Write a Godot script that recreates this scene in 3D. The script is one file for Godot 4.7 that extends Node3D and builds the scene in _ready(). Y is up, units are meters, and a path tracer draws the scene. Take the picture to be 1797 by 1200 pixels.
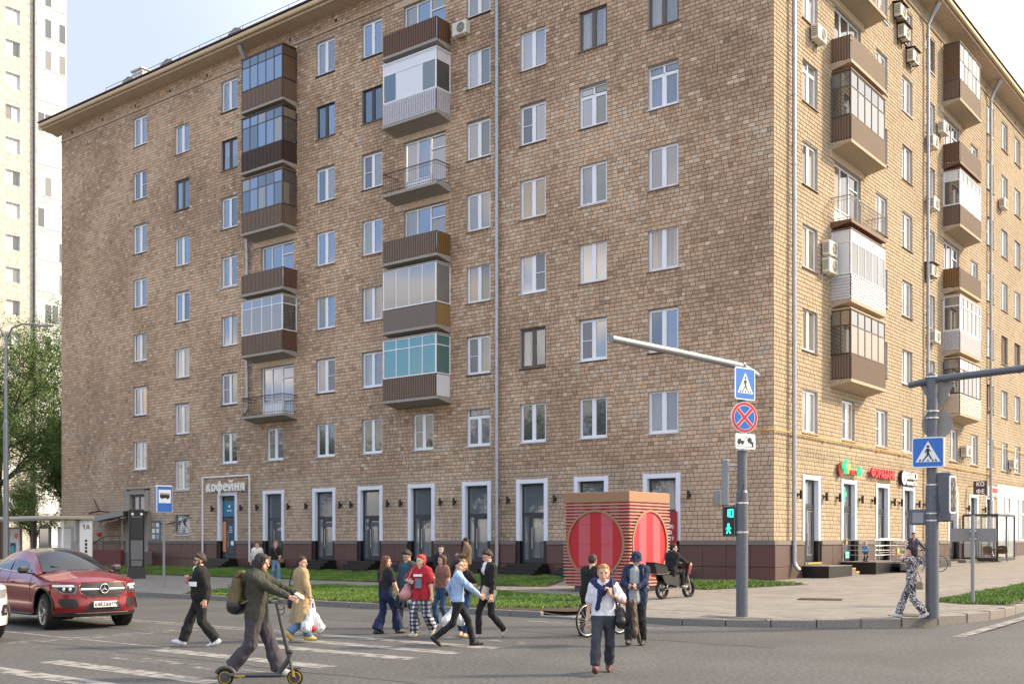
extends Node3D
# A street corner in a city: an eight-storey brick apartment house between a main street (along x, kerb at z = 16) and a side street (along z).
# World axes: x runs along the main facade to the right, y up, z towards the main street. The building's corner stands at x = 0, z = 0.

var M := {}
var rng := RandomNumberGenerator.new()
var taken := {}
var house: Node3D
var cache := {}

func _ready() -> void:
	rng.seed = 4711
	set_view()
	make_materials()
	build_ground()
	build_house()
	build_tower()
	build_trees()
	build_street()
	build_vehicles()
	build_people()
	build_small()

func set_view() -> void:
	var cam := Camera3D.new()
	cam.name = "camera"
	cam.projection = Camera3D.PROJECTION_FRUSTUM
	cam.near = 0.1
	cam.far = 3000.0
	cam.size = 0.1 * 1200.0 / 1920.0
	cam.frustum_offset = Vector2(0.0, 0.1 * 349.0 / 1920.0)
	cam.position = Vector3(17.5, 1.95, 38.3)
	cam.rotation.y = deg_to_rad(38.0)
	cam.current = true
	add_child(cam)
	var sun := DirectionalLight3D.new()
	sun.name = "sun"
	sun.light_energy = 0.74
	sun.light_color = Color(1.0, 0.91, 0.77)
	sun.light_angular_distance = 7.0
	sun.shadow_enabled = true
	add_child(sun)
	var to_sun := Vector3(0.66, 0.0, -0.75).normalized() * cos(deg_to_rad(33.0)) + Vector3(0, sin(deg_to_rad(33.0)), 0)
	sun.look_at_from_position(to_sun * 50.0, Vector3.ZERO)
	var env := Environment.new()
	env.background_mode = Environment.BG_SKY
	var sky := Sky.new()
	var pano := PanoramaSkyMaterial.new()
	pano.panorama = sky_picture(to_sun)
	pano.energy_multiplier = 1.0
	sky.sky_material = pano
	env.sky = sky
	env.tonemap_mode = Environment.TONE_MAPPER_LINEAR
	env.tonemap_exposure = 3.1
	env.sdfgi_enabled = true
	env.ssao_enabled = true
	env.ssil_enabled = true
	var we := WorldEnvironment.new()
	we.name = "world"
	we.environment = env
	add_child(we)

# Hazy evening air: pale towards the sun, bluer away from it and higher up, with low banks of sunlit cloud all round, made brighter opposite the sun as added fill for the shaded facade.
func sky_picture(to_sun: Vector3) -> ImageTexture:
	var w := 768
	var h := 384
	var im := Image.create(w, h, false, Image.FORMAT_RGBF)
	var nz := FastNoiseLite.new()
	nz.seed = 12
	nz.noise_type = FastNoiseLite.TYPE_SIMPLEX_SMOOTH
	nz.frequency = 1.0
	nz.fractal_octaves = 5
	for j in h:
		var el := PI * (0.5 - (j + 0.5) / h)
		for i in w:
			var az := TAU * (i + 0.5) / w
			var d := Vector3(sin(az) * cos(el), sin(el), -cos(az) * cos(el))
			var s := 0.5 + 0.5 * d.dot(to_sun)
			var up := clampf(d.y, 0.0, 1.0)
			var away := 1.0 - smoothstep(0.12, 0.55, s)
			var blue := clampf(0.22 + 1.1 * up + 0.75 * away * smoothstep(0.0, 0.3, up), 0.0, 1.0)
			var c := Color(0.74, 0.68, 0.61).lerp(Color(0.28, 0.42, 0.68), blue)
			c = c.lerp(Color(0.228, 0.258, 0.305), 0.94 * smoothstep(0.2, 0.5, s) * (1.0 - smoothstep(0.55, 0.8, s)))  # ring of sky in view, kept dimmer than the fill sky around it
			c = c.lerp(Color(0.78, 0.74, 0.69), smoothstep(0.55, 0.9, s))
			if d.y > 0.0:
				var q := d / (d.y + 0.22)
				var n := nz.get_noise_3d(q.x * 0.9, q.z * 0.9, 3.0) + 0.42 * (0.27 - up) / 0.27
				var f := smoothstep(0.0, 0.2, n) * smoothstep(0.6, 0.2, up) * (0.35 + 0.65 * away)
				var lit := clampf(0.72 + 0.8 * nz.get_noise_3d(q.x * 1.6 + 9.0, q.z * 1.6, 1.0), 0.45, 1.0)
				c = c.lerp(Color(1.2, 1.03, 0.86) * lit, f * 0.9)  # cloud brightness raised beyond the haze to fill the shaded main facade
			else:
				c = Color(0.32, 0.31, 0.30)
			im.set_pixel(i, j, c)
	return ImageTexture.create_from_image(im)

# ------------------------------------------------------------------ mesh builder
class MB:
	var v := PackedVector3Array()
	var n := PackedVector3Array()
	var c := PackedColorArray()
	var uv := PackedVector2Array()
	var ix := PackedInt32Array()
	var col := Color.WHITE
	var T := Transform3D.IDENTITY

	func pt(p: Vector3, nn: Vector3, t := Vector2.ZERO) -> int:
		v.append(T * p)
		n.append((T.basis * nn).normalized())
		c.append(col)
		uv.append(t)
		return v.size() - 1

	# corners run anticlockwise seen from outside
	func tri(a: Vector3, b: Vector3, d: Vector3) -> void:
		var m := (b - a).cross(d - a).normalized()
		var i := pt(a, m)
		pt(b, m)
		pt(d, m)
		ix.append_array([i, i + 2, i + 1])

	func quad(a: Vector3, b: Vector3, d: Vector3, e: Vector3) -> void:
		var m := (d - a).cross(e - b).normalized()
		var i := pt(a, m, Vector2(0, 1))
		pt(b, m, Vector2(1, 1))
		pt(d, m, Vector2(1, 0))
		pt(e, m, Vector2(0, 0))
		ix.append_array([i, i + 2, i + 1, i, i + 3, i + 2])

	func hull8(p: Array) -> void: # p: four bottom corners anticlockwise seen from above, then the four top ones
		quad(p[3], p[2], p[1], p[0])
		quad(p[4], p[5], p[6], p[7])
		for k in 4:
			var l := (k + 1) % 4
			quad(p[k], p[l], p[l + 4], p[k + 4])

	func hull8_ret(p: Array) -> MB:
		hull8(p)
		return self

	func box(at: Vector3, size: Vector3, bevel := 0.0, turn := Basis.IDENTITY) -> MB:
		var keep := T
		T = T * Transform3D(turn, at)
		var h := size * 0.5
		if bevel <= 0.0:
			hull8([Vector3(-h.x, -h.y, h.z), Vector3(h.x, -h.y, h.z), Vector3(h.x, -h.y, -h.z), Vector3(-h.x, -h.y, -h.z), Vector3(-h.x, h.y, h.z), Vector3(h.x, h.y, h.z), Vector3(h.x, h.y, -h.z), Vector3(-h.x, h.y, -h.z)])
		else:
			var b := minf(bevel, minf(h.x, minf(h.y, h.z)) * 0.9)
			var i := h - Vector3(b, b, b)
			for s in [1.0, -1.0]:
				var A := [Vector3(-i.x, -i.y, s * h.z), Vector3(i.x, -i.y, s * h.z), Vector3(i.x, i.y, s * h.z), Vector3(-i.x, i.y, s * h.z)]
				var B := [Vector3(-i.x, s * h.y, i.z), Vector3(i.x, s * h.y, i.z), Vector3(i.x, s * h.y, -i.z), Vector3(-i.x, s * h.y, -i.z)]
				var C := [Vector3(s * h.x, -i.y, i.z), Vector3(s * h.x, -i.y, -i.z), Vector3(s * h.x, i.y, -i.z), Vector3(s * h.x, i.y, i.z)]
				for f in [A, B, C]:
					if s > 0.0:
						quad(f[0], f[1], f[2], f[3])
					else:
						quad(f[3], f[2], f[1], f[0])
			for s in [1.0, -1.0]:
				for t in [1.0, -1.0]:
					_edge(Vector3(-i.x, s * h.y, t * i.z), Vector3(i.x, s * h.y, t * i.z), Vector3(i.x, s * i.y, t * h.z), Vector3(-i.x, s * i.y, t * h.z))
					_edge(Vector3(s * h.x, -i.y, t * i.z), Vector3(s * h.x, i.y, t * i.z), Vector3(s * i.x, i.y, t * h.z), Vector3(s * i.x, -i.y, t * h.z))
					_edge(Vector3(s * h.x, t * i.y, -i.z), Vector3(s * h.x, t * i.y, i.z), Vector3(s * i.x, t * h.y, i.z), Vector3(s * i.x, t * h.y, -i.z))
					for r in [1.0, -1.0]:
						var a := Vector3(s * h.x, t * i.y, r * i.z)
						var d := Vector3(s * i.x, t * h.y, r * i.z)
						var e := Vector3(s * i.x, t * i.y, r * h.z)
						if (d - a).cross(e - a).dot(a) > 0.0:
							tri(a, d, e)
						else:
							tri(a, e, d)
		T = keep
		return self

	func _edge(a: Vector3, b: Vector3, d: Vector3, e: Vector3) -> void:
		if (d - a).cross(e - b).dot(a + d) > 0.0:
			quad(a, b, d, e)
		else:
			quad(e, d, b, a)

	# a round bar through points; r is one radius or one for each point
	func tube(p: Array, r, seg := 8, caps := true, squash := 1.0) -> MB:
		var first := v.size()
		var side := Vector3.ZERO
		for k in p.size():
			var t: Vector3 = (p[mini(k + 1, p.size() - 1)] - p[maxi(k - 1, 0)]).normalized()
			if side == Vector3.ZERO:
				side = t.cross(Vector3.UP if absf(t.y) < 0.95 else Vector3.RIGHT).normalized()
			side = (side - t * side.dot(t)).normalized()
			var up := t.cross(side)
			var rr: float = r[k] if r is Array else r
			for q in seg:
				var an := TAU * q / seg
				var o := side * cos(an) + up * sin(an) * squash
				pt(p[k] + o * rr, o, Vector2(float(q) / seg, k))
		for k in p.size() - 1:
			for q in seg:
				var a := first + k * seg + q
				var b := first + k * seg + (q + 1) % seg
				ix.append_array([a, a + seg, b, b, a + seg, b + seg])
		if caps:
			for e in [0, p.size() - 1]:
				var t: Vector3 = ((p[1] - p[0]) if e == 0 else (p[e - 1] - p[e])).normalized()
				var m := pt(p[e], -t)
				var ring := []
				for q in seg:
					var i: int = first + e * seg + q
					v.append(v[i])
					n.append((T.basis * -t).normalized())
					c.append(col)
					uv.append(Vector2.ZERO)
					ring.append(v.size() - 1)
				for q in seg:
					if e == 0:
						ix.append_array([m, ring[q], ring[(q + 1) % seg]])
					else:
						ix.append_array([m, ring[(q + 1) % seg], ring[q]])
		return self

	# turns a profile of (radius, height) points round the axis y at o
	func lathe(o: Vector3, prof: Array, seg := 16, turn := Basis.IDENTITY, flat := false) -> MB:
		var keep := T
		T = T * Transform3D(turn, o)
		for k in prof.size() - 1:
			var a: Vector2 = prof[k]
			var b: Vector2 = prof[k + 1]
			var m := Vector2(b.y - a.y, a.x - b.x).normalized()
			var first := v.size()
			for q in seg + 1:
				var d := Vector3(cos(TAU * q / seg), 0, -sin(TAU * q / seg))
				var nn := d * m.x + Vector3.UP * m.y
				pt(d * a.x + Vector3.UP * a.y, nn)
				pt(d * b.x + Vector3.UP * b.y, nn)
			for q in seg:
				var i := first + q * 2
				ix.append_array([i, i + 1, i + 2, i + 2, i + 1, i + 3])
		T = keep
		return self

	# a flat outline in x, y (anticlockwise) drawn out from z0 to z1
	func prism(poly: PackedVector2Array, z0: float, z1: float, at := Transform3D.IDENTITY) -> MB:
		var keep := T
		T = T * at
		if Geometry2D.is_polygon_clockwise(poly):
			poly = poly.duplicate()
			poly.reverse()
		var t := Geometry2D.triangulate_polygon(poly)
		for k in range(0, t.size(), 3):
			var a := poly[t[k]]
			var b := poly[t[k + 1]]
			var d := poly[t[k + 2]]
			if (b - a).cross(d - a) < 0.0:
				var e := b
				b = d
				d = e
			tri(Vector3(a.x, a.y, z1), Vector3(b.x, b.y, z1), Vector3(d.x, d.y, z1))
			tri(Vector3(a.x, a.y, z0), Vector3(d.x, d.y, z0), Vector3(b.x, b.y, z0))
		for k in poly.size():
			var a := poly[k]
			var b := poly[(k + 1) % poly.size()]
			quad(Vector3(a.x, a.y, z0), Vector3(b.x, b.y, z0), Vector3(b.x, b.y, z1), Vector3(a.x, a.y, z1))
		T = keep
		return self

	# a smooth sheet through a grid of points g[row][column]; its front faces (columns x rows)
	func grid(g: Array, flip := false) -> MB:
		var first := v.size()
		var R := g.size()
		var C: int = g[0].size()
		for i in R:
			for j in C:
				var du: Vector3 = g[i][mini(j + 1, C - 1)] - g[i][maxi(j - 1, 0)]
				var dv: Vector3 = g[mini(i + 1, R - 1)][j] - g[maxi(i - 1, 0)][j]
				var m := du.cross(dv)
				if m.length() < 1e-12:
					m = Vector3.UP
				pt(g[i][j], -m if flip else m, Vector2(float(j) / (C - 1), float(i) / (R - 1)))
		for i in R - 1:
			for j in C - 1:
				var a := first + i * C + j
				if flip:
					ix.append_array([a, a + 1, a + C, a + 1, a + C + 1, a + C])
				else:
					ix.append_array([a, a + C, a + 1, a + 1, a + C, a + C + 1])
		return self

	func mesh() -> ArrayMesh:
		var a := []
		a.resize(Mesh.ARRAY_MAX)
		a[Mesh.ARRAY_VERTEX] = v
		a[Mesh.ARRAY_NORMAL] = n
		a[Mesh.ARRAY_COLOR] = c
		a[Mesh.ARRAY_TEX_UV] = uv
		a[Mesh.ARRAY_INDEX] = ix
		var m := ArrayMesh.new()
		if v.size():
			m.add_surface_from_arrays(Mesh.PRIMITIVE_TRIANGLES, a)
		return m

# ------------------------------------------------------------------ nodes
func numbered(called: String) -> String:
	var k: int = taken.get(called, 0)
	taken[called] = k + 1
	return called if k == 0 else "%s_%03d" % [called, k]

func tag(o: Node3D, label: String, category: String, group := "") -> Node3D:
	if label:
		o.set_meta("label", label)
	if category:
		o.set_meta("category", category)
	if group:
		o.set_meta("group", group)
	return o

func thing(called: String, label: String, category: String, at := Vector3.ZERO, turn := 0.0, group := "") -> Node3D:
	var o := Node3D.new()
	o.name = numbered(called)
	add_child(o)
	o.position = at
	o.rotation.y = turn
	return tag(o, label, category, group)

func part(parent: Node3D, called: String, m, mat: Material, at := Vector3.ZERO, turn := 0.0) -> MeshInstance3D:
	var o := MeshInstance3D.new()
	o.mesh = m.mesh() if m is MB else m
	o.material_override = mat
	o.name = numbered(called) if parent == self else called
	o.position = at
	o.rotation.y = turn
	parent.add_child(o, true)
	return o

func group_part(parent: Node3D, called: String, at := Vector3.ZERO, turn := 0.0) -> Node3D:
	var o := Node3D.new()
	o.name = called
	o.position = at
	o.rotation.y = turn
	parent.add_child(o, true)
	return o

func structure(called: String, m, mat: Material, at := Vector3.ZERO) -> MeshInstance3D:
	var o := part(self, called, m, mat, at)
	o.set_meta("kind", "structure")
	return o

func many(parent: Node3D, called: String, m: Mesh, mat: Material, places: Array, tints = null) -> MultiMeshInstance3D:
	var mm := MultiMesh.new()
	mm.transform_format = MultiMesh.TRANSFORM_3D
	mm.use_colors = tints != null
	mm.mesh = m
	mm.instance_count = places.size()
	var buf := PackedFloat32Array()
	var st := 16 if tints != null else 12
	buf.resize(places.size() * st)
	for i in places.size():
		var t: Transform3D = places[i]
		var b := i * st
		buf[b] = t.basis.x.x; buf[b + 1] = t.basis.y.x; buf[b + 2] = t.basis.z.x; buf[b + 3] = t.origin.x
		buf[b + 4] = t.basis.x.y; buf[b + 5] = t.basis.y.y; buf[b + 6] = t.basis.z.y; buf[b + 7] = t.origin.y
		buf[b + 8] = t.basis.x.z; buf[b + 9] = t.basis.y.z; buf[b + 10] = t.basis.z.z; buf[b + 11] = t.origin.z
		if tints != null:
			var k: Color = tints[i]
			buf[b + 12] = k.r; buf[b + 13] = k.g; buf[b + 14] = k.b; buf[b + 15] = 1.0
	mm.buffer = buf
	var o := MultiMeshInstance3D.new()
	o.multimesh = mm
	o.material_override = mat
	o.name = numbered(called) if parent == self else called
	parent.add_child(o, true)
	o.set_meta("kind", "stuff")
	return o

func lettering(text: String, size: float, depth: float, bold := true) -> TextMesh:
	var t := TextMesh.new()
	var f := SystemFont.new()
	f.font_names = PackedStringArray(["Droid Sans"])
	f.font_weight = 700 if bold else 400
	t.font = f
	t.text = text
	t.font_size = 64
	t.pixel_size = size / 64.0
	t.depth = depth
	t.curve_step = 2.0
	return t

# ------------------------------------------------------------------ materials
func lin(r: float, g: float, b: float) -> Color:
	return Color(r, g, b).linear_to_srgb()

func noise_map(freq: float, lo: Color, hi: Color, oct := 4, size := 256, sd := 1, mid = null) -> NoiseTexture2D:
	var f := FastNoiseLite.new()
	f.seed = sd
	f.noise_type = FastNoiseLite.TYPE_SIMPLEX_SMOOTH
	f.frequency = freq
	f.fractal_octaves = oct
	var t := NoiseTexture2D.new()
	t.width = size
	t.height = size
	t.seamless = true
	t.noise = f
	var g := Gradient.new()
	g.set_color(0, lo)
	g.set_color(1, hi)
	if mid != null:
		g.add_point(0.5, mid)
	t.color_ramp = g
	return t

func mat(name_: String, color: Color, rough := 0.8, metal := 0.0, tex: Texture2D = null, scale := 1.0, bump: Texture2D = null, bump_cm := 0.0) -> StandardMaterial3D:
	var m := StandardMaterial3D.new()
	m.resource_name = name_
	m.albedo_color = color
	m.roughness = rough
	m.metallic = metal
	if tex or bump:
		m.uv1_triplanar = true
		m.uv1_world_triplanar = true
		m.uv1_scale = Vector3.ONE * scale
	if tex:
		m.albedo_texture = tex
	if bump:
		m.heightmap_enabled = true
		m.heightmap_texture = bump
		m.heightmap_scale = bump_cm
	M[name_] = m
	return m

func make_materials() -> void:
	var fine := noise_map(0.09, Color(0.72, 0.72, 0.72), Color.WHITE, 4, 256, 3)
	var coarse := noise_map(0.02, Color(0.78, 0.77, 0.76), Color.WHITE, 5, 512, 4)
	var grain := noise_map(0.25, Color(0.36, 0.36, 0.36), Color.WHITE, 3, 512, 5)
	var relief := noise_map(0.2, Color.BLACK, Color.WHITE, 3, 512, 6)
	M["fine"] = fine
	M["coarse"] = coarse
	M["relief"] = relief
	# ground
	var asphalt := mat("asphalt", lin(0.148, 0.146, 0.149), 0.88, 0.0, noise_map(0.16, Color(0.56, 0.56, 0.56), Color.WHITE, 3, 512, 15), 0.13, relief, 0.35)
	asphalt.detail_enabled = true
	asphalt.detail_blend_mode = BaseMaterial3D.BLEND_MODE_MUL
	asphalt.detail_albedo = noise_map(0.012, Color(0.84, 0.84, 0.84), Color.WHITE, 5, 512, 9)
	asphalt.detail_uv_layer = BaseMaterial3D.DETAIL_UV_2
	asphalt.uv2_triplanar = true
	asphalt.uv2_world_triplanar = true
	asphalt.uv2_scale = Vector3.ONE * 0.05
	mat("tar", lin(0.12, 0.12, 0.125), 0.7, 0.0, grain, 0.6)
	mat("asphalt_patch", lin(0.15, 0.148, 0.15), 0.85, 0.0, grain, 0.5, relief, 0.35)
	mat("pavement", lin(0.25, 0.232, 0.212), 0.9, 0.0, coarse, 0.3, relief, 0.2)
	mat("paver", Color.WHITE, 0.88, 0.0, fine, 1.3).vertex_color_use_as_albedo = true
	mat("kerbstone", lin(0.29, 0.268, 0.245), 0.85, 0.0, fine, 0.9, relief, 0.2)
	mat("soil", lin(0.16, 0.105, 0.065), 0.95, 0.0, grain, 0.8, relief, 1.5)
	mat("turf", lin(0.045, 0.085, 0.02), 0.95, 0.0, fine, 1.0)
	var blade := mat("grass_blade", Color.WHITE, 0.75)
	blade.vertex_color_use_as_albedo = true
	blade.backlight_enabled = true
	blade.backlight = Color(0.12, 0.2, 0.04)
	mat("far_ground", lin(0.13, 0.125, 0.1), 0.95, 0.0, coarse, 0.05)
	for k in 2:
		var lo := Color(1, 1, 1, 1)
		var paint := mat(["paint", "worn_paint"][k], lin(0.37, 0.36, 0.345), 0.8, 0.0, worn_texture(0.42 if k == 0 else 0.61, 20 + k), 0.45)
		paint.transparency = BaseMaterial3D.TRANSPARENCY_ALPHA_SCISSOR
		paint.alpha_scissor_threshold = 0.5
	# house
	mat("brick", Color.WHITE, 0.86, 0.0, fine, 2.0).vertex_color_use_as_albedo = true
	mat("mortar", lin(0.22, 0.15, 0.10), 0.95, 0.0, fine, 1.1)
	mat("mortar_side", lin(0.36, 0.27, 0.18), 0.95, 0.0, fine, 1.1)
	mat("granite_red", lin(0.25, 0.115, 0.098), 0.40, 0.0, grain, 1.6)
	mat("granite_red_pale", lin(0.22, 0.135, 0.115), 0.5, 0.0, grain, 1.3)
	mat("granite_black", lin(0.015, 0.0145, 0.017), 0.35, 0.0, grain, 1.4)
	mat("ledge", lin(0.24, 0.215, 0.195), 0.8, 0.0, fine, 1.0)
	mat("concrete", lin(0.42, 0.38, 0.33), 0.9, 0.0, coarse, 0.8, relief, 0.15)
	mat("concrete_cream", lin(0.56, 0.45, 0.33), 0.9, 0.0, coarse, 0.8)
	mat("soffit", lin(0.68, 0.54, 0.40), 0.9, 0.0, coarse, 0.5)
	mat("gutter", lin(0.74, 0.57, 0.36), 0.7, 0.0, coarse, 0.6)
	mat("roof_sheet", lin(0.10, 0.055, 0.05), 0.6, 0.0, fine, 0.6)
	mat("white_frame", lin(0.78, 0.79, 0.82), 0.4)
	mat("grey_frame", lin(0.30, 0.31, 0.33), 0.45)
	mat("brown_frame", lin(0.10, 0.055, 0.035), 0.5)
	mat("dark_frame", lin(0.030, 0.024, 0.026), 0.45)
	mat("wood_frame", lin(0.20, 0.095, 0.045), 0.6, 0.0, fine, 2.0)
	mat("grey_wood", lin(0.17, 0.15, 0.135), 0.75, 0.0, fine, 2.0)
	mat("reveal", lin(0.52, 0.50, 0.48), 0.9, 0.0, coarse, 1.5)
	mat("white_trim", lin(0.72, 0.74, 0.82), 0.6)
	mat("sill_brown", lin(0.21, 0.135, 0.095), 0.6, 0.0, fine, 1.5)
	mat("sill_white", lin(0.66, 0.66, 0.68), 0.5)
	mat("rib_brown", lin(0.27, 0.185, 0.135), 0.65, 0.0, fine, 1.2)
	mat("rib_rust", lin(0.22, 0.115, 0.075), 0.65, 0.0, fine, 1.2)
	mat("rib_dark", lin(0.10, 0.055, 0.042), 0.65, 0.0, fine, 1.2)
	mat("rib_ochre", lin(0.30, 0.165, 0.05), 0.65, 0.0, fine, 1.2)
	mat("rib_white", lin(0.66, 0.65, 0.70), 0.5, 0.0, coarse, 0.9)
	mat("panel_taupe", lin(0.21, 0.165, 0.14), 0.7, 0.0, coarse, 1.0)
	mat("panel_ochre", lin(0.33, 0.20, 0.075), 0.7, 0.0, coarse, 1.0)
	mat("panel_white", lin(0.68, 0.70, 0.74), 0.4)
	mat("plank", lin(0.22, 0.125, 0.075), 0.75, 0.0, fine, 3.0)
	mat("siding", lin(0.56, 0.56, 0.58), 0.55)
	mat("siding_tan", lin(0.55, 0.46, 0.36), 0.55)
	mat("zinc", lin(0.46, 0.48, 0.53), 0.38, 0.55, coarse, 1.2)
	mat("gas_yellow", lin(0.62, 0.33, 0.03), 0.5)
	mat("iron", lin(0.03, 0.028, 0.028), 0.5, 0.3)
	mat("rust_iron", lin(0.10, 0.05, 0.035), 0.7, 0.0, fine, 3.0)
	for g in [["glass", 0.23, 0.235, 0.245, 0.82, 0.02], ["glass_curtain", 0.30, 0.265, 0.225, 0.45, 0.05], ["glass_dark", 0.16, 0.17, 0.18, 0.55, 0.03], ["glass_net", 0.14, 0.145, 0.16, 0.30, 0.25], ["glass_grey", 0.27, 0.275, 0.28, 0.45, 0.05], ["glass_teal", 0.13, 0.26, 0.265, 0.4, 0.05], ["glass_smoke", 0.15, 0.165, 0.16, 0.6, 0.03]]:
		mat(g[0], lin(g[1], g[2], g[3]), g[5], g[4])
	var clear := mat("glass_clear", Color(0.86, 0.92, 0.92, 0.16), 0.03)
	clear.transparency = BaseMaterial3D.TRANSPARENCY_ALPHA
	clear.metallic_specular = 0.7
	var part_clear := mat("glass_room", Color(0.72, 0.73, 0.75, 0.06), 0.02, 0.20)
	part_clear.transparency = BaseMaterial3D.TRANSPARENCY_ALPHA
	var shop := mat("glass_shop", Color(0.62, 0.66, 0.70, 0.10), 0.02, 0.16)
	shop.transparency = BaseMaterial3D.TRANSPARENCY_ALPHA
	mat("room_paint", lin(0.42, 0.38, 0.33), 0.9)
	mat("shop_paint", lin(0.30, 0.28, 0.26), 0.9)
	for q in [["curtain", 0.42, 0.385, 0.335], ["curtain_tan", 0.45, 0.34, 0.22], ["curtain_green", 0.22, 0.28, 0.18], ["curtain_blue", 0.24, 0.28, 0.38]]:
		var ct := mat(q[0], lin(q[1], q[2], q[3]), 0.9)
		ct.backlight_enabled = true
		ct.backlight = Color(0.2, 0.2, 0.2)
	# metal, plastic and the like
	mat("pole_grey", lin(0.15, 0.16, 0.185), 0.42, 0.25, coarse, 1.5)
	mat("pole_galv", lin(0.36, 0.38, 0.41), 0.45, 0.5, fine, 2.0)
	mat("steel", lin(0.55, 0.54, 0.52), 0.3, 0.85)
	mat("chrome", lin(0.75, 0.76, 0.78), 0.12, 0.95)
	mat("ac_white", lin(0.66, 0.62, 0.54), 0.5)
	mat("ac_dark", lin(0.06, 0.06, 0.06), 0.6)
	mat("black", lin(0.011, 0.011, 0.012), 0.5)
	mat("black_matt", lin(0.013, 0.0125, 0.0125), 0.9)
	mat("rubber", lin(0.013, 0.013, 0.014), 0.85, 0.0, fine, 6.0)
	mat("white", lin(0.78, 0.78, 0.78), 0.5)
	mat("sign_back", lin(0.32, 0.31, 0.30), 0.5, 0.3, coarse, 2.0)
	mat("sign_blue", lin(0.012, 0.14, 0.52), 0.35)
	mat("sign_red", lin(0.55, 0.018, 0.022), 0.35)
	mat("sign_white", lin(0.82, 0.83, 0.85), 0.35)
	mat("yellow", lin(0.72, 0.45, 0.02), 0.6, 0.0, fine, 2.0)
	mat("tower_cream", lin(0.66, 0.63, 0.58), 0.75, 0.0, coarse, 0.2)
	mat("tower_white", lin(0.70, 0.71, 0.725), 0.6, 0.0, coarse, 0.2)
	mat("bark", lin(0.045, 0.035, 0.028), 0.95, 0.0, fine, 2.0, relief, 2.0)
	var leaf := mat("leaf", Color.WHITE, 0.6)
	leaf.vertex_color_use_as_albedo = true
	leaf.backlight_enabled = true
	leaf.backlight = Color(0.30, 0.38, 0.08)

func worn_texture(cut: float, sd: int) -> ImageTexture:
	var f := FastNoiseLite.new()
	f.seed = sd
	f.frequency = 0.012
	f.fractal_octaves = 2
	var g := FastNoiseLite.new()
	g.seed = sd + 5
	g.frequency = 0.45
	var im := Image.create(512, 512, false, Image.FORMAT_RGBA8)
	for j in 512:
		for i in 512:
			var a := 0.5 + 0.3 * f.get_noise_2d(i, j) + 0.4 * g.get_noise_2d(i, j)
			var t := 0.86 + 0.14 * g.get_noise_2d(i + 700, j)
			im.set_pixel(i, j, Color(t, t, t, 1.0 if a > cut else 0.0))
	return ImageTexture.create_from_image(im)

# ------------------------------------------------------------------ ground
func walk_y(z: float) -> float: # the pavement rises from the kerb to the house and on along the side street
	return 0.15 + (16.0 - z) * 0.02 if z > 0.0 else 0.47 - z * 0.015

func road_y(z: float) -> float:
	return maxf(0.0, 13.0 - z) * 0.02

func dip(x: float, z: float) -> float:
	return 0.095 * clampf(minf((x - 0.6) / 0.9, (4.4 - x) / 0.8), 0.0, 1.0) * smoothstep(14.2, 15.7, z)

func kerb_line(inset: float) -> PackedVector2Array: # x, z along the outer edge of the pavement, rounded at the street corner
	var p := PackedVector2Array()
	p.append(Vector2(-130, 16.0 - inset))
	for k in 13:
		var a := PI / 2 * k / 12.0
		p.append(Vector2(4.0 + (6.5 - inset) * sin(a), 9.5 + (6.5 - inset) * cos(a)))
	p.append(Vector2(10.5 - inset, -90))
	return p

func build_ground() -> void:
	var m := MB.new()
	m.quad(Vector3(-1500, -0.3, 1500), Vector3(1500, -0.3, 1500), Vector3(1500, -0.3, -1500), Vector3(-1500, -0.3, -1500))
	structure("ground", m, M.far_ground)
	m = MB.new()
	var zs := [70.0, 31.0, 13.0, -90.0]
	for k in 3:
		m.quad(Vector3(-140, road_y(zs[k]), zs[k]), Vector3(70, road_y(zs[k]), zs[k]), Vector3(70, road_y(zs[k + 1]), zs[k + 1]), Vector3(-140, road_y(zs[k + 1]), zs[k + 1]))
	structure("road", m, M.asphalt)
	# pavement: strips across z so that the slope is kept
	m = MB.new()
	var edge := kerb_line(0.16)
	var rows := []
	for z in [15.84, 15.5, 15.0, 14.4, 13.6, 12.6, 11.4, 10.2, 9.5, 5.0, 0.0, -20.0, -90.0]:
		var xr := 10.34
		if z > 9.5:
			xr = 4.0 + sqrt(maxf(0.0, 6.34 * 6.34 - (z - 9.5) * (z - 9.5)))
		rows.append([z, xr])
	for k in rows.size() - 1:
		var a = rows[k]
		var b = rows[k + 1]
		var xa := [-130.0, 0.6, 1.5, 3.6, 4.4, a[1]]
		var xb := [-130.0, 0.6, 1.5, 3.6, 4.4, b[1]]
		for q in 5: # the pavement dips to the road at the crossing
			m.quad(Vector3(xa[q], walk_y(a[0]) - dip(xa[q], a[0]), a[0]), Vector3(xa[q + 1], walk_y(a[0]) - dip(xa[q + 1], a[0]), a[0]), Vector3(xb[q + 1], walk_y(b[0]) - dip(xb[q + 1], b[0]), b[0]), Vector3(xb[q], walk_y(b[0]) - dip(xb[q], b[0]), b[0]))
	structure("pavement", m, M.pavement)
	build_kerb()
	build_pavers()
	build_markings()
	build_lawns()
	# the far side of the main street, behind the viewpoint
	m = MB.new()
	m.box(Vector3(-35, 0.05, 51.0), Vector3(210, 0.2, 26), 0.02)
	structure("far_pavement", m, M.pavement)

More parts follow.
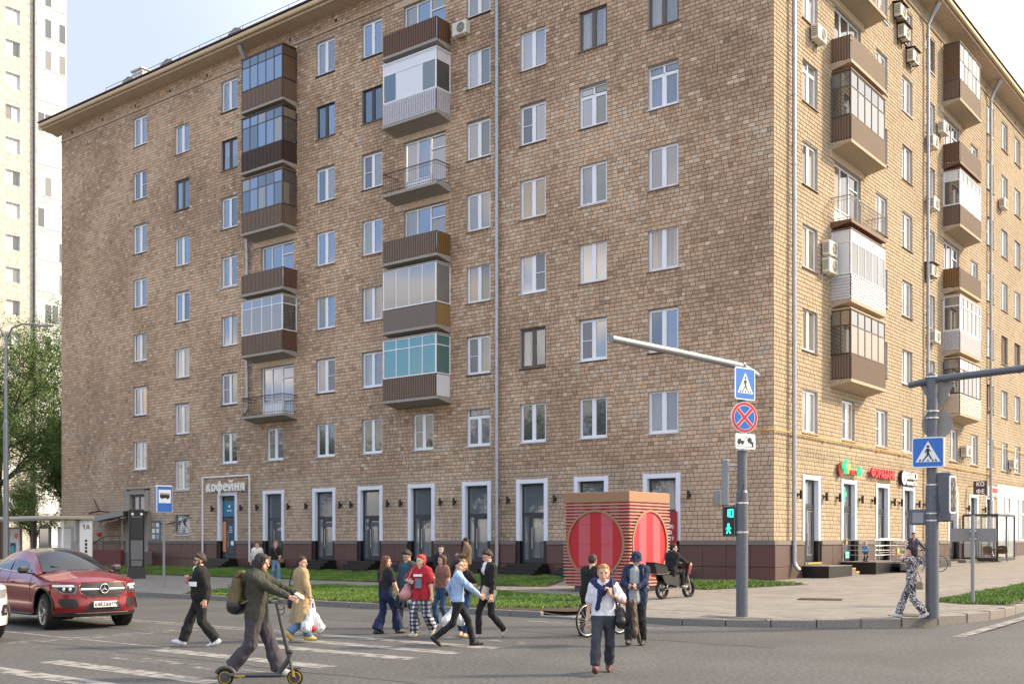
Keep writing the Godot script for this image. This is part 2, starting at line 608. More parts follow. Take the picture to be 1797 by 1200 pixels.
func build_kerb() -> void:
	var k := structure_node("kerb")
	var e := kerb_line(0.08)
	# lay stones along the line
	var at := Vector2(-62, 15.92)
	var pts := [at]
	var seg := 0
	var line := PackedVector2Array([at])
	for i in range(1, e.size()):
		line.append(e[i])
	var shapes := {}
	var pos := 0.0
	var total := 0.0
	var cum := [0.0]
	for i in line.size() - 1:
		total += line[i].distance_to(line[i + 1])
		cum.append(total)
	total = minf(total, 100.0)
	var place := func(s: float) -> Vector2:
		for i in line.size() - 1:
			if s <= cum[i + 1]:
				return line[i].lerp(line[i + 1], (s - cum[i]) / (cum[i + 1] - cum[i]))
		return line[-1]
	var stones := [MB.new().box(Vector3.ZERO, Vector3(0.994, 0.30, 0.158), 0.018).mesh(), MB.new().box(Vector3(0, 0.004, 0), Vector3(0.99, 0.30, 0.152), 0.025).mesh(), MB.new().box(Vector3(0, -0.003, 0), Vector3(0.985, 0.30, 0.158), 0.012).mesh()]
	while pos < total:
		var a: Vector2 = place.call(pos)
		var b: Vector2 = place.call(pos + 1.0)
		var c := (a + b) * 0.5
		var low := dip(c.x, 15.9)
		var o := part(k, "kerb_stone", stones[rng.randi() % 3], M.kerbstone, Vector3(c.x, walk_y(c.y) - 0.144 - low, c.y), -(b - a).angle())
		o.rotation.z = rng.randf_range(-0.004, 0.004)
		pos += 1.0

func structure_node(called: String) -> Node3D:
	var o := Node3D.new()
	o.name = called
	add_child(o)
	o.set_meta("kind", "structure")
	return o

func build_pavers() -> void:
	var k := structure_node("paving")
	var unit := MB.new()
	brick_shape(unit)
	var shape := unit.mesh()
	var places := []
	var tints := []
	var row := 0
	var z := 15.7
	while z > -26.0:
		var xr := 10.3
		if z > 9.5:
			xr = 4.0 + sqrt(maxf(0.0, 6.3 * 6.3 - (z - 9.5) * (z - 9.5)))
		var x0 := -0.6 if z > 10.4 else -6.0
		if z < 10.0 and z > 7.4:
			x0 = -6.0
		if z < 2.4:
			x0 = 1.6 if z < 0.3 else 1.2
		if z <= 7.4 and z >= 2.4:
			x0 = 1.0 + (7.4 - z) * 0.1
		var x := x0 + (0.3 if row % 2 else 0.0)
		while x + 0.6 < xr:
			if not (x < 5.0 and z > 14.0) and not (x > 7.9 and z < 8.3 and z > -20.0) and not (z > 10.2 and x < 1.2 + (15.8 - z) * -0.1):
				var t := rng.randf_range(0.78, 1.12)
				var b := Basis(Vector3(0.594, 0, 0), Vector3(0, 0.02 if z < 0 else 0.02, -0.294), Vector3(0, 0.006, 0))
				b = Basis(Vector3(0.594, 0, 0), Vector3(0, 0.294 * (0.02 if z > 0 else 0.015), -0.294), Vector3(0, 0.008, 0))
				places.append(Transform3D(b, Vector3(x, walk_y(z) - 0.001, z)))
				tints.append(Color(0.295, 0.268, 0.242) * t)
			x += 0.6
		z -= 0.3
		row += 1
	# the nearest three hundred are single slabs
	var order := range(places.size())
	var eye := Vector3(17.5, 1.95, 38.3)
	order.sort_custom(func(a, b): return places[a].origin.distance_squared_to(eye) < places[b].origin.distance_squared_to(eye))
	var mats := []
	for i in 5:
		var t := 0.86 + 0.055 * i
		mats.append(mat("paver_%d" % i, lin(0.295 * t, 0.268 * t, 0.242 * t), 0.88, 0.0, M.fine, 1.3))
	var rest := []
	var rt := []
	for n in order.size():
		var i: int = order[n]
		if n < 300:
			var o := part(k, "paving_slab", shape, mats[rng.randi() % 5])
			o.transform = places[i]
		else:
			rest.append(places[i])
			rt.append(tints[i])
	many(k, "paving_slabs", shape, M.paver, rest, rt)

func brick_shape(m: MB) -> void: # from 0 to 1 along each axis, open at the back, with softened edges
	var a := 0.035
	var b := 0.07
	var p := [Vector3(0, 0, 0), Vector3(1, 0, 0), Vector3(1, 1, 0), Vector3(0, 1, 0)]
	var q := [Vector3(0, 0, 0.6), Vector3(1, 0, 0.6), Vector3(1, 1, 0.6), Vector3(0, 1, 0.6)]
	var r := [Vector3(a, b, 1), Vector3(1 - a, b, 1), Vector3(1 - a, 1 - b, 1), Vector3(a, 1 - b, 1)]
	for k in 4:
		var l := (k + 1) % 4
		m.quad(p[k], p[l], q[l], q[k])
		m.quad(q[k], q[l], r[l], r[k])
	m.quad(r[0], r[1], r[2], r[3])

func stripe(parent: Node3D, called: String, x0: float, x1: float, z0: float, z1: float, worn := false) -> void:
	var m := MB.new()
	m.quad(Vector3(x0, road_y(z1) + 0.004, z1), Vector3(x1, road_y(z1) + 0.004, z1), Vector3(x1, road_y(z0) + 0.004, z0), Vector3(x0, road_y(z0) + 0.004, z0))
	part(parent, called, m, M.worn_paint if worn else M.paint)

func build_markings() -> void:
	var k := structure_node("road_marking")
	for a in [[21.7, 1, 4.9, 1.2], [22.85, 0, 5.1, 0.3], [23.95, 0, 5.1, 0.2], [25.1, 0, 5.1, 0.9], [26.75, 0, 4.9, 0.35], [27.9, 1, 4.8, 0.6], [28.95, 0, 5.0, 0.7], [30.05, 0, 5.0, 0.2]]:
		stripe(k, "crossing_stripe", a[3], a[2], a[0] - 0.2, a[0] + 0.2, a[1] == 1)
	stripe(k, "centre_line", -70, 0.2, 22.72, 22.83)
	stripe(k, "centre_line", -70, 0.2, 23.02, 23.13)
	stripe(k, "lane_line", -70, 0.35, 26.42, 26.52)
	stripe(k, "stop_line", -3.1, -2.6, 23.2, 30.4, true)
	for a in [[1.4, 2.45], [2.62, 3.5], [4.6, 5.2]]:
		stripe(k, "edge_dash", a[0], a[1], 17.0, 17.14)
	var m := MB.new()
	for s in [[Vector2(10.95, 15.2), Vector2(10.95, 8.0), 0.22]]:
		stripe(k, "side_line", 10.85, 11.1, 6.0, 15.2)
	for a in [[-9.0, 9.0, 19.6, 0.035], [-4.0, 16.0, 27.35, 0.03], [2.0, 15.0, 31.6, 0.03], [-14.0, 2.5, 24.6, 0.025]]: # tarred seams between asphalt lanes
		var sm := MB.new()
		var y := 0.003
		var n := 40
		for i in n:
			var x0: float = lerpf(a[0], a[1], float(i) / n)
			var x1: float = lerpf(a[0], a[1], float(i + 1) / n)
			var d0 := 0.05 * sin(x0 * 1.7) + 0.03 * sin(x0 * 5.1)
			var d1 := 0.05 * sin(x1 * 1.7) + 0.03 * sin(x1 * 5.1)
			sm.quad(Vector3(x0, y, a[2] + d0 + a[3]), Vector3(x1, y, a[2] + d1 + a[3]), Vector3(x1, y, a[2] + d1 - a[3]), Vector3(x0, y, a[2] + d0 - a[3]))
		part(k, "tar_seam", sm, M.tar)
	for a in [[-1.0, 18.6, 3.4, 1.0, 0.0]]: # repair patches
		var pm := MB.new()
		pm.box(Vector3.ZERO, Vector3(a[2], 0.006, a[3]), 0.002)
		part(k, "asphalt_patch", pm, M.asphalt_patch, Vector3(a[0], 0.0, a[1]), a[4])
	stripe(k, "side_stripe", 12.0, 12.4, 8.0, 13.2, true)
	stripe(k, "side_stripe", 13.1, 13.5, 8.0, 13.2, true)

func lawn(called: String, label: String, poly: PackedVector2Array, per_m2: float, soil := 0.25) -> void:
	# bed of soil, then turf, then blades
	var grown := Geometry2D.offset_polygon(poly, soil)
	for s in [[grown[0] if grown.size() else poly, "soil_bed", M.soil, 0.004], [poly, "lawn_bed", M.turf, 0.012]]:
		var m := MB.new()
		var p: PackedVector2Array = s[0]
		var t := Geometry2D.triangulate_polygon(p)
		for i in range(0, t.size(), 3):
			var q := []
			for j in 3:
				var w := p[t[i + j]]
				q.append(Vector3(w.x, walk_y(w.y) + s[3] + 0.006, w.y))
			if (q[1] - q[0]).cross(q[2] - q[0]).y < 0:
				q.reverse()
			m.tri(q[0], q[1], q[2])
		structure(s[1], m, s[2])
	var box := Rect2(poly[0], Vector2.ZERO)
	for p in poly:
		box = box.expand(p)
	var places := []
	var tints := []
	var bare := FastNoiseLite.new()
	bare.seed = int(poly[0].x * 10.0)
	bare.frequency = 0.35
	var n := int(box.get_area() * per_m2)
	for i in n:
		var p := box.position + Vector2(rng.randf(), rng.randf()) * box.size
		if not Geometry2D.is_point_in_polygon(p, poly) or bare.get_noise_2d(p.x, p.y) > 0.36:
			continue
		var h := rng.randf_range(0.05, 0.115) * (1.0 + 0.5 * bare.get_noise_2d(p.x * 2.0, p.y * 2.0))
		var w := rng.randf_range(0.9, 1.5)
		places.append(Transform3D(Basis(Vector3.UP, rng.randf() * TAU).scaled(Vector3(0.13 * w, h, 0.13 * w)), Vector3(p.x, walk_y(p.y) + 0.01, p.y)))
		var y := clampf(0.5 + 0.8 * bare.get_noise_2d(p.x * 1.3 + 50.0, p.y * 1.3) + rng.randf_range(-0.3, 0.3), 0.0, 1.0)
		tints.append(Color(0.050, 0.125, 0.016).lerp(Color(0.17, 0.26, 0.04), y))
	var o := many(self, called, tuft(), M.grass_blade, places, tints)
	tag(o, label, "grass")

func tuft() -> ArrayMesh:
	if cache.has("tuft"):
		return cache.tuft
	var r := RandomNumberGenerator.new()
	r.seed = 5
	var m := MB.new()
	for k in 11:
		var a := r.randf() * TAU
		var c := Vector3(cos(a), 0, sin(a)) * r.randf() * 0.9
		var d := Vector3(cos(a + 1.9), 0, sin(a + 1.9)) * 0.09
		var tip := c + Vector3(r.randf_range(-0.5, 0.5), r.randf_range(0.6, 1.0), r.randf_range(-0.5, 0.5))
		var mid := c.lerp(tip, 0.5) + Vector3(0, 0.12, 0)
		m.quad(c - d, c + d, mid + d * 0.7, mid - d * 0.7)
		m.tri(mid - d * 0.7, mid + d * 0.7, tip)
	cache.tuft = m.mesh()
	return cache.tuft

func build_lawns() -> void:
	lawn("house_lawn", "long strip of green lawn along the foot of the brick house", PackedVector2Array([Vector2(-49, 0.9), Vector2(-9.2, 0.9), Vector2(-7.4, 3.6), Vector2(-5.6, 7.0), Vector2(-8.0, 7.3), Vector2(-49, 7.3)]), 62.0, 0.3)
	lawn("kerb_lawn", "strip of green lawn between the footpath and the street kerb", PackedVector2Array([Vector2(-14.6, 12.6), Vector2(-13.2, 10.2), Vector2(-6, 10.2), Vector2(-0.6, 11.2), Vector2(1.4, 14.0), Vector2(0.2, 15.2), Vector2(-4.0, 15.76), Vector2(-14.4, 15.78)]), 110.0, 0.06)
	lawn("corner_lawn", "small patch of lawn behind the scooter rider at the house corner", PackedVector2Array([Vector2(-3.4, 1.4), Vector2(0.9, 1.3), Vector2(2.1, 2.2), Vector2(1.2, 4.2), Vector2(0.4, 6.0), Vector2(-0.4, 5.8), Vector2(-1.0, 4.0)]), 110.0, 0.2)
	lawn("side_lawn", "strip of lawn beside the blank sign at the side street", PackedVector2Array([Vector2(8.3, 8.0), Vector2(8.9, -19), Vector2(10.15, -19), Vector2(10.15, 8.3), Vector2(9.3, 8.5)]), 90.0, 0.2)
	# bare soil and clippings between the kerb lawn and the crossing
	var m := MB.new()
	var p := PackedVector2Array([Vector2(-3.0, 15.8), Vector2(0.2, 15.1), Vector2(1.5, 13.8), Vector2(2.2, 14.9), Vector2(1.6, 15.75), Vector2(-1.0, 15.82)])
	var t := Geometry2D.triangulate_polygon(p)
	for i in range(0, t.size(), 3):
		var q := []
		for j in 3:
			var w := p[t[i + j]]
			q.append(Vector3(w.x, walk_y(w.y) + 0.014, w.y))
		if (q[1] - q[0]).cross(q[2] - q[0]).y < 0:
			q.reverse()
		m.tri(q[0], q[1], q[2])
	structure("bare_soil", m, M.soil)

# ------------------------------------------------------------------ the brick house
# Facade 0 lies in z = 0 and is measured by x; facade 1 lies in x = 0 and is measured by s = -z.
const TOP0 := 8.0
const STOREY := 3.27
var holes := [[], []]

func face(f: int, s: float, y: float) -> Transform3D:
	return Transform3D(Basis.IDENTITY, Vector3(s, y, 0)) if f == 0 else Transform3D(Basis(Vector3.UP, PI / 2), Vector3(0, y, -s))

func build_house() -> void:
	house = thing("apartment_house", "eight-storey tan brick apartment house on the street corner with shops below", "building")
	plan_windows()
	for f in 2:
		build_wall(f)
	build_roof()
	build_plinth()
	place_windows()
	build_balconies()
	build_doors()
	build_pipes()

var wins := []
func plan_windows() -> void:
	var kinds0 := {-41.02: "1000020", -32.41: "0100040", -24.56: "0200040", -21.19: "0000140", -14.36: "5100000", -11.26: "0620100", -8.1: "0100360", -4.72: "0000360"}
	for x in kinds0:
		for k in 7:
			wins.append([0, x, TOP0 + STOREY * k, 1.4, 1.73, int(kinds0[x][k])])
	for k in 7:
		wins.append([0, -36.78, 6.62 + 3.265 * k, 1.4, 1.73, [0, 0, 0, 0, 0, 6, 0][k]])
	wins.append([0, -28.52, TOP0, 1.35, 1.73, 0])
	wins.append([0, -17.78, TOP0, 1.3, 1.73, 1])
	var kinds1 := {3.4: "0000300", 11.6: "1000000", 15.15: "1001010", 18.7: "0010006", 26.6: "0010000", 29.95: "0600100", 33.2: "0060000", 36.35: "0061000", 39.5: "0000000", 42.7: "0000000"}
	for s in kinds1:
		for k in 7:
			wins.append([1, s, TOP0 + STOREY * k - 0.06, 1.48, 1.73, int(kinds1[s][k])])
	wins.append([1, 7.5, TOP0 - 0.06, 1.44, 1.73, 1])
	wins.append([1, 22.7, TOP0 - 0.06, 1.44, 1.73, 0])
	for w in wins:
		holes[w[0]].append(Rect2(w[1] - w[3] / 2, w[2] - w[4], w[3], w[4]))
	for b in [[0, -29.66, -27.02], [0, -19.02, -16.35], [1, 5.95, 8.95], [1, 21.0, 23.7]]:
		for k in 6:
			holes[b[0]].append(Rect2(b[1], 8.65 + STOREY * k, b[2] - b[1], 2.6))
	for d in doors():
		holes[d[0]].append(Rect2(d[1] - d[3] / 2, 0.2, d[3], d[2] - 0.2))
	holes[0].append(Rect2(-37.5, 2.3, 1.43, 1.15))
	holes[0].append(Rect2(-42.35, 0.2, 2.35, 4.9))

func doors() -> Array: # facade, middle, top, width with trim, kind
	var a := []
	for x in [-32.54, -28.61, -24.65, -21.3, -17.87, -14.45, -11.29, -8.18, -4.78]:
		a.append([0, x, 4.66, 1.72, 0])
	for s in [3.48, 7.5, 11.65, 15.25, 18.9, 22.5, 26.4, 29.7]:
		a.append([1, s, 4.58, 1.75, 1])
	return a

func build_wall(f: int) -> void:
	var s0 := -49.9 if f == 0 else 0.0
	var s1 := 0.0 if f == 0 else 46.0
	var y0 := -0.2
	var y1 := 28.72
	# mortar sheet with openings
	var xs := [s0, s1]
	for r in holes[f]:
		xs.append_array([r.position.x, r.end.x])
	xs.sort()
	var m := MB.new()
	for i in xs.size() - 1:
		if xs[i + 1] - xs[i] < 1e-4:
			continue
		var mid: float = (xs[i] + xs[i + 1]) / 2
		var cuts := []
		for r in holes[f]:
			if mid > r.position.x and mid < r.end.x:
				cuts.append([r.position.y, r.end.y])
		cuts.sort()
		var y := y0
		cuts.append([y1, y1])
		for c in cuts:
			if c[0] > y:
				m.quad(Vector3(xs[i], y, 0), Vector3(xs[i + 1], y, 0), Vector3(xs[i + 1], c[0], 0), Vector3(xs[i], c[0], 0))
			y = maxf(y, c[1])
	if f == 0: # the far end and the backs of the house
		m.quad(Vector3(s0, y0, -14), Vector3(s0, y0, 0), Vector3(s0, y1, 0), Vector3(s0, y1, -14))
		m.quad(Vector3(-14, y0, -14), Vector3(s0, y0, -14), Vector3(s0, y1, -14), Vector3(-14, y1, -14))
	else:
		m.quad(Vector3(46, y0, 0), Vector3(46, y0, -14), Vector3(46, y1, -14), Vector3(46, y1, 0))
	var w := part(house, "wall", m, M.mortar if f == 0 else M.mortar_side)
	w.transform = face(f, 0, 0)
	if f == 1:
		w.transform = Transform3D(Basis(Vector3.UP, PI / 2), Vector3.ZERO)
	# bricks
	var places := []
	var tints := []
	var patch := FastNoiseLite.new()
	patch.seed = 31 + f
	patch.frequency = 0.16
	patch.fractal_octaves = 3
	var high := 0.1668
	var row := 0
	var y := 1.955
	var lens := [0.17, 0.22, 0.26, 0.27, 0.28, 0.31]
	while y < 28.7:
		var yc := y + high / 2
		var spans := []
		for r in holes[f]:
			if yc > r.position.y and yc < r.end.y:
				spans.append([r.position.x, r.end.x])
		if f == 1 and yc < 5.35:
			spans.append([31.4, 46.0])
		spans.sort()
		spans.append([s1, s1])
		var x := s0
		var wave := 0.0
		for sp in spans:
			while x < sp[0] - 0.01:
				var l: float = lens[rng.randi() % 6] * rng.randf_range(0.92, 1.08)
				if sp[0] - x - l < 0.1:
					l = sp[0] - x
				var b := rng.randf_range(0.78, 1.12)
				var c: Color
				var nz := patch.get_noise_2d(x, y)
				if f == 0:
					c = Color(0.73, 0.50, 0.33) * b
					if yc < 5.05:
						c = Color(0.74, 0.55, 0.385) * rng.randf_range(0.86, 1.08)
					elif yc < 5.65:
						c = Color(0.73, 0.50, 0.33) * b
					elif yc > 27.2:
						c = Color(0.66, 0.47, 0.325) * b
					c = c * (1.0 + 0.30 * nz + 0.16 * patch.get_noise_2d(x * 0.22 + 90.0, y * 0.35))
					if rng.randf() < 0.06 + 0.55 * clampf(nz + 0.05, 0.0, 1.0) and yc > 5.0:
						c = Color(0.80, 0.62, 0.45) * rng.randf_range(0.85, 1.1)
					elif rng.randf() < 0.06:
						c = c * 0.74
				else:
					c = Color(0.58, 0.46, 0.32) * rng.randf_range(0.88, 1.08) * (1.0 + 0.12 * nz)
					if yc > 5.15 and yc < 5.7:
						c = c * 0.86
					if rng.randf() < 0.05:
						c = c * Color(1.06, 0.92, 0.8)
				var proud := 0.022 + rng.randf_range(-0.004, 0.005)
				places.append(Transform3D(Basis(Vector3(l - 0.019, 0, 0), Vector3(0, high - 0.02, 0), Vector3(0, 0, proud)), Vector3(x + 0.007, y + 0.0075, 0)))
				tints.append(c)
				x += l
			x = maxf(x, sp[1])
		y += high
		row += 1
	var unit := MB.new()
	brick_shape(unit)
	var shape := unit.mesh()
	if f == 0: # the three hundred nearest the street corner can be picked apart
		var order := range(places.size())
		var near := Vector3(-1.6, 3.6, 0)
		order.sort_custom(func(a, b): return places[a].origin.distance_squared_to(near) < places[b].origin.distance_squared_to(near))
		var mats := []
		for i in 6:
			var t := 0.82 + 0.055 * i
			mats.append(mat("brick_%d" % i, lin(0.74 * t, 0.55 * t, 0.385 * t), 0.86, 0.0, M.fine, 2.0))
		var rest := []
		var rt := []
		for n in order.size():
			var i: int = order[n]
			if n < 300:
				var c: Color = tints[i]
				part(w, "brick", shape, mats[clampi(int((c.r / 0.74 - 0.80) / 0.055), 0, 5)]).transform = places[i]
			else:
				rest.append(places[i])
				rt.append(tints[i])
		places = rest
		tints = rt
	many(w, "bricks", shape, M.brick, places, tints)

func build_roof() -> void:
	var r := group_part(house, "roof")
	var e := 1.05
	# eaves slabs, piece by piece
	for f in 2:
		var s := -50.9 if f == 0 else -1.0
		var end := 1.0 if f == 0 else 46.5
		while s < end - 0.05:
			var l := minf(2.35, end - s)
			if f == 1 and s < 0.0:
				l = 2.0
				s += 0.0
			var m := MB.new()
			var a := s + 0.008
			var b := s + l - 0.008
			# sloping soffit with a lip
			var p := PackedVector2Array([Vector2(-0.3, 28.70), Vector2(0.86, 28.86), Vector2(0.88, 28.92), Vector2(0.88, 29.02), Vector2(-0.3, 29.02)])
			m.prism(p, a, b, Transform3D(Basis(Vector3(0, 0, 1), Vector3(0, 1, 0), Vector3(-1, 0, 0)), Vector3.ZERO))
			for i in m.v.size():
				var q := m.v[i]
				m.v[i] = Vector3(-q.x, q.y, q.z)
				m.n[i] = Vector3(-m.n[i].x, m.n[i].y, m.n[i].z)
			for i in range(0, m.ix.size(), 3):
				var t := m.ix[i]
				m.ix[i] = m.ix[i + 1]
				m.ix[i + 1] = t
			if f == 0 or s > 0.9:
				var o := part(r, "eaves_slab", m, M.soffit)
				o.transform = face(f, 0, 0)
			s += l
		var g := MB.new()
		g.box(Vector3((-50.95 + 1.0) / 2 if f == 0 else 23.3, 29.09, 0.97), Vector3(51.95 if f == 0 else 48.4, 0.25, 0.17), 0.05)
		part(r, "gutter", g, M.gutter).transform = face(f, 0, 0)
		g = MB.new()
		g.box(Vector3((-50.99 + 1.09) / 2 if f == 0 else 23.3, 29.275, 0.55), Vector3(52.1 if f == 0 else 48.6, 0.05, 1.12), 0.0)
		part(r, "roof_edge", g, M.roof_sheet).transform = face(f, 0, 0.0 if f == 0 else 0.004)
		g = MB.new()
		g.box(Vector3(-24.9 if f == 0 else 23.0, 28.05, 0.05), Vector3(50.0 if f == 0 else 46.0, 0.12, 0.10), 0.04)
		part(house, "string_course", g, M.concrete_cream if f == 1 else M.soffit).transform = face(f, 0, 0)
		g = MB.new()
		for k in 14:
			g.box(Vector3(-48.6 + k * 3.55 if f == 0 else 1.8 + 3.4 * k, 28.38, 0.026), Vector3(0.14, 0.14, 0.012))
		part(house, "vent_holes", g, M.black_matt).transform = face(f, 0, 0)
	# end overhang, roof slopes
	var m2 := MB.new()
	m2.box(Vector3(-50.4, 29.09, -6.5), Vector3(1.0, 0.25, 14.9), 0.04)
	part(r, "eaves_end", m2, M.soffit)
	m2 = MB.new()
	m2.quad(Vector3(-51, 29.31, 1.0), Vector3(1, 29.31, 1.0), Vector3(-6, 31.6, -6), Vector3(-51, 31.6, -6))
	m2.quad(Vector3(1, 29.315, 1.0), Vector3(1, 29.315, -46), Vector3(-6, 31.6, -46), Vector3(-6, 31.6, -6))
	m2.quad(Vector3(-51, 31.6, -6), Vector3(-6, 31.6, -6), Vector3(-14, 29.3, -14.5), Vector3(-51, 29.3, -14.5))
	m2.tri(Vector3(-51, 29.31, 1.0), Vector3(-51, 31.6, -6), Vector3(-51, 29.3, -14.5))
	part(r, "roof_covering", m2, M.roof_sheet)
	# snow guard rail, vents and shafts on the roof
	m2 = MB.new()
	for h in [0.32, 0.55]:
		m2.tube([Vector3(-44, 29.4 + h, 0.45), Vector3(0.4, 29.4 + h, 0.45)], 0.016, 5)
		m2.tube([Vector3(0.42, 29.4 + h, 0.4), Vector3(0.42, 29.4 + h, -44)], 0.016, 5)
	for k in 24:
		m2.tube([Vector3(-44 + k * 1.9, 29.3, 0.45), Vector3(-44 + k * 1.9, 29.97, 0.45)], 0.014, 4)
		m2.tube([Vector3(0.42, 29.3, -0.5 - k * 1.9), Vector3(0.42, 29.97, -0.5 - k * 1.9)], 0.014, 4)
	part(r, "snow_guard", m2, M.iron)
	for x in [-43.6, -39.5, -33.0, -24.6]:
		var v := MB.new()
		v.box(Vector3(0, 0.35, 0), Vector3(0.9, 0.7, 0.7))
		for q in [-1, 1]:
			for t in [-1, 1]:
				v.box(Vector3(q * 0.38, 0.85, t * 0.28), Vector3(0.05, 0.35, 0.05))
		v.box(Vector3(0, 1.06, 0), Vector3(1.2, 0.06, 1.0))
		v.prism(PackedVector2Array([Vector2(-0.6, 1.09), Vector2(0.6, 1.09), Vector2(0, 1.3)]), -0.5, 0.5)
		part(r, "roof_vent", v, M.sign_back, Vector3(x, 29.7, -1.3))
	var sh := MB.new()
	sh.box(Vector3(0, 1.4, 0), Vector3(1.1, 3.4, 0.9), 0.05)
	sh.box(Vector3(0, 3.16, 0), Vector3(1.25, 0.1, 1.05))
	part(r, "ventilation_shaft", sh, M.tower_white, Vector3(-45.9, 29.6, -3.4))

func build_plinth() -> void:
	var p := group_part(house, "plinth")
	for f in 2:
		var s := -49.9 if f == 0 else 0.02
		var end := 0.14 if f == 0 else 46.0
		var gaps := []
		for d in doors():
			if d[0] == f:
				gaps.append([d[1] - d[3] / 2, d[1] + d[3] / 2])
		if f == 0:
			gaps.append([-42.35, -40.0])
		gaps.append([end, end])
		gaps.sort()
		for g in gaps:
			var n := maxi(1, int(round((g[0] - s) / 1.05)))
			if g[0] - s > 0.05:
				var l: float = (g[0] - s) / n
				for k in n:
					for h in 2:
						var m := MB.new()
						m.box(Vector3(s + l * (k + 0.5), 0.55 + h * 0.82 + (0.0 if h else -0.1), 0.05 + rng.randf_range(-0.003, 0.003)), Vector3(l - 0.012, 0.81 if h else 1.0, 0.14), 0.008)
						part(p, "granite_slab", m, M.granite_red if f == 0 else M.granite_red_pale).transform = face(f, 0, 0)
				var m2 := MB.new()
				m2.box(Vector3((s + g[0]) / 2, 1.868, 0.055), Vector3(g[0] - s, 0.165, 0.19), 0.012)
				part(p, "ledge", m2, M.ledge).transform = face(f, 0, 0 if f == 0 else 0.002)
			s = g[1]

# -------------------------------- windows
func win_shape(kind: int, w: float, h: float) -> Dictionary:
	var key := "w%d_%.2f_%.2f" % [kind, w, h]
	if cache.has(key):
		return cache[key]
	var fr := MB.new()
	var z := -0.13
	var t := 0.06
	var panes := [] # x, y, w, h, net
	fr.box(Vector3(-w / 2 + t / 2, h / 2, z), Vector3(t, h, 0.08), 0.008)
	fr.box(Vector3(w / 2 - t / 2, h / 2, z), Vector3(t, h, 0.08), 0.008)
	fr.box(Vector3(0, t / 2 + 0.01, z), Vector3(w - 2 * t, t + 0.02, 0.08), 0.008)
	fr.box(Vector3(0, h - t / 2, z), Vector3(w - 2 * t, t, 0.08), 0.008)
	var top := h - t
	if kind in [3, 5]:
		var ty := h * 0.77
		fr.box(Vector3(0, ty, z), Vector3(w - 2 * t, 0.09, 0.085), 0.008)
		top = ty - 0.045
		if kind == 3:
			for q in [-1, 1]:
				panes.append([q * w / 4, (ty + h) / 2, w / 2 - 0.16, h - ty - 0.17, 0])
			fr.box(Vector3(0, (ty + h) / 2, z), Vector3(0.09, h - ty, 0.085), 0.008)
		else:
			panes.append([0.0, (ty + h) / 2, w - 0.24, h - ty - 0.17, 0])
	fr.box(Vector3(0, top / 2 + 0.03, z + 0.003), Vector3(0.11, top, 0.09), 0.008)
	for q in [-1, 1]:
		var cx: float = q * (w / 4 - 0.005)
		var pw := w / 2 - 0.21
		var ph := top - 0.16
		var cy := top / 2 + 0.035
		# sash
		for e in [-1, 1]:
			fr.box(Vector3(cx + e * (pw / 2 + 0.022), cy, z + 0.012), Vector3(0.05, ph + 0.09, 0.07), 0.008)
			fr.box(Vector3(cx, cy + e * (ph / 2 + 0.022), z + 0.012), Vector3(pw, 0.05, 0.07), 0.008)
		var net: bool = (kind == 1 and q < 0) or (kind == 2 and q > 0)
		if net:
			fr.box(Vector3(cx, cy - 0.02, z + 0.02), Vector3(pw, 0.035, 0.06), 0.006)
			panes.append([cx, cy + ph / 4, pw + 0.02, ph / 2 - 0.02, 1])
			panes.append([cx, cy - ph / 4 - 0.01, pw + 0.02, ph / 2 - 0.04, 1])
		else:
			panes.append([cx, cy, pw + 0.02, ph + 0.02, 0])
	var rv := MB.new()
	for q in [-1, 1]:
		rv.box(Vector3(q * (w / 2 + 0.012), h / 2, -0.10), Vector3(0.03, h + 0.03, 0.2))
	rv.box(Vector3(0, h + 0.012, -0.10), Vector3(w - 0.006, 0.03, 0.2))
	rv.box(Vector3(0, -0.012, -0.10), Vector3(w - 0.006, 0.03, 0.2))
	var sl := MB.new()
	sl.hull8([Vector3(-w / 2 - 0.05, -0.045, 0.085), Vector3(w / 2 + 0.05, -0.045, 0.085), Vector3(w / 2 + 0.05, -0.02, -0.1), Vector3(-w / 2 - 0.05, -0.02, -0.1), Vector3(-w / 2 - 0.05, -0.012, 0.085), Vector3(w / 2 + 0.05, -0.012, 0.085), Vector3(w / 2 + 0.05, 0.018, -0.1), Vector3(-w / 2 - 0.05, 0.018, -0.1)])
	cache[key] = {"frame": fr.mesh(), "panes": panes, "reveal": rv.mesh(), "sill": sl.mesh()}
	return cache[key]

func room_mesh(w: float, h: float, d: float) -> ArrayMesh:
	var key := "r%.2f_%.2f" % [w, h]
	if not cache.has(key):
		var m := MB.new()
		var a := [Vector3(-w / 2, 0, 0), Vector3(w / 2, 0, 0), Vector3(w / 2, h, 0), Vector3(-w / 2, h, 0)]
		var b := []
		for p in a:
			b.append(p - Vector3(0, 0, d))
		m.quad(b[0], b[1], b[2], b[3])
		for k in 4:
			m.quad(a[k], a[(k + 1) % 4], b[(k + 1) % 4], b[k])
		cache[key] = m.mesh()
	return cache[key]

func pleats(w: float, h: float) -> MB:
	var g := []
	var n := maxi(5, int(w / 0.045))
	for i in 2:
		var row := []
		for k in n + 1:
			row.append(Vector3(-w / 2 + w * k / n, h * i, 0.03 * sin(k * 1.9) + 0.01 * sin(k * 0.7)))
		g.append(row)
	return MB.new().grid(g, false)

func pane_mesh(w: float, h: float) -> ArrayMesh:
	var key := "p%.3f_%.3f" % [w, h]
	if not cache.has(key):
		cache[key] = MB.new().box(Vector3.ZERO, Vector3(w, h, 0.012)).mesh()
	return cache[key]

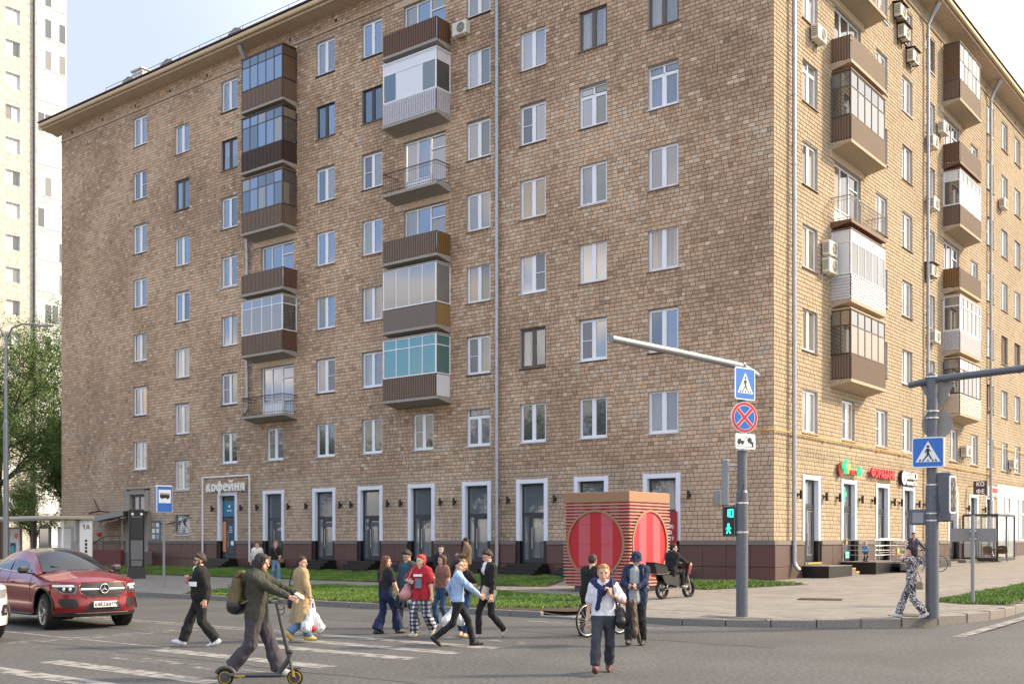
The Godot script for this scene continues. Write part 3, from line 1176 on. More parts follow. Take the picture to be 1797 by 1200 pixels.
func place_windows() -> void:
	for w in wins:
		var d := win_shape(w[5], w[3], w[4])
		var fm: Material = M.dark_frame if w[5] == 4 else (M.grey_wood if w[5] == 6 and w[0] == 0 else (M.wood_frame if w[5] == 6 else M.white_frame))
		var o := part(house, "window", d.frame, fm)
		o.transform = face(w[0], w[1], w[2] - w[4])
		part(o, "reveal", d.reveal, M.reveal)
		var low: bool = w[2] < 9.0 and w[0] == 0
		part(o, "sill", d.sill, M.sill_white if low or rng.randf() < 0.12 else M.sill_brown)
		var curtained := rng.randf() < (0.16 if w[0] == 0 else 0.3)
		var deep := rng.randf() < (0.42 if w[0] == 0 else 0.35)
		if deep:
			part(o, "room", room_mesh(w[3] + 0.7, w[4] + 0.9, 2.8), M.room_paint, Vector3(0, -0.6, -0.28))
			var cm: Material = [M.curtain, M.curtain, M.curtain_tan, M.curtain_green, M.curtain_blue][rng.randi() % 5]
			var style := rng.randi() % 4
			if style < 3: # drawn aside, more or less
				for q in [-1.0, 1.0]:
					var cw := rng.randf_range(0.22, 0.42) if style < 2 else rng.randf_range(0.1, 0.66)
					part(o, "curtain", pleats(cw, w[4] - 0.1), cm, Vector3(q * (w[3] / 2 - cw / 2 - 0.03), 0.06, -0.3))
			else:
				part(o, "blind", pleats(w[3] - 0.1, w[4] * rng.randf_range(0.3, 0.9)), M.curtain, Vector3(0, w[4] * 0.5, -0.3))
		for p in d.panes:
			var g: Material = M.glass_net if p[4] == 1 else (M.glass_curtain if curtained and rng.randf() < 0.8 else [M.glass, M.glass, M.glass, M.glass_smoke, M.glass_curtain, M.glass_dark][rng.randi() % 6])
			if w[0] == 1 and p[4] == 0 and not curtained:
				g = M.glass_grey
			if low:
				g = M.glass_smoke
			if deep and p[4] == 0:
				g = M.glass_room
			var q := part(o, "pane", pane_mesh(p[2], p[3]), g, Vector3(p[0], p[1], -0.125))
			q.rotation = Vector3(rng.randf_range(-0.007, 0.007), rng.randf_range(-0.012, 0.012), 0)
	# barred window near the ground
	var b := win_shape(0, 1.43, 1.15)
	var o2 := part(house, "window", b.frame, M.grey_wood)
	o2.transform = face(0, -36.785, 2.3)
	part(o2, "reveal", b.reveal, M.reveal)
	part(o2, "sill", b.sill, M.sill_white)
	for p in b.panes:
		part(o2, "pane", pane_mesh(p[2], p[3]), M.glass_dark, Vector3(p[0], p[1], -0.125))
	var bars := MB.new()
	for k in 9:
		var x := -0.68 + k * 0.17
		bars.tube([Vector3(x, 0.0, -0.02), Vector3(-x * 0.6, 1.15, -0.02)], 0.009, 5)
		bars.tube([Vector3(-0.7, 0.07 + k * 0.125, -0.03), Vector3(0.7, 0.07 + k * 0.125, -0.03)], 0.006, 4)
	part(o2, "grille", bars, M.white_frame)

# -------------------------------- balconies
func ribbed(m: MB, a: Vector3, b: Vector3, h: float, out: Vector3, step := 0.11) -> void:
	# corrugated sheet from a to b, h high
	var l := a.distance_to(b)
	var d := (b - a) / l
	var n := int(l / step)
	for k in n:
		var p := a + d * (l * k / n)
		var q := a + d * (l * (k + 0.55) / n)
		var r := a + d * (l * (k + 1) / n)
		var u := Vector3(0, h, 0)
		var o := out * 0.045
		m.quad(p + o, q + o, q + o + u, p + o + u)
		m.quad(q + o, q, q + u, q + o + u)
		m.quad(q, r, r + u, q + u)
		m.quad(r, r + o, r + o + u, r + u)

func bars(m: MB, a: Vector3, b: Vector3, h: float, step := 0.13) -> void:
	var l := a.distance_to(b)
	var n := int(l / step)
	for k in n + 1:
		var p := a.lerp(b, float(k) / n)
		m.tube([p, p + Vector3(0, h, 0)], 0.009, 4)
	m.tube([a + Vector3(0, h, 0), b + Vector3(0, h, 0)], 0.02, 5)
	m.tube([a + Vector3(0, h - 0.16, 0), b + Vector3(0, h - 0.16, 0)], 0.01, 4)
	m.tube([a + Vector3(0, 0.08, 0), b + Vector3(0, 0.08, 0)], 0.014, 4)
	for k in n: # row of scrolls under the handrail
		var p := a.lerp(b, (k + 0.5) / n) + Vector3(0, h - 0.08, 0)
		var t := (b - a).normalized() * 0.045
		m.tube([p - t, p + Vector3(0, 0.06, 0), p + t], 0.007, 4)

func balcony(f: int, s0: float, s1: float, k: int, deep: float, o: Dictionary) -> void:
	var W := s1 - s0
	var B := group_part(house, "balcony")
	B.transform = face(f, s0, 8.6 + STOREY * k)
	if o.has("label"):
		B.set_meta("label", o.label)
	var slab := MB.new()
	slab.prism(PackedVector2Array([Vector2(0, -0.30), Vector2(deep - 0.1, -0.13), Vector2(deep + 0.06, -0.13), Vector2(deep + 0.06, 0.0), Vector2(0, 0.0)]), -0.05, W + 0.05, Transform3D(Basis(Vector3(0, 0, 1), Vector3(0, 1, 0), Vector3(-1, 0, 0)), Vector3(W, 0, 0)))
	part(B, "slab", slab, M[o.get("slab", "concrete")])
	var c := [Vector3(0.02, 0.02, 0.02), Vector3(0.02, 0.02, deep), Vector3(W - 0.02, 0.02, deep), Vector3(W - 0.02, 0.02, 0.02)]
	var outs := [Vector3(-1, 0, 0), Vector3(0, 0, 1), Vector3(1, 0, 0)]
	var kinds: Array = o.rail
	for e in 3:
		var kd: String = kinds[e]
		var m := MB.new()
		if kd.begins_with("rib"):
			ribbed(m, c[e], c[e + 1], 0.98, outs[e])
			part(B, "railing_sheet", m, M[kd])
			m = MB.new()
			m.tube([c[e] + Vector3(0, 0.99, 0), c[e + 1] + Vector3(0, 0.99, 0)], 0.025, 5)
			part(B, "handrail", m, M.rust_iron if kd != "rib_white" else M.white_frame)
			m = MB.new()
			m.tube([c[e] + Vector3(0, 0.05, 0) + outs[e] * 0.03, c[e + 1] + Vector3(0, 0.05, 0) + outs[e] * 0.03], 0.014, 4)
			var n := int(c[e].distance_to(c[e + 1]) / 0.26)
			for q in n:
				var p: Vector3 = c[e].lerp(c[e + 1], (q + 0.5) / n) + Vector3(0, 0.84, 0) + outs[e] * 0.034
				var t: Vector3 = (c[e + 1] - c[e]).normalized() * 0.1
				m.tube([p - t + Vector3(0, 0.1, 0), p, p + t + Vector3(0, 0.1, 0)], 0.008, 4)
			part(B, "rail_scrolls", m, M.rust_iron if kd != "rib_white" else M.white_frame).set_meta("kind", "stuff")
		elif kd == "bars":
			bars(m, c[e], c[e + 1], 0.98)
			part(B, "railing", m, M.rust_iron if f == 0 else M.sign_back)
		elif kd.begins_with("siding"):
			for q in 8:
				var p0: Vector3 = c[e] + Vector3(0, 0.123 * q, 0)
				var p1: Vector3 = c[e + 1] + Vector3(0, 0.123 * q, 0)
				var mm := MB.new()
				mm.quad(p0 + outs[e] * 0.05, p1 + outs[e] * 0.05, p1 + outs[e] * 0.02 + Vector3(0, 0.123, 0), p0 + outs[e] * 0.02 + Vector3(0, 0.123, 0))
				mm.quad(p1 + outs[e] * 0.05, p0 + outs[e] * 0.05, p0, p1)
				part(B, "siding_board", mm, M[kd])
		else:
			var mid: Vector3 = (c[e] + c[e + 1]) / 2 + Vector3(0, 0.49, 0)
			m.box(mid, Vector3(maxf(0.04, absf(c[e + 1].x - c[e].x)), 0.98, maxf(0.04, absf(c[e + 1].z - c[e].z) - 0.05)))
			part(B, "railing_panel", m, M[kd])
	if o.has("glaze"):
		var fm: Material = M[o.glaze]
		var y0 := 1.02
		var y1: float = o.get("high", 2.84)
		var cross: float = o.get("cross", 0.0) # height of the crossbar
		var t: float = o.get("thick", 0.045)
		for e in 3:
			var a: Vector3 = c[e]
			var b: Vector3 = c[e + 1]
			var n: int = o.get("n", 4) if e == 1 else o.get("m", 1)
			var sidewall: String = o.get("side", "")
			var m := MB.new()
			var along := (b - a).normalized()
			var l := a.distance_to(b)
			var bs := Basis(along, Vector3.UP, along.cross(Vector3.UP))
			var bar := func(p: Vector3, len_: float, hgt: float) -> void:
				m.box(p, Vector3(len_, hgt, t), 0.006, bs)
			bar.call((a + b) / 2 + Vector3(0, y0 + t / 2, 0), l, t * 1.2)
			bar.call((a + b) / 2 + Vector3(0, y1 - t / 2, 0), l, t * 1.2)
			if cross > 0.0:
				bar.call((a + b) / 2 + Vector3(0, cross, 0), l, t)
			for q in n + 1:
				var p: Vector3 = a + along * (t * 0.5 + (l - t) * q / n)
				if q > 0 and q < n or e == 1 or e == 0 and q == 0 or e == 2 and q == n:
					m.box(p + Vector3(0, (y0 + y1) / 2, 0), Vector3(t * (1.6 if q == 0 or q == n else 1.0), y1 - y0 - 0.01, t * 1.1), 0.006, bs)
			part(B, "glazing_frame", m, fm)
			for q in n:
				var pw := (l - t) / n - t * 1.1
				var rows := [[y0 + t, (cross if cross > 0.0 else y1) - t * 0.6]]
				if cross > 0.0:
					rows.append([cross + t * 0.5, y1 - t])
				for w in rows.size():
					var r = rows[w]
					var gm: Material = M[o.get("pane", "glass_smoke")]
					if o.has("pool"):
						gm = M[o.pool[(q * 3 + w + e) % o.pool.size()]]
					if w == 1 and o.has("upper"):
						gm = M[o.upper]
					if sidewall and e != 1:
						gm = M[sidewall]
						if sidewall == "plank": # boarded side
							var nb := 6
							for z in nb:
								var pl := MB.new()
								pl.box(Vector3.ZERO, Vector3(pw + 0.03, (r[1] - r[0]) / nb - 0.008, 0.025), 0.004, bs)
								part(B, "plank", pl, M.plank, a + along * (t * 0.5 + (l - t) * (q + 0.5) / n) + Vector3(0, r[0] + (r[1] - r[0]) * (z + 0.5) / nb, 0))
							continue
					var pm := MB.new()
					pm.box(Vector3.ZERO, Vector3(pw, r[1] - r[0], 0.01), 0.0, bs * Basis(Vector3.UP, rng.randf_range(-0.02, 0.02)))
					part(B, "pane", pm, gm, a + along * (t * 0.5 + (l - t) * (q + 0.5) / n) + Vector3(0, (r[0] + r[1]) / 2, 0))
		var rf := MB.new()
		rf.box(Vector3(W / 2, y1 + 0.05, deep / 2), Vector3(W + 0.1, 0.07, deep + 0.1), 0.01)
		part(B, "cover", rf, M[o.get("roof", "concrete")])

func balcony_door(f: int, s0: float, s1: float, k: int, wide_lintel: bool) -> void:
	var w := s1 - s0
	var h := 2.6
	var fr := MB.new()
	var z := -0.14
	for x in [0.04, w * 0.3, w * 0.62, w - 0.04]:
		fr.box(Vector3(x, h / 2, z), Vector3(0.08, h, 0.09), 0.01)
	fr.box(Vector3(w / 2, h - 0.04, z + 0.002), Vector3(w, 0.08, 0.09), 0.01)
	fr.box(Vector3(w / 2, 0.05, z + 0.002), Vector3(w, 0.1, 0.09), 0.01)
	fr.box(Vector3(w * 0.81, 1.98, z + 0.004), Vector3(w * 0.38, 0.07, 0.09), 0.01)
	fr.box(Vector3(w * 0.31, 0.75, z + 0.004), Vector3(w * 0.6, 0.07, 0.09), 0.01)
	var o := part(house, "balcony_door", fr, M.white_frame if rng.randf() < 0.8 else M.grey_wood)
	o.transform = face(f, s0, 8.65 + STOREY * k)
	for p in [[w * 0.17, 1.66, w * 0.24, 1.7], [w * 0.46, 1.66, w * 0.28, 1.7], [w * 0.81, 2.25, w * 0.32, 0.46], [w * 0.81, 1.02, w * 0.32, 1.8]]:
		var q := part(o, "pane", pane_mesh(p[2], p[3]), M.glass if rng.randf() < 0.7 else M.glass_curtain, Vector3(p[0], p[1], z))
		q.rotation.y = rng.randf_range(-0.015, 0.015)
	part(o, "panel", pane_mesh(w * 0.55, 0.62), M.white_frame, Vector3(w * 0.31, 0.4, z))
	var rv := MB.new()
	rv.box(Vector3(-0.012, h / 2, -0.1), Vector3(0.03, h, 0.2))
	rv.box(Vector3(w + 0.012, h / 2, -0.1), Vector3(0.03, h, 0.2))
	rv.box(Vector3(w / 2, h + 0.012, -0.1), Vector3(w, 0.03, 0.2))
	part(o, "reveal", rv, M.reveal)
	var lt := MB.new()
	lt.box(Vector3(w / 2 - 0.12, h + 0.19, 0.02), Vector3(w + 0.9, 0.32, 0.07), 0.01)
	part(o, "lintel", lt, M.concrete_cream if f == 1 else M.soffit)

func build_balconies() -> void:
	for k in 6:
		balcony_door(0, -29.66, -27.02, k, true)
		balcony_door(0, -19.02, -16.35, k, true)
		balcony_door(1, 5.95, 8.95, k, true)
		balcony_door(1, 21.0, 23.7, k, true)
	var b1 := [-30.12, -26.76]
	var b2 := [-19.46, -16.04]
	var c1 := [5.55, 9.6]
	var c2 := [20.8, 24.7]
	var rib := ["rib_brown", "rib_brown", "rib_brown"]
	balcony(0, b1[0], b1[1], 5, 0.95, {"rail": rib, "glaze": "dark_frame", "n": 5, "m": 1, "cross": 2.25, "pool": ["glass_smoke", "glass", "glass_dark"], "side": "plank", "high": 2.75, "roof": "rib_rust", "label": "top glazed balcony with dark frames and boarded side"})
	balcony(0, b1[0], b1[1], 4, 0.95, {"rail": ["rib_dark", "rib_dark", "rib_dark"], "glaze": "dark_frame", "n": 5, "m": 1, "cross": 2.3, "pool": ["glass", "glass_dark", "glass", "glass_curtain", "glass_smoke"], "roof": "rib_dark"})
	balcony(0, b1[0], b1[1], 3, 0.95, {"rail": rib, "glaze": "brown_frame", "n": 5, "m": 2, "cross": 2.2, "pool": ["glass", "glass_smoke", "glass_curtain", "glass_dark", "glass"], "roof": "rib_brown"})
	balcony(0, b1[0], b1[1], 2, 0.95, {"rail": ["rib_brown", "rib_brown", "rib_rust"]})
	balcony(0, b1[0], b1[1], 1, 0.95, {"rail": ["rib_brown", "rib_brown", "rib_rust"], "glaze": "white_frame", "n": 4, "cross": 2.4, "upper": "glass_grey", "pool": ["glass_curtain", "glass_curtain", "glass"], "roof": "concrete"})
	balcony(0, b1[0], b1[1], 0, 0.95, {"rail": ["bars", "bars", "bars"]})
	balcony(0, b2[0], b2[1], 5, 0.98, {"rail": ["rib_rust", "rib_rust", "rib_rust"]})
	balcony(0, b2[0], b2[1], 4, 0.98, {"rail": ["rib_white", "rib_white", "rib_white"], "glaze": "white_frame", "n": 4, "cross": 2.35, "upper": "panel_white", "pool": ["panel_white", "glass_smoke", "glass_smoke", "panel_white"], "roof": "panel_white", "label": "white glazed balcony with white ribbed front"})
	balcony(0, b2[0], b2[1], 3, 0.98, {"rail": ["bars", "bars", "bars"]})
	balcony(0, b2[0], b2[1], 2, 0.98, {"rail": ["rib_brown", "rib_brown", "rib_ochre"]})
	balcony(0, b2[0], b2[1], 1, 0.98, {"rail": ["panel_taupe", "panel_taupe", "panel_ochre"], "glaze": "white_frame", "n": 4, "pool": ["glass_curtain", "glass_grey", "glass_grey"], "roof": "concrete"})
	balcony(0, b2[0], b2[1], 0, 0.98, {"rail": ["rib_brown", "rib_brown", "panel_white"], "glaze": "white_frame", "n": 4, "cross": 2.35, "pane": "glass_teal", "roof": "concrete", "label": "balcony glazed with teal glass in white frames"})
	balcony(1, c1[0], c1[1], 5, 0.85, {"rail": ["bars", "bars", "bars"], "slab": "concrete_cream"})
	balcony(1, c1[0], c1[1], 4, 0.85, {"rail": rib, "slab": "concrete_cream"})
	balcony(1, c1[0], c1[1], 3, 0.85, {"rail": rib, "glaze": "grey_wood", "n": 5, "m": 2, "cross": 2.2, "pool": ["glass", "glass_grey", "glass"], "slab": "concrete_cream", "roof": "rib_rust"})
	balcony(1, c1[0], c1[1], 2, 0.85, {"rail": ["bars", "bars", "bars"], "slab": "rib_rust"})
	balcony(1, c1[0], c1[1], 1, 0.85, {"rail": ["siding", "siding", "siding"], "glaze": "white_frame", "n": 5, "cross": 2.35, "upper": "panel_white", "pool": ["panel_white", "glass", "glass_grey"], "slab": "concrete_cream", "roof": "rib_rust"})
	balcony(1, c1[0], c1[1], 0, 0.85, {"rail": rib, "glaze": "brown_frame", "n": 5, "m": 2, "cross": 2.2, "pool": ["glass", "glass_curtain", "glass"], "slab": "concrete_cream", "roof": "concrete_cream"})
	balcony(1, c2[0], c2[1], 5, 0.85, {"rail": rib, "glaze": "grey_wood", "n": 5, "cross": 2.0, "pool": ["glass", "panel_white"], "side": "plank", "slab": "concrete_cream", "high": 2.9, "roof": "grey_wood"})
	balcony(1, c2[0], c2[1], 4, 0.85, {"rail": ["rib_rust", "rib_brown", "rib_brown"], "slab": "rib_rust"})
	balcony(1, c2[0], c2[1], 3, 0.85, {"rail": rib, "glaze": "white_frame", "n": 5, "m": 1, "cross": 2.3, "pool": ["glass", "panel_white", "glass_grey"], "slab": "concrete_cream", "roof": "rib_rust", "thick": 0.06})
	balcony(1, c2[0], c2[1], 2, 0.85, {"rail": ["rib_ochre", "rib_brown", "rib_brown"], "slab": "concrete_cream"})
	balcony(1, c2[0], c2[1], 1, 0.85, {"rail": ["rib_white", "rib_white", "rib_white"], "glaze": "white_frame", "n": 5, "m": 1, "cross": 2.3, "pool": ["glass", "glass_grey", "glass"], "slab": "concrete_cream", "roof": "concrete_cream", "thick": 0.06})
	balcony(1, c2[0], c2[1], 0, 0.85, {"rail": ["siding_tan", "siding_tan", "siding_tan"], "glaze": "brown_frame", "n": 5, "m": 1, "cross": 2.3, "pool": ["glass", "glass_grey", "panel_white"], "slab": "concrete_cream", "roof": "concrete_cream"})

# -------------------------------- shop doors
func build_doors() -> void:
	var n := 0
	for d in doors():
		var o := group_part(house, "shop_door")
		var w: float = d[3]
		var base := 0.98 if d[0] == 0 else 1.12
		if d[0] == 1 and d[1] > 20.0:
			base = 0.95
		o.transform = face(d[0], d[1], base)
		var h: float = d[2] - base
		var tr := MB.new()
		var t := 0.2
		var lo := 1.95 - base
		for q in [-1, 1]:
			tr.box(Vector3(q * (w / 2 - t / 2), (h + lo) / 2, -0.06), Vector3(t, h - lo, 0.26), 0.01)
		tr.box(Vector3(0, h - t / 2 - 0.01, -0.061), Vector3(w - 2 * t + 0.01, t - 0.02, 0.255), 0.01)
		part(o, "door_surround", tr, M.white_trim)
		for q in [-1, 1]:
			part(o, "jamb_slab", MB.new().box(Vector3(q * (w / 2 - t / 2), lo / 2 - 0.2, -0.07), Vector3(t, lo + 0.4 - 0.01, 0.25), 0.006), M.granite_black)
		var iw := w - 2 * t
		var fr := MB.new()
		var z := -0.17
		var fy := h - t - 0.02
		var ty := 2.15 if d[0] == 0 else 2.25
		for q in [-1, 1]:
			fr.box(Vector3(q * (iw / 2 - 0.04), fy / 2, z), Vector3(0.08, fy, 0.09), 0.008)
		fr.box(Vector3(0, fy - 0.04, z + 0.002), Vector3(iw, 0.08, 0.09), 0.008)
		fr.box(Vector3(0, ty, z + 0.002), Vector3(iw, 0.14, 0.10), 0.008)
		fr.box(Vector3(-iw * 0.17, ty / 2, z + 0.002), Vector3(0.10, ty, 0.09), 0.008)
		fr.box(Vector3(0, 0.07, z + 0.003), Vector3(iw, 0.14, 0.09), 0.008)
		# leaf frame
		for q in [-1, 1]:
			fr.box(Vector3(iw * 0.165 + q * iw * 0.265, ty / 2, z + 0.012), Vector3(0.09, ty - 0.1, 0.09), 0.008)
		fr.box(Vector3(iw * 0.165, ty - 0.13, z + 0.012), Vector3(iw * 0.5, 0.11, 0.09), 0.008)
		fr.box(Vector3(iw * 0.165, 0.14, z + 0.012), Vector3(iw * 0.5, 0.16, 0.09), 0.008)
		part(o, "door_frame", fr, M.door_grey if M.has("door_grey") else mat("door_grey", lin(0.030, 0.034, 0.042), 0.4))
		var gm: Material = M.glass_shop
		part(o, "shop_room", room_mesh(2.6, 3.9, 4.2), M.shop_paint, Vector3(0, -0.02, -0.3))
		part(o, "transom_pane", pane_mesh(iw - 0.16, fy - ty - 0.15), gm, Vector3(0, (fy + ty) / 2, z))
		part(o, "side_pane", pane_mesh(iw * 0.26, ty - 0.22), gm, Vector3(-iw * 0.325, ty / 2 + 0.03, z))
		part(o, "door_pane", pane_mesh(iw * 0.45, ty - 0.42), gm, Vector3(iw * 0.165, ty / 2 + 0.02, z + 0.004))
		var hd := MB.new()
		hd.tube([Vector3(-iw * 0.05, 0.62, z + 0.11), Vector3(-iw * 0.05, 1.55, z + 0.11)], 0.018, 6)
		for y in [0.75, 1.42]:
			hd.tube([Vector3(-iw * 0.05, y, z + 0.03), Vector3(-iw * 0.05, y, z + 0.11)], 0.012, 5)
		part(o, "handle", hd, M.steel)
		var seal := MB.new() # bright gasket round the door glass
		for q in [-1, 1]:
			seal.box(Vector3(iw * 0.165 + q * iw * 0.205, ty / 2 + 0.02, z + 0.06), Vector3(0.012, ty - 0.5, 0.006))
			seal.box(Vector3(iw * 0.165, ty / 2 + 0.02 + q * (ty / 2 - 0.25), z + 0.06), Vector3(iw * 0.41, 0.012, 0.006))
		part(o, "glazing_bead", seal, M.reveal)
		if d[0] == 0:
			for k in 4:
				var st := MB.new()
				var ww := w + 0.5 - 0.1 * k
				st.box(Vector3(0, -0.02 - 0.135 * (3 - k) - 0.06, 0.40 + 0.14 * (3 - k)), Vector3(ww, 0.13, 0.62 - 0.16 + 0.28 * (3 - k) + 0.1), 0.01)
				part(o, "step", st, M.granite_black)
		n += 1
	# entrance to the flats at the far left end, with its high window
	var e := group_part(house, "stair_entrance")
	e.transform = face(0, -41.18, 0.6)
	var tr2 := MB.new()
	for q in [-1, 1]:
		tr2.box(Vector3(q * 0.98, 2.2, 0.02), Vector3(0.38, 4.4, 0.22), 0.02)
	tr2.box(Vector3(0, 4.32, 0.022), Vector3(1.58, 0.34, 0.22), 0.02)
	tr2.box(Vector3(0, 4.52, 0.06), Vector3(2.45, 0.1, 0.32), 0.02)
	tr2.box(Vector3(0, 2.62, 0.0), Vector3(1.58, 0.2, 0.2), 0.02)
	part(e, "door_surround", tr2, M.concrete)
	var wd := MB.new()
	for q in [-0.7, 0.0, 0.7]:
		wd.box(Vector3(q, 3.45, -0.1), Vector3(0.14, 1.45, 0.08), 0.01)
	wd.box(Vector3(0, 4.08, -0.098), Vector3(1.5, 0.14, 0.08), 0.01)
	wd.box(Vector3(0, 2.8, -0.098), Vector3(1.5, 0.14, 0.08), 0.01)
	part(e, "window_frame", wd, M.panel_taupe)
	for q in [-0.35, 0.35]:
		part(e, "pane", pane_mesh(0.56, 1.15), M.glass_dark, Vector3(q, 3.44, -0.1))
	part(e, "door", MB.new().box(Vector3(0, 1.25, -0.08), Vector3(1.56, 2.5, 0.08), 0.01), M.grey_wood)

func build_pipes() -> void:
	for p in [[0, -13.12, 28.5, 0.75], [0, -30.62, 28.5, 9.0], [1, 1.45, 28.5, 0.95], [1, 17.75, 28.5, 0.9], [1, 29.4, 28.5, 1.1]]:
		var m := MB.new()
		var z := 0.2
		var top: float = p[2]
		m.tube([Vector3(0, top + 0.28, 0.72), Vector3(0, top - 0.25, 0.42), Vector3(0, top - 0.7, z), Vector3(0, top - 1.2, z), Vector3(0, p[3] + 0.25, z), Vector3(0, p[3] + 0.04, z + 0.05), Vector3(0, p[3] - 0.14, z + 0.2)], [0.13, 0.1, 0.085, 0.085, 0.085, 0.085, 0.09], 12)
		var y := top - 1.3
		while y > p[3] + 0.5:
			m.lathe(Vector3(0, y, z), [Vector2(0.085, -0.05), Vector2(0.097, -0.04), Vector2(0.097, 0.04), Vector2(0.085, 0.05)], 12)
			y -= 1.35
		var o := part(house, "downpipe", m, M.zinc)
		o.transform = face(p[0], p[1], 0)
		var c := MB.new()
		y = top - 1.9
		while y > p[3] + 0.5:
			c.tube([Vector3(-0.12, y, 0.0), Vector3(-0.1, y, z)], 0.01, 4)
			c.tube([Vector3(0.12, y, 0.0), Vector3(0.1, y, z)], 0.01, 4)
			y -= 1.9
		part(o, "clamps", c, M.iron)
	var g := MB.new()
	g.tube([Vector3(-1.3, 6.12, 0.05), Vector3(-1.3, 6.12, 0.12), Vector3(0.12, 6.10, 0.12), Vector3(0.12, 6.10, -15.0), Vector3(0.12, 5.92, -17.0), Vector3(0.12, 5.85, -30.6), Vector3(0.12, 7.6, -30.7), Vector3(0.12, 7.55, -46.0)], 0.025, 8)
	var gp := part(house, "gas_pipe", g, M.gas_yellow)
	var br := MB.new()
	for k in 9:
		br.box(Vector3(0.07, 6.0 if k < 5 else 5.82, -1.6 - k * 3.1), Vector3(0.12, 0.035, 0.16), 0.01)
	part(gp, "brackets", br, M.gas_yellow)
	# white rendered ground floor further along the side street
	var wp := MB.new()
	wp.box(Vector3(38.7, 3.65, 0.03), Vector3(14.6, 3.4, 0.06), 0.0)
	part(house, "white_render", wp, M.tower_white).transform = face(1, 0, 0)
	for s in [33.6, 37.0, 40.4]:
		var fr := MB.new()
		for q in [-1, 1]:
			fr.box(Vector3(q * 0.62, 1.35, 0), Vector3(0.08, 2.7, 0.1), 0.01)
		for y in [0.05, 1.7, 2.65]:
			fr.box(Vector3(0, y, 0.002), Vector3(1.2, 0.1, 0.1), 0.01)
		var o := part(house, "window", fr, M.white_frame)
		o.transform = face(1, s, 1.95) * Transform3D(Basis.IDENTITY, Vector3(0, 0, 0.08))
		part(o, "pane", pane_mesh(1.16, 1.5), M.glass_grey, Vector3(0, 0.88, -0.01))
		part(o, "pane", pane_mesh(1.16, 0.82), M.glass_grey, Vector3(0, 2.17, -0.01))

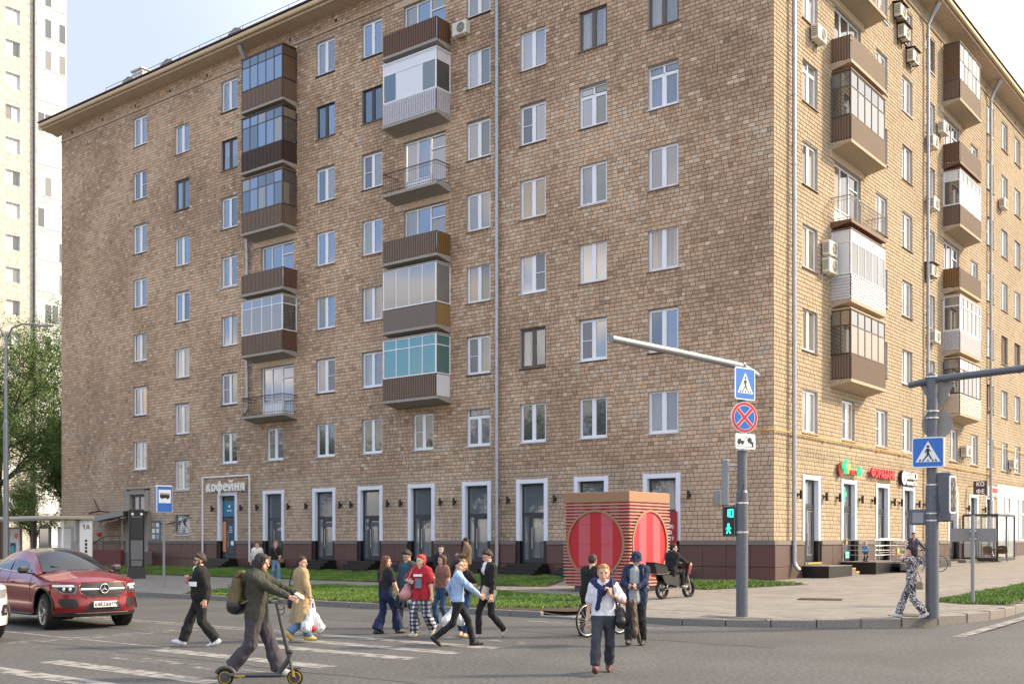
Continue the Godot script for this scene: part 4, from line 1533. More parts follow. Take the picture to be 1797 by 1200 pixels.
# ------------------------------------------------------------------ the white tower behind
func build_tower() -> void:
	var t := thing("apartment_tower", "tall pale apartment tower behind the trees at the left edge", "building", Vector3(-83.5, 0, -16.04), PI / 2)
	# here x runs to the right along the front (towards -z of the street), y up, z out of the front
	var w0 := -26.0
	var holes_ := []
	var m := MB.new()
	var body := MB.new()
	body.box(Vector3(-14.4, 34, -9.2), Vector3(35.2, 68, 18.0))
	part(t, "core", body, M.tower_cream)
	# left bay: cream tiles with one window column; right bay: white panels and loggia glazing
	var floor_h := 3.06
	for k in 22:
		var y := 1.0 + k * floor_h
		for col in [[-2.0, 1.46], [-6.2, 1.46], [-10.4, 1.46]]:
			holes_.append(Rect2(col[0] - col[1] / 2, y + 0.85, col[1], 1.42))
	var xs := [w0, 0.0]
	for col in [-2.0, -6.2, -10.4]:
		xs.append_array([col - 0.73, col + 0.73])
	xs.sort()
	for i in xs.size() - 1:
		var mid: float = (xs[i] + xs[i + 1]) / 2
		var y := 0.0
		for k in 23:
			var y1 := 68.0
			var open := false
			for r in holes_:
				if r.has_point(Vector2(mid, r.position.y + 0.1)):
					open = true
			if open and k < 22:
				y1 = 1.0 + k * floor_h + 0.85
			elif not open and k < 22:
				continue
			m.quad(Vector3(xs[i], y, 0.25), Vector3(xs[i + 1], y, 0.25), Vector3(xs[i + 1], y1, 0.25), Vector3(xs[i], y1, 0.25))
			y = y1 + 1.42
	part(t, "wall", m, M.tower_cream)
	var joint := MB.new() # open joints between the facade tiles
	for k in 110:
		joint.box(Vector3(-13, 0.6 + k * 0.62, 0.251), Vector3(26, 0.012, 0.004))
	for k in 26:
		joint.box(Vector3(-0.5 - k * 1.0, 34, 0.2505), Vector3(0.012, 68, 0.004))
	part(t, "tile_joints", joint, M.ledge)
	var fr := MB.new()
	fr.box(Vector3(-0.69, 0.71, 0), Vector3(0.08, 1.42, 0.08))
	fr.box(Vector3(0.69, 0.71, 0), Vector3(0.08, 1.42, 0.08))
	fr.box(Vector3(0.0, 0.71, 0), Vector3(0.1, 1.42, 0.08))
	fr.box(Vector3(0, 0.04, 0.002), Vector3(1.46, 0.08, 0.08))
	fr.box(Vector3(0, 1.38, 0.002), Vector3(1.46, 0.08, 0.08))
	for q in [-1, 1]:
		fr.box(Vector3(q * 0.735, 0.71, 0.1), Vector3(0.02, 1.42, 0.26))
	fr.box(Vector3(0, 1.425, 0.1), Vector3(1.46, 0.02, 0.26))
	var frame := fr.mesh()
	for k in 22:
		for x in [-2.0, -6.2]:
			var o := part(t, "window", frame, M.white_frame, Vector3(x, 1.0 + k * floor_h + 0.85, 0.04))
			for q in [-0.345, 0.345]:
				part(o, "pane", pane_mesh(0.6, 1.28), [M.panel_white, M.panel_white, M.glass_grey, M.panel_white, M.glass_dark][rng.randi() % 5], Vector3(q, 0.71, -0.02))
	# right bay
	var loggia := MB.new()
	loggia.box(Vector3(1.68, 34, 0.25), Vector3(3.16, 68, 0.5))
	part(t, "panel_bay", loggia, M.tower_white)
	part(t, "bay_joint", MB.new().box(Vector3(0.04, 34, 0.3), Vector3(0.1, 68, 0.5)), M.pole_grey)
	var lf := MB.new()
	for q in 5:
		lf.box(Vector3(-1.44 + q * 0.72, 0.85, 0), Vector3(0.06, 1.9, 0.06))
	lf.box(Vector3(0, -0.08, 0.002), Vector3(2.94, 0.06, 0.06))
	lf.box(Vector3(0, 1.78, 0.002), Vector3(2.94, 0.06, 0.06))
	var lm := lf.mesh()
	for k in 22:
		for x in [1.72]:
			var o := part(t, "loggia_window", lm, M.white_frame, Vector3(x, 1.6 + k * floor_h, 0.52))
			for q in 4:
				part(o, "pane", pane_mesh(0.65, 1.76), [M.panel_white, M.panel_white, M.panel_white, M.panel_white, M.glass_dark, M.panel_white, M.panel_white, M.panel_white, M.glass_grey][rng.randi() % 9], Vector3(-1.08 + q * 0.72, 0.85, 0))
	for k in 44:
		part(t, "panel_joint", MB.new().box(Vector3(1.68, 0.9 + k * floor_h * 0.5, 0.503), Vector3(3.1, 0.03, 0.012)), M.ledge)

# ------------------------------------------------------------------ trees
func leaf_shape() -> ArrayMesh:
	if not cache.has("leaf"):
		var r := RandomNumberGenerator.new()
		r.seed = 8
		var m := MB.new()
		for k in 7:
			m.T = Transform3D(Basis.from_euler(Vector3(r.randf_range(-1.2, 1.2), r.randf() * TAU, r.randf_range(-0.8, 0.8))), Vector3(r.randf_range(-1, 1), r.randf_range(-1, 1), r.randf_range(-1, 1)) * 0.9)
			m.quad(Vector3(-0.22, 0, 0), Vector3(0, 0.05, 0.34), Vector3(0.22, 0, 0), Vector3(0, -0.05, -0.34))
		cache["leaf"] = m.mesh()
	return cache.leaf

func limb(m: MB, tips: Array, r: RandomNumberGenerator, p: Vector3, d: Vector3, len_: float, rad: float, level: int, most: int) -> void:
	var pts := [p]
	var rr := [rad]
	var n := 4
	for k in n:
		d = (d + Vector3(r.randf_range(-0.2, 0.2), r.randf_range(-0.06, 0.16), r.randf_range(-0.2, 0.2))).normalized()
		p += d * len_ / n
		pts.append(p)
		rr.append(rad * (1.0 - 0.55 * (k + 1) / n))
		if level >= most - 1:
			tips.append(p)
		if level < most and k >= (1 if level == 0 else 0):
			for q in (2 if level < 2 else 1) + (1 if r.randf() < 0.35 else 0):
				var side := Vector3(r.randf_range(-1, 1), r.randf_range(-0.15, 0.5), r.randf_range(-1, 1)).normalized()
				limb(m, tips, r, p, (d * 0.55 + side * 0.85).normalized(), len_ * r.randf_range(0.5, 0.72), rr[-1] * 0.6, level + 1, most)
	m.tube(pts, rr, 7 if level < 2 else 4, false)

func tree(called: String, label: String, at: Vector3, high: float, sd: int, leaves: int, size: float, dark: Color, light: Color, group := "", bare := 0.0, most := 3) -> void:
	var r := RandomNumberGenerator.new()
	r.seed = sd
	var t := thing(called, label, "tree", at, r.randf() * TAU, group)
	var m := MB.new()
	var tips := []
	limb(m, tips, r, Vector3(0, -0.2, 0), Vector3(r.randf_range(-0.1, 0.1), 1, r.randf_range(-0.1, 0.1)), high * 0.55, high * 0.022, 0, most)
	part(t, "trunk", m, M.bark)
	var places := []
	var tints := []
	for k in leaves:
		var c: Vector3 = tips[r.randi() % tips.size()]
		var p := c + Vector3(r.randfn(), r.randfn() * 0.8, r.randfn()) * high * 0.045
		if p.y < high * 0.12:
			continue
		places.append(Transform3D(Basis.from_euler(Vector3(r.randf() * TAU, r.randf() * TAU, r.randf() * TAU)).scaled(Vector3.ONE * size * r.randf_range(0.6, 1.3)), p))
		tints.append(dark.lerp(light, r.randf() * r.randf_range(0.5, 1.0)))
	var o := many(t, "crown", leaf_shape(), M.leaf, places, tints)

func build_trees() -> void:
	var dk := Color(0.045, 0.085, 0.018)
	var lt := Color(0.20, 0.31, 0.05)
	var g := "trees behind the bus shelter"
	tree("street_tree", "large branching tree with sparse spring leaves left of the brick house", Vector3(-66, 0.6, -4.0), 21.0, 3, 8200, 0.21, dk, lt, g)
	tree("street_tree", "dark leaning tree close against the left end of the brick house", Vector3(-59.5, 0.6, -6.5), 12.5, 14, 8000, 0.20, dk * 0.8, lt * 0.8, g)
	tree("street_tree", "bushy green tree at the far left edge behind the lamp post", Vector3(-60.0, 0.6, 3.0), 12.0, 25, 7000, 0.20, dk * 1.1, lt * 1.2, g)
	tree("street_tree", "small bright young tree just above the bus shelter roof", Vector3(-53.5, 0.6, 0.0), 6.0, 37, 2000, 0.15, Color(0.05, 0.10, 0.02), Color(0.20, 0.30, 0.04), g)
	tree("street_tree", "dense dark tree low behind the bus shelter", Vector3(-68, 0.6, -11), 11.0, 48, 6000, 0.22, dk * 0.7, lt * 0.6, g)
	# across the main street, out of the picture: the house's lower windows mirror them
	for k in 9:
		tree("roadside_tree", "roadside tree across the main street, %s from the crossing" % ["first", "second", "third", "fourth", "fifth", "sixth", "seventh", "eighth", "ninth"][k], Vector3(-16.0 - k * 9.5 + (k % 2) * 2.0, 0.1, 41.0 + (k % 3) * 1.8), 12.5 + (k % 4), 60 + k, 2600, 0.42, Color(0.03, 0.055, 0.015), Color(0.11, 0.15, 0.03), "roadside trees across the main street", 0.0, 2)

# ------------------------------------------------------------------ street furniture
func rounded(w: float, h: float, r: float) -> PackedVector2Array:
	var p := PackedVector2Array()
	for c in [[1, 1, 0.0], [-1, 1, 0.5], [-1, -1, 1.0], [1, -1, 1.5]]:
		for k in 4:
			var a = PI * (c[2] + k / 6.0)
			p.append(Vector2(c[0] * (w / 2 - r) + r * cos(a), c[1] * (h / 2 - r) + r * sin(a)))
	return p

func disc(r: float, n := 28) -> PackedVector2Array:
	var p := PackedVector2Array()
	for k in n:
		p.append(Vector2(r * cos(TAU * k / n), r * sin(TAU * k / n)))
	return p

func bar2(a: Vector2, b: Vector2, w: float) -> PackedVector2Array:
	var t := (b - a).normalized().orthogonal() * w / 2
	return PackedVector2Array([a + t, a - t, b - t, b + t])

func plate(parent: Node3D, called: String, poly: PackedVector2Array, z0: float, z1: float, m: Material) -> MeshInstance3D:
	return part(parent, called, MB.new().prism(poly, z0, z1), m)

func crossing_sign(parent: Node3D, at: Vector3, turn: float, w: float, h: float, thick := 0.03) -> void:
	var s := group_part(parent, "crossing_sign", at, turn)
	s.set_meta("label", "blue pedestrian crossing sign with a white triangle")
	plate(s, "backing", rounded(w, h, 0.05), -thick, 0.0, M.sign_white)
	plate(s, "blue_field", rounded(w - 0.05, h - 0.05, 0.035), 0.0, 0.003, M.sign_blue)
	var k := w / 0.7
	plate(s, "triangle", PackedVector2Array([Vector2(-0.27, -0.22) * k, Vector2(0.27, -0.22) * k, Vector2(0, 0.26) * k]), 0.003, 0.006, M.sign_white)
	var fig := MB.new()
	fig.prism(disc(0.032 * k, 12), 0.006, 0.009, Transform3D(Basis.IDENTITY, Vector3(0.0, 0.135 * k, 0)))
	for b in [[-0.01, 0.09, 0.0, -0.02, 0.06], [0.0, -0.01, 0.075, -0.16, 0.032], [0.0, -0.01, -0.02, -0.09, 0.034], [-0.02, -0.08, -0.085, -0.16, 0.03], [0.0, 0.085, 0.065, 0.02, 0.022], [0.0, 0.085, -0.055, 0.03, 0.022], [-0.055, 0.03, -0.06, -0.02, 0.02]]:
		fig.prism(bar2(Vector2(b[0], b[1]) * k, Vector2(b[2], b[3]) * k, b[4] * k), 0.006, 0.009)
	for x in [-0.19, -0.115, 0.0, 0.115, 0.19]:
		fig.prism(bar2(Vector2(x, -0.205) * k, Vector2(x * 0.82, -0.165) * k, 0.035 * k), 0.006, 0.0088)
	part(s, "walking_figure", fig, M.black)

func seven_bars(ds: String) -> Array:
	var seg := {"1": [2, 3], "0": [0, 1, 2, 3, 4, 5]}
	return seg[ds]

func build_street() -> void:
	traffic_pole()
	arm_pole()
	blank_sign()
	bus_stop_sign()
	info_totem()
	bus_shelter()
	lamp_post()
	kiosk()
	shop_fronts()
	steps_and_rails()
	cafe()
	entrance_porch()
	air_units()
	wall_lamps()
	ground_bits()

func traffic_pole() -> void:
	var y0 := walk_y(14.92)
	var t := thing("signal_pole", "grey traffic signal pole with blue crossing sign and round no-stopping sign", "signal pole", Vector3(6.04, y0, 14.92))
	var m := MB.new()
	m.lathe(Vector3.ZERO, [Vector2(0.0, 5.93), Vector2(0.08, 5.93), Vector2(0.105, 5.88), Vector2(0.11, 2.95), Vector2(0.135, 2.9), Vector2(0.14, 0.0)], 20)
	part(t, "pole", m, M.pole_grey)
	m = MB.new()
	m.tube([Vector3(0.0, 5.72, -0.75), Vector3(0, 5.84, 0.0), Vector3(-0.25, 5.85, 2.4), Vector3(-0.55, 5.86, 4.75)], [0.085, 0.085, 0.08, 0.075], 12)
	part(t, "mast_arm", m, M.pole_galv)
	m = MB.new()
	m.lathe(Vector3.ZERO, [Vector2(0.16, 0.02), Vector2(0.2, 0.0)], 16)
	for y in [3.9, 2.66, 1.98]:
		m.lathe(Vector3(0, y, 0), [Vector2(0.14, -0.02), Vector2(0.145, -0.02), Vector2(0.145, 0.02), Vector2(0.14, 0.02)], 16)
	part(t, "bands", m, M.steel)
	crossing_sign(t, Vector3(0.14, 5.41, 0.12), deg_to_rad(76.0), 0.70, 0.74)
	var r := group_part(t, "no_stopping_sign", Vector3(0.13, 4.63, 0.14), deg_to_rad(60.0))
	r.set_meta("label", "round blue sign with red ring and red cross")
	plate(r, "backing", disc(0.36), -0.03, 0.0, M.sign_white)
	plate(r, "red_ring", disc(0.348), 0.0, 0.003, M.sign_red)
	plate(r, "white_ring", disc(0.285), 0.003, 0.005, M.sign_white)
	plate(r, "blue_field", disc(0.273), 0.005, 0.008, M.sign_blue)
	m = MB.new()
	for a in [0.785, -0.785]:
		m.prism(bar2(Vector2(cos(a), sin(a)) * -0.272, Vector2(cos(a), sin(a)) * 0.272, 0.095), 0.008, 0.0095 + a * 0.0003)
	part(r, "white_cross", m, M.sign_white)
	m = MB.new()
	for a in [0.785, -0.785]:
		m.prism(bar2(Vector2(cos(a), sin(a)) * -0.275, Vector2(cos(a), sin(a)) * 0.275, 0.068), 0.0095, 0.0125 + a * 0.0003)
	part(r, "red_cross", m, M.sign_red)
	var w := group_part(t, "tow_plate", Vector3(0.15, 4.08, 0.12), deg_to_rad(70.0))
	w.set_meta("label", "small white plate showing a car being towed")
	plate(w, "backing", rounded(0.62, 0.35, 0.03), -0.02, 0.0, M.sign_white)
	m = MB.new()
	for b in [[-0.26, -0.02, -0.06, -0.02, 0.07], [-0.24, 0.03, -0.14, 0.03, 0.05], [-0.06, -0.04, 0.02, 0.11, 0.014], [0.02, 0.11, 0.12, 0.03, 0.01], [0.06, 0.05, 0.24, -0.06, 0.07], [0.1, 0.08, 0.19, 0.03, 0.05]]:
		m.prism(bar2(Vector2(b[0], b[1]), Vector2(b[2], b[3]), b[4]), 0.0, 0.003)
	for c in [Vector2(-0.21, -0.06), Vector2(-0.1, -0.06), Vector2(0.1, -0.01), Vector2(0.22, -0.09)]:
		m.prism(disc(0.03, 10), 0.0, 0.0035, Transform3D(Basis.IDENTITY, Vector3(c.x, c.y, 0)))
	m.prism(bar2(Vector2(-0.28, -0.125), Vector2(0.28, -0.125), 0.012), 0.0, 0.003)
	part(w, "pictogram", m, M.black)
	# pedestrian signal with counter
	var h := group_part(t, "pedestrian_signal", Vector3(-0.27, 2.24, 0.14), deg_to_rad(10.0))
	part(h, "housing", MB.new().box(Vector3(0, 0, -0.07), Vector3(0.30, 0.70, 0.16), 0.02), M.sign_back)
	part(h, "face_plate", MB.new().box(Vector3(0, 0, 0.014), Vector3(0.27, 0.67, 0.012)), M.black)
	var lit := mat("signal_green", lin(0.02, 0.5, 0.32), 0.4)
	lit.emission_enabled = true
	lit.emission = lin(0.02, 0.80, 0.36)
	lit.emission_energy_multiplier = 1.3
	m = MB.new()
	for b in [[-0.005, 0.27, -0.005, 0.1, 0.03], [0.04, 0.27, 0.1, 0.27, 0.025], [0.04, 0.1, 0.1, 0.1, 0.025], [0.035, 0.28, 0.035, 0.09, 0.025], [0.1, 0.28, 0.1, 0.09, 0.025]]:
		m.prism(bar2(Vector2(b[0], b[1]), Vector2(b[2], b[3]), b[4]), 0.021, 0.026)
	part(h, "signal_digits", m, lit)
	m = MB.new()
	m.prism(disc(0.026, 12), 0.021, 0.026, Transform3D(Basis.IDENTITY, Vector3(0, -0.08, 0)))
	for b in [[0.0, -0.105, 0.0, -0.2, 0.05], [0.0, -0.19, 0.05, -0.29, 0.028], [0.0, -0.19, -0.045, -0.29, 0.028], [0.0, -0.12, 0.06, -0.18, 0.02], [0.0, -0.12, -0.055, -0.19, 0.02]]:
		m.prism(bar2(Vector2(b[0], b[1]), Vector2(b[2], b[3]), b[4]), 0.021, 0.026)
	part(h, "signal_figure", m, lit)
	var a := group_part(t, "antenna_panel", Vector3(-0.42, 3.15, 0.02), deg_to_rad(25.0))
	part(a, "cover", MB.new().box(Vector3(0, 0, 0), Vector3(0.17, 1.1, 0.1), 0.03), M.pole_galv)
	part(a, "bracket", MB.new().tube([Vector3(0.42, 0.4, -0.02), Vector3(0, 0.4, -0.04)], 0.02, 6), M.steel)
	var b2 := group_part(t, "junction_box", Vector3(-0.63, 2.8, 0.02), deg_to_rad(25.0))
	part(b2, "case", MB.new().box(Vector3.ZERO, Vector3(0.18, 0.36, 0.12), 0.015), M.pole_galv)
	part(b2, "lid", MB.new().box(Vector3(0, 0, 0.062), Vector3(0.13, 0.26, 0.012), 0.004), M.sign_back)
	part(b2, "arm", MB.new().tube([Vector3(0.62, -0.16, -0.05), Vector3(0, -0.16, -0.03)], 0.018, 6), M.steel)
	m = MB.new()
	m.tube([Vector3(-0.5, 2.62, 0.05), Vector3(-0.35, 2.55, 0.08), Vector3(-0.15, 2.6, 0.12), Vector3(0.02, 2.7, 0.14), Vector3(0.1, 3.1, 0.1)], 0.008, 5)
	part(t, "cable", m, M.black)
	part(t, "service_hatch", MB.new().box(Vector3(0.0, 1.15, 0.133), Vector3(0.09, 0.4, 0.012), 0.004), M.pole_grey)

func arm_pole() -> void:
	var y0 := walk_y(13.1)
	var t := thing("sign_pole", "thick grey pole with long arm over the side street and square crossing sign", "sign pole", Vector3(9.81, y0, 13.1))
	var m := MB.new()
	m.lathe(Vector3.ZERO, [Vector2(0.0, 5.52), Vector2(0.06, 5.52), Vector2(0.1, 5.47), Vector2(0.115, 5.4), Vector2(0.12, 3.0), Vector2(0.14, 2.95), Vector2(0.145, 0.0)], 20)
	part(t, "pole", m, M.pole_grey)
	m = MB.new()
	m.tube([Vector3(-0.55, 5.30, -0.15), Vector3(0, 5.36, 0), Vector3(2.4, 5.45, 0.0), Vector3(6.0, 5.6, -0.2)], [0.07, 0.085, 0.08, 0.07], 12)
	part(t, "mast_arm", m, M.pole_grey)
	m = MB.new()
	for y in [5.42, 4.65, 4.5, 4.02, 3.0, 2.36, 2.2]:
		m.lathe(Vector3(0, y, 0), [Vector2(0.12, -0.015), Vector2(0.148, -0.015), Vector2(0.148, 0.015), Vector2(0.12, 0.015)], 16)
	part(t, "bands", m, M.steel)
	crossing_sign(t, Vector3(-0.03, 3.72, 0.2), deg_to_rad(10.0), 0.68, 0.68, 0.14)
	m = MB.new()
	m.prism(disc(0.33), -0.03, 0.0)
	part(t, "round_sign_back", m, M.sign_back, Vector3(0.06, 4.37, -0.16), deg_to_rad(14.0))
	m = MB.new()
	m.prism(PackedVector2Array([Vector2(-0.38, 0.2), Vector2(0, -0.5), Vector2(0.38, 0.2)]), -0.03, 0.0)
	part(t, "triangle_sign_back", m, M.sign_back, Vector3(0.05, 5.1, -0.17), deg_to_rad(14.0))
	var s := group_part(t, "signal_head", Vector3(0.26, 2.72, -0.05), deg_to_rad(83.0))
	part(s, "housing", MB.new().box(Vector3.ZERO, Vector3(0.2, 1.1, 0.34), 0.03), M.pole_grey)
	m = MB.new()
	m.prism(rounded(0.34, 0.84, 0.06), 0.17, 0.19)
	part(s, "white_rim", m, M.sign_white, Vector3(0.0, 0.05, 0.0))
	m = MB.new()
	m.prism(rounded(0.27, 0.76, 0.05), 0.19, 0.196)
	part(s, "face_plate", m, M.black, Vector3(0.0, 0.05, 0.0))
	m = MB.new()
	for q in [0.27, -0.1]:
		for b in [[-0.08, 0.1], [0.08, 0.1], [-0.08, -0.08], [0.08, -0.08], [0.0, 0.01]]:
			m.box(Vector3(b[0], q + b[1], 0.197), Vector3(0.08, 0.09, 0.004))
	part(s, "signal_symbols", m, M.ledge)
	var c := group_part(t, "control_box", Vector3(-0.3, 2.28, 0.0), deg_to_rad(10.0))
	part(c, "case", MB.new().box(Vector3.ZERO, Vector3(0.36, 0.36, 0.2), 0.02), M.pole_grey)
	part(c, "lid", MB.new().box(Vector3(0, -0.02, 0.105), Vector3(0.24, 0.24, 0.015), 0.006), M.pole_galv)
	m = MB.new()
	m.tube([Vector3(0.1, 2.75, 0.15), Vector3(0.2, 2.6, 0.2), Vector3(0.22, 2.4, 0.18), Vector3(0.12, 2.3, 0.14)], 0.008, 5)
	part(t, "cable", m, M.black)

func blank_sign() -> void:
	var t := thing("road_sign", "back of a blank grey road sign on a thin galvanised post", "road sign", Vector3(9.42, walk_y(8.43), 8.43))
	part(t, "post", MB.new().tube([Vector3(0, -0.05, 0), Vector3(0, 2.32, 0)], 0.05, 14), M.pole_galv)
	part(t, "sign_board", MB.new().prism(rounded(1.12, 0.35, 0.03), -0.012, 0.012), M.sign_back, Vector3(0.0, 1.8, -0.085), deg_to_rad(15.0))
	part(t, "clamp", MB.new().box(Vector3(0, 1.9, -0.05), Vector3(0.16, 0.04, 0.09), 0.005), M.steel)
	part(t, "clamp", MB.new().box(Vector3(0, 1.7, -0.05), Vector3(0.16, 0.04, 0.09), 0.005), M.steel)

func bus_stop_sign() -> void:
	var t := thing("bus_stop_sign", "blue bus stop sign on a slim post at the kerb", "bus sign", Vector3(-18.18, walk_y(13.93), 13.93))
	part(t, "post", MB.new().tube([Vector3(0, -0.05, 0), Vector3(0, 3.6, 0)], 0.05, 12), M.pole_galv)
	var s := group_part(t, "sign_box", Vector3(0.02, 3.33, 0.02), deg_to_rad(80.0))
	part(s, "case", MB.new().box(Vector3(0, 0, 0), Vector3(0.64, 1.02, 0.16), 0.03), M.sign_white)
	part(s, "side_cover", MB.new().box(Vector3(-0.325, 0, -0.01), Vector3(0.012, 0.94, 0.12)), M.sign_blue)
	plate(s, "blue_field", rounded(0.58, 0.96, 0.03), 0.08, 0.084, M.sign_blue)
	plate(s, "white_field", rounded(0.48, 0.5, 0.03), 0.084, 0.087, M.sign_white).position.y = 0.1
	var m := MB.new()
	m.prism(rounded(0.38, 0.13, 0.03), 0.087, 0.09, Transform3D(Basis.IDENTITY, Vector3(0, 0.1, 0)))
	m.prism(rounded(0.38, 0.03, 0.01), 0.087, 0.09, Transform3D(Basis.IDENTITY, Vector3(0, 0.2, 0)))
	for x in [-0.18, -0.09, 0.0, 0.09, 0.18]:
		m.prism(bar2(Vector2(x, 0.14), Vector2(x, 0.2), 0.016), 0.087, 0.0895)
	for x in [-0.1, 0.11]:
		m.prism(disc(0.04, 12), 0.087, 0.0905, Transform3D(Basis.IDENTITY, Vector3(x, 0.035, 0)))
	part(s, "bus_pictogram", m, M.black)

func info_totem() -> void:
	var t := thing("information_totem", "tall dark transit information stand on a black stone base", "info stand", Vector3(-25.9, walk_y(10.1), 10.1), deg_to_rad(62.0))
	mat("leather_gloss", lin(0.012, 0.012, 0.015), 0.15)
	var b := MB.new()
	b.hull8([Vector3(-0.4, -0.05, 0.25), Vector3(0.4, -0.05, 0.25), Vector3(0.4, -0.05, -0.25), Vector3(-0.4, -0.05, -0.25), Vector3(-0.36, 0.52, 0.2), Vector3(0.36, 0.52, 0.2), Vector3(0.36, 0.52, -0.2), Vector3(-0.36, 0.52, -0.2)])
	part(t, "base", b, M.granite_black)
	part(t, "back_case", MB.new().box(Vector3(0, 1.8, -0.06), Vector3(0.62, 2.58, 0.16), 0.03), M.panel_taupe)
	part(t, "front_case", MB.new().box(Vector3(0.02, 1.8, 0.08), Vector3(0.64, 2.6, 0.1), 0.04), M.black)
	part(t, "upper_screen", MB.new().box(Vector3(0.02, 2.2, 0.132), Vector3(0.5, 0.9, 0.006)), M.leather_gloss)
	part(t, "map_sheet", MB.new().box(Vector3(0.02, 1.28, 0.132), Vector3(0.5, 0.86, 0.006)), mat("map_print", lin(0.20, 0.20, 0.21), 0.6, 0.0, M.fine, 4.0))
	part(t, "lower_panel", MB.new().box(Vector3(0.02, 0.68, 0.132), Vector3(0.46, 0.26, 0.006)), M.glass_net)
	for k in [-0.18, 0.2]:
		part(t, "title_mark", MB.new().prism(disc(0.06, 10), 0.131, 0.135), M.white, Vector3(k + 0.02, 2.88, 0.0))
	part(t, "title_strip", MB.new().box(Vector3(0.02, 2.75, 0.132), Vector3(0.42, 0.03, 0.004)), M.sign_back)

func bus_shelter() -> void:
	var t := thing("bus_shelter", "bus shelter with flat roof, glass walls and advert panels behind the red car", "bus shelter", Vector3(-30.0, walk_y(11), 0))
	var x0 := -15.0
	part(t, "roof", MB.new().box(Vector3(x0 / 2, 2.78, 10.75), Vector3(15, 0.16, 2.25), 0.03), mat("shelter_roof", lin(0.50, 0.44, 0.34), 0.5, 0.2))
	part(t, "fascia", MB.new().box(Vector3(x0 / 2, 2.68, 11.80), Vector3(14.9, 0.1, 0.06), 0.01), M.sign_back)
	for x in [-0.9, -5.0, -9.4, -13.5]:
		part(t, "post", MB.new().box(Vector3(x, 1.35, 9.95), Vector3(0.2, 2.75, 0.2), 0.02), M.panel_taupe)
	part(t, "glass_wall", MB.new().box(Vector3(-0.32, 1.35, 10.55), Vector3(0.02, 2.6, 0.9)), M.glass_clear)
	part(t, "white_post", MB.new().box(Vector3(-0.32, 1.35, 11.1), Vector3(0.1, 2.7, 0.1), 0.01), M.white)
	var p := group_part(t, "stop_panel", Vector3(-0.25, 1.3, 9.95), deg_to_rad(72.0))
	part(p, "board", MB.new().box(Vector3.ZERO, Vector3(0.58, 2.7, 0.06), 0.01), M.white)
	part(p, "stop_letter", lettering("1А", 0.3, 0.004), M.black, Vector3(0, 1.05, 0.033))
	for k in 9:
		part(p, "name_mark", MB.new().box(Vector3(0.0, -0.95 + 0.17 * k, 0.032), Vector3(0.11, 0.1 + 0.04 * (k % 2), 0.004)), M.black)
	for a in [[-2.3, 1.3, "sign_white"], [-4.2, 1.0, "glass_grey"], [-7.3, 1.6, "white"], [-10.4, 1.4, "sign_white"]]:
		var f := group_part(t, "advert_panel", Vector3(a[0], 1.35, 9.8), 0.0)
		part(f, "case", MB.new().box(Vector3.ZERO, Vector3(a[1], 2.1, 0.12), 0.02), M.sign_back)
		part(f, "sheet", MB.new().box(Vector3(0, 0, 0.063), Vector3(a[1] - 0.16, 1.9, 0.006)), M[a[2]])
	var ad := group_part(t, "advert_print", Vector3(-7.3, 1.35, 9.88))
	plate(ad, "print_block", rounded(0.5, 0.9, 0.05), 0.0, 0.004, mat("print_navy", lin(0.01, 0.03, 0.09), 0.6)).position = Vector3(0.1, -0.2, 0)
	plate(ad, "print_block", disc(0.22, 16), 0.004, 0.008, mat("print_cyan", lin(0.02, 0.45, 0.5), 0.6)).position = Vector3(0.1, -0.1, 0)
	plate(ad, "print_block", disc(0.12, 16), 0.008, 0.012, mat("print_lime", lin(0.45, 0.6, 0.04), 0.6)).position = Vector3(0.12, -0.45, 0)
	plate(ad, "print_block", disc(0.14, 16), 0.004, 0.008, M.sign_red).position = Vector3(0.42, 0.6, 0)
	plate(ad, "print_block", rounded(0.4, 1.7, 0.02), 0.0, 0.0035, M.sign_blue).position = Vector3(-0.48, 0, 0)
	part(t, "bench", MB.new().box(Vector3(-8, 0.47, 10.3), Vector3(4, 0.06, 0.4), 0.01), M.plank)
	for x in [-9.6, -6.4]:
		part(t, "bench_leg", MB.new().box(Vector3(x, 0.22, 10.3), Vector3(0.08, 0.44, 0.36)), M.iron)

func lamp_post() -> void:
	var t := thing("street_lamp", "slender grey street lamp with two curved arms at the left edge", "street lamp", Vector3(-28.9, walk_y(14.5), 14.5), deg_to_rad(35.0))
	var m := MB.new()
	m.lathe(Vector3.ZERO, [Vector2(0.06, 10.6), Vector2(0.075, 7.0), Vector2(0.105, 6.9), Vector2(0.12, 0.9), Vector2(0.16, 0.85), Vector2(0.16, 0.0)], 14)
	part(t, "pole", m, M.pole_galv)
	for s in [-1.0, 1.0]:
		m = MB.new()
		m.tube([Vector3(0, 10.1, 0), Vector3(s * 0.05, 10.6, 0), Vector3(s * 0.28, 10.98, 0), Vector3(s * 0.75, 11.15, 0), Vector3(s * 1.4, 11.1, 0)], 0.045, 8)
		part(t, "arm", m, M.pole_galv)
		m = MB.new()
		m.hull8([Vector3(s * 1.7 - 0.35, 11.02, 0.11), Vector3(s * 1.7 + 0.35, 11.02, 0.11), Vector3(s * 1.7 + 0.35, 11.02, -0.11), Vector3(s * 1.7 - 0.35, 11.02, -0.11), Vector3(s * 1.7 - 0.3, 11.1, 0.07), Vector3(s * 1.7 + 0.3, 11.1, 0.07), Vector3(s * 1.7 + 0.3, 11.1, -0.07), Vector3(s * 1.7 - 0.3, 11.1, -0.07)])
		part(t, "lamp_head", m, M.sign_back)

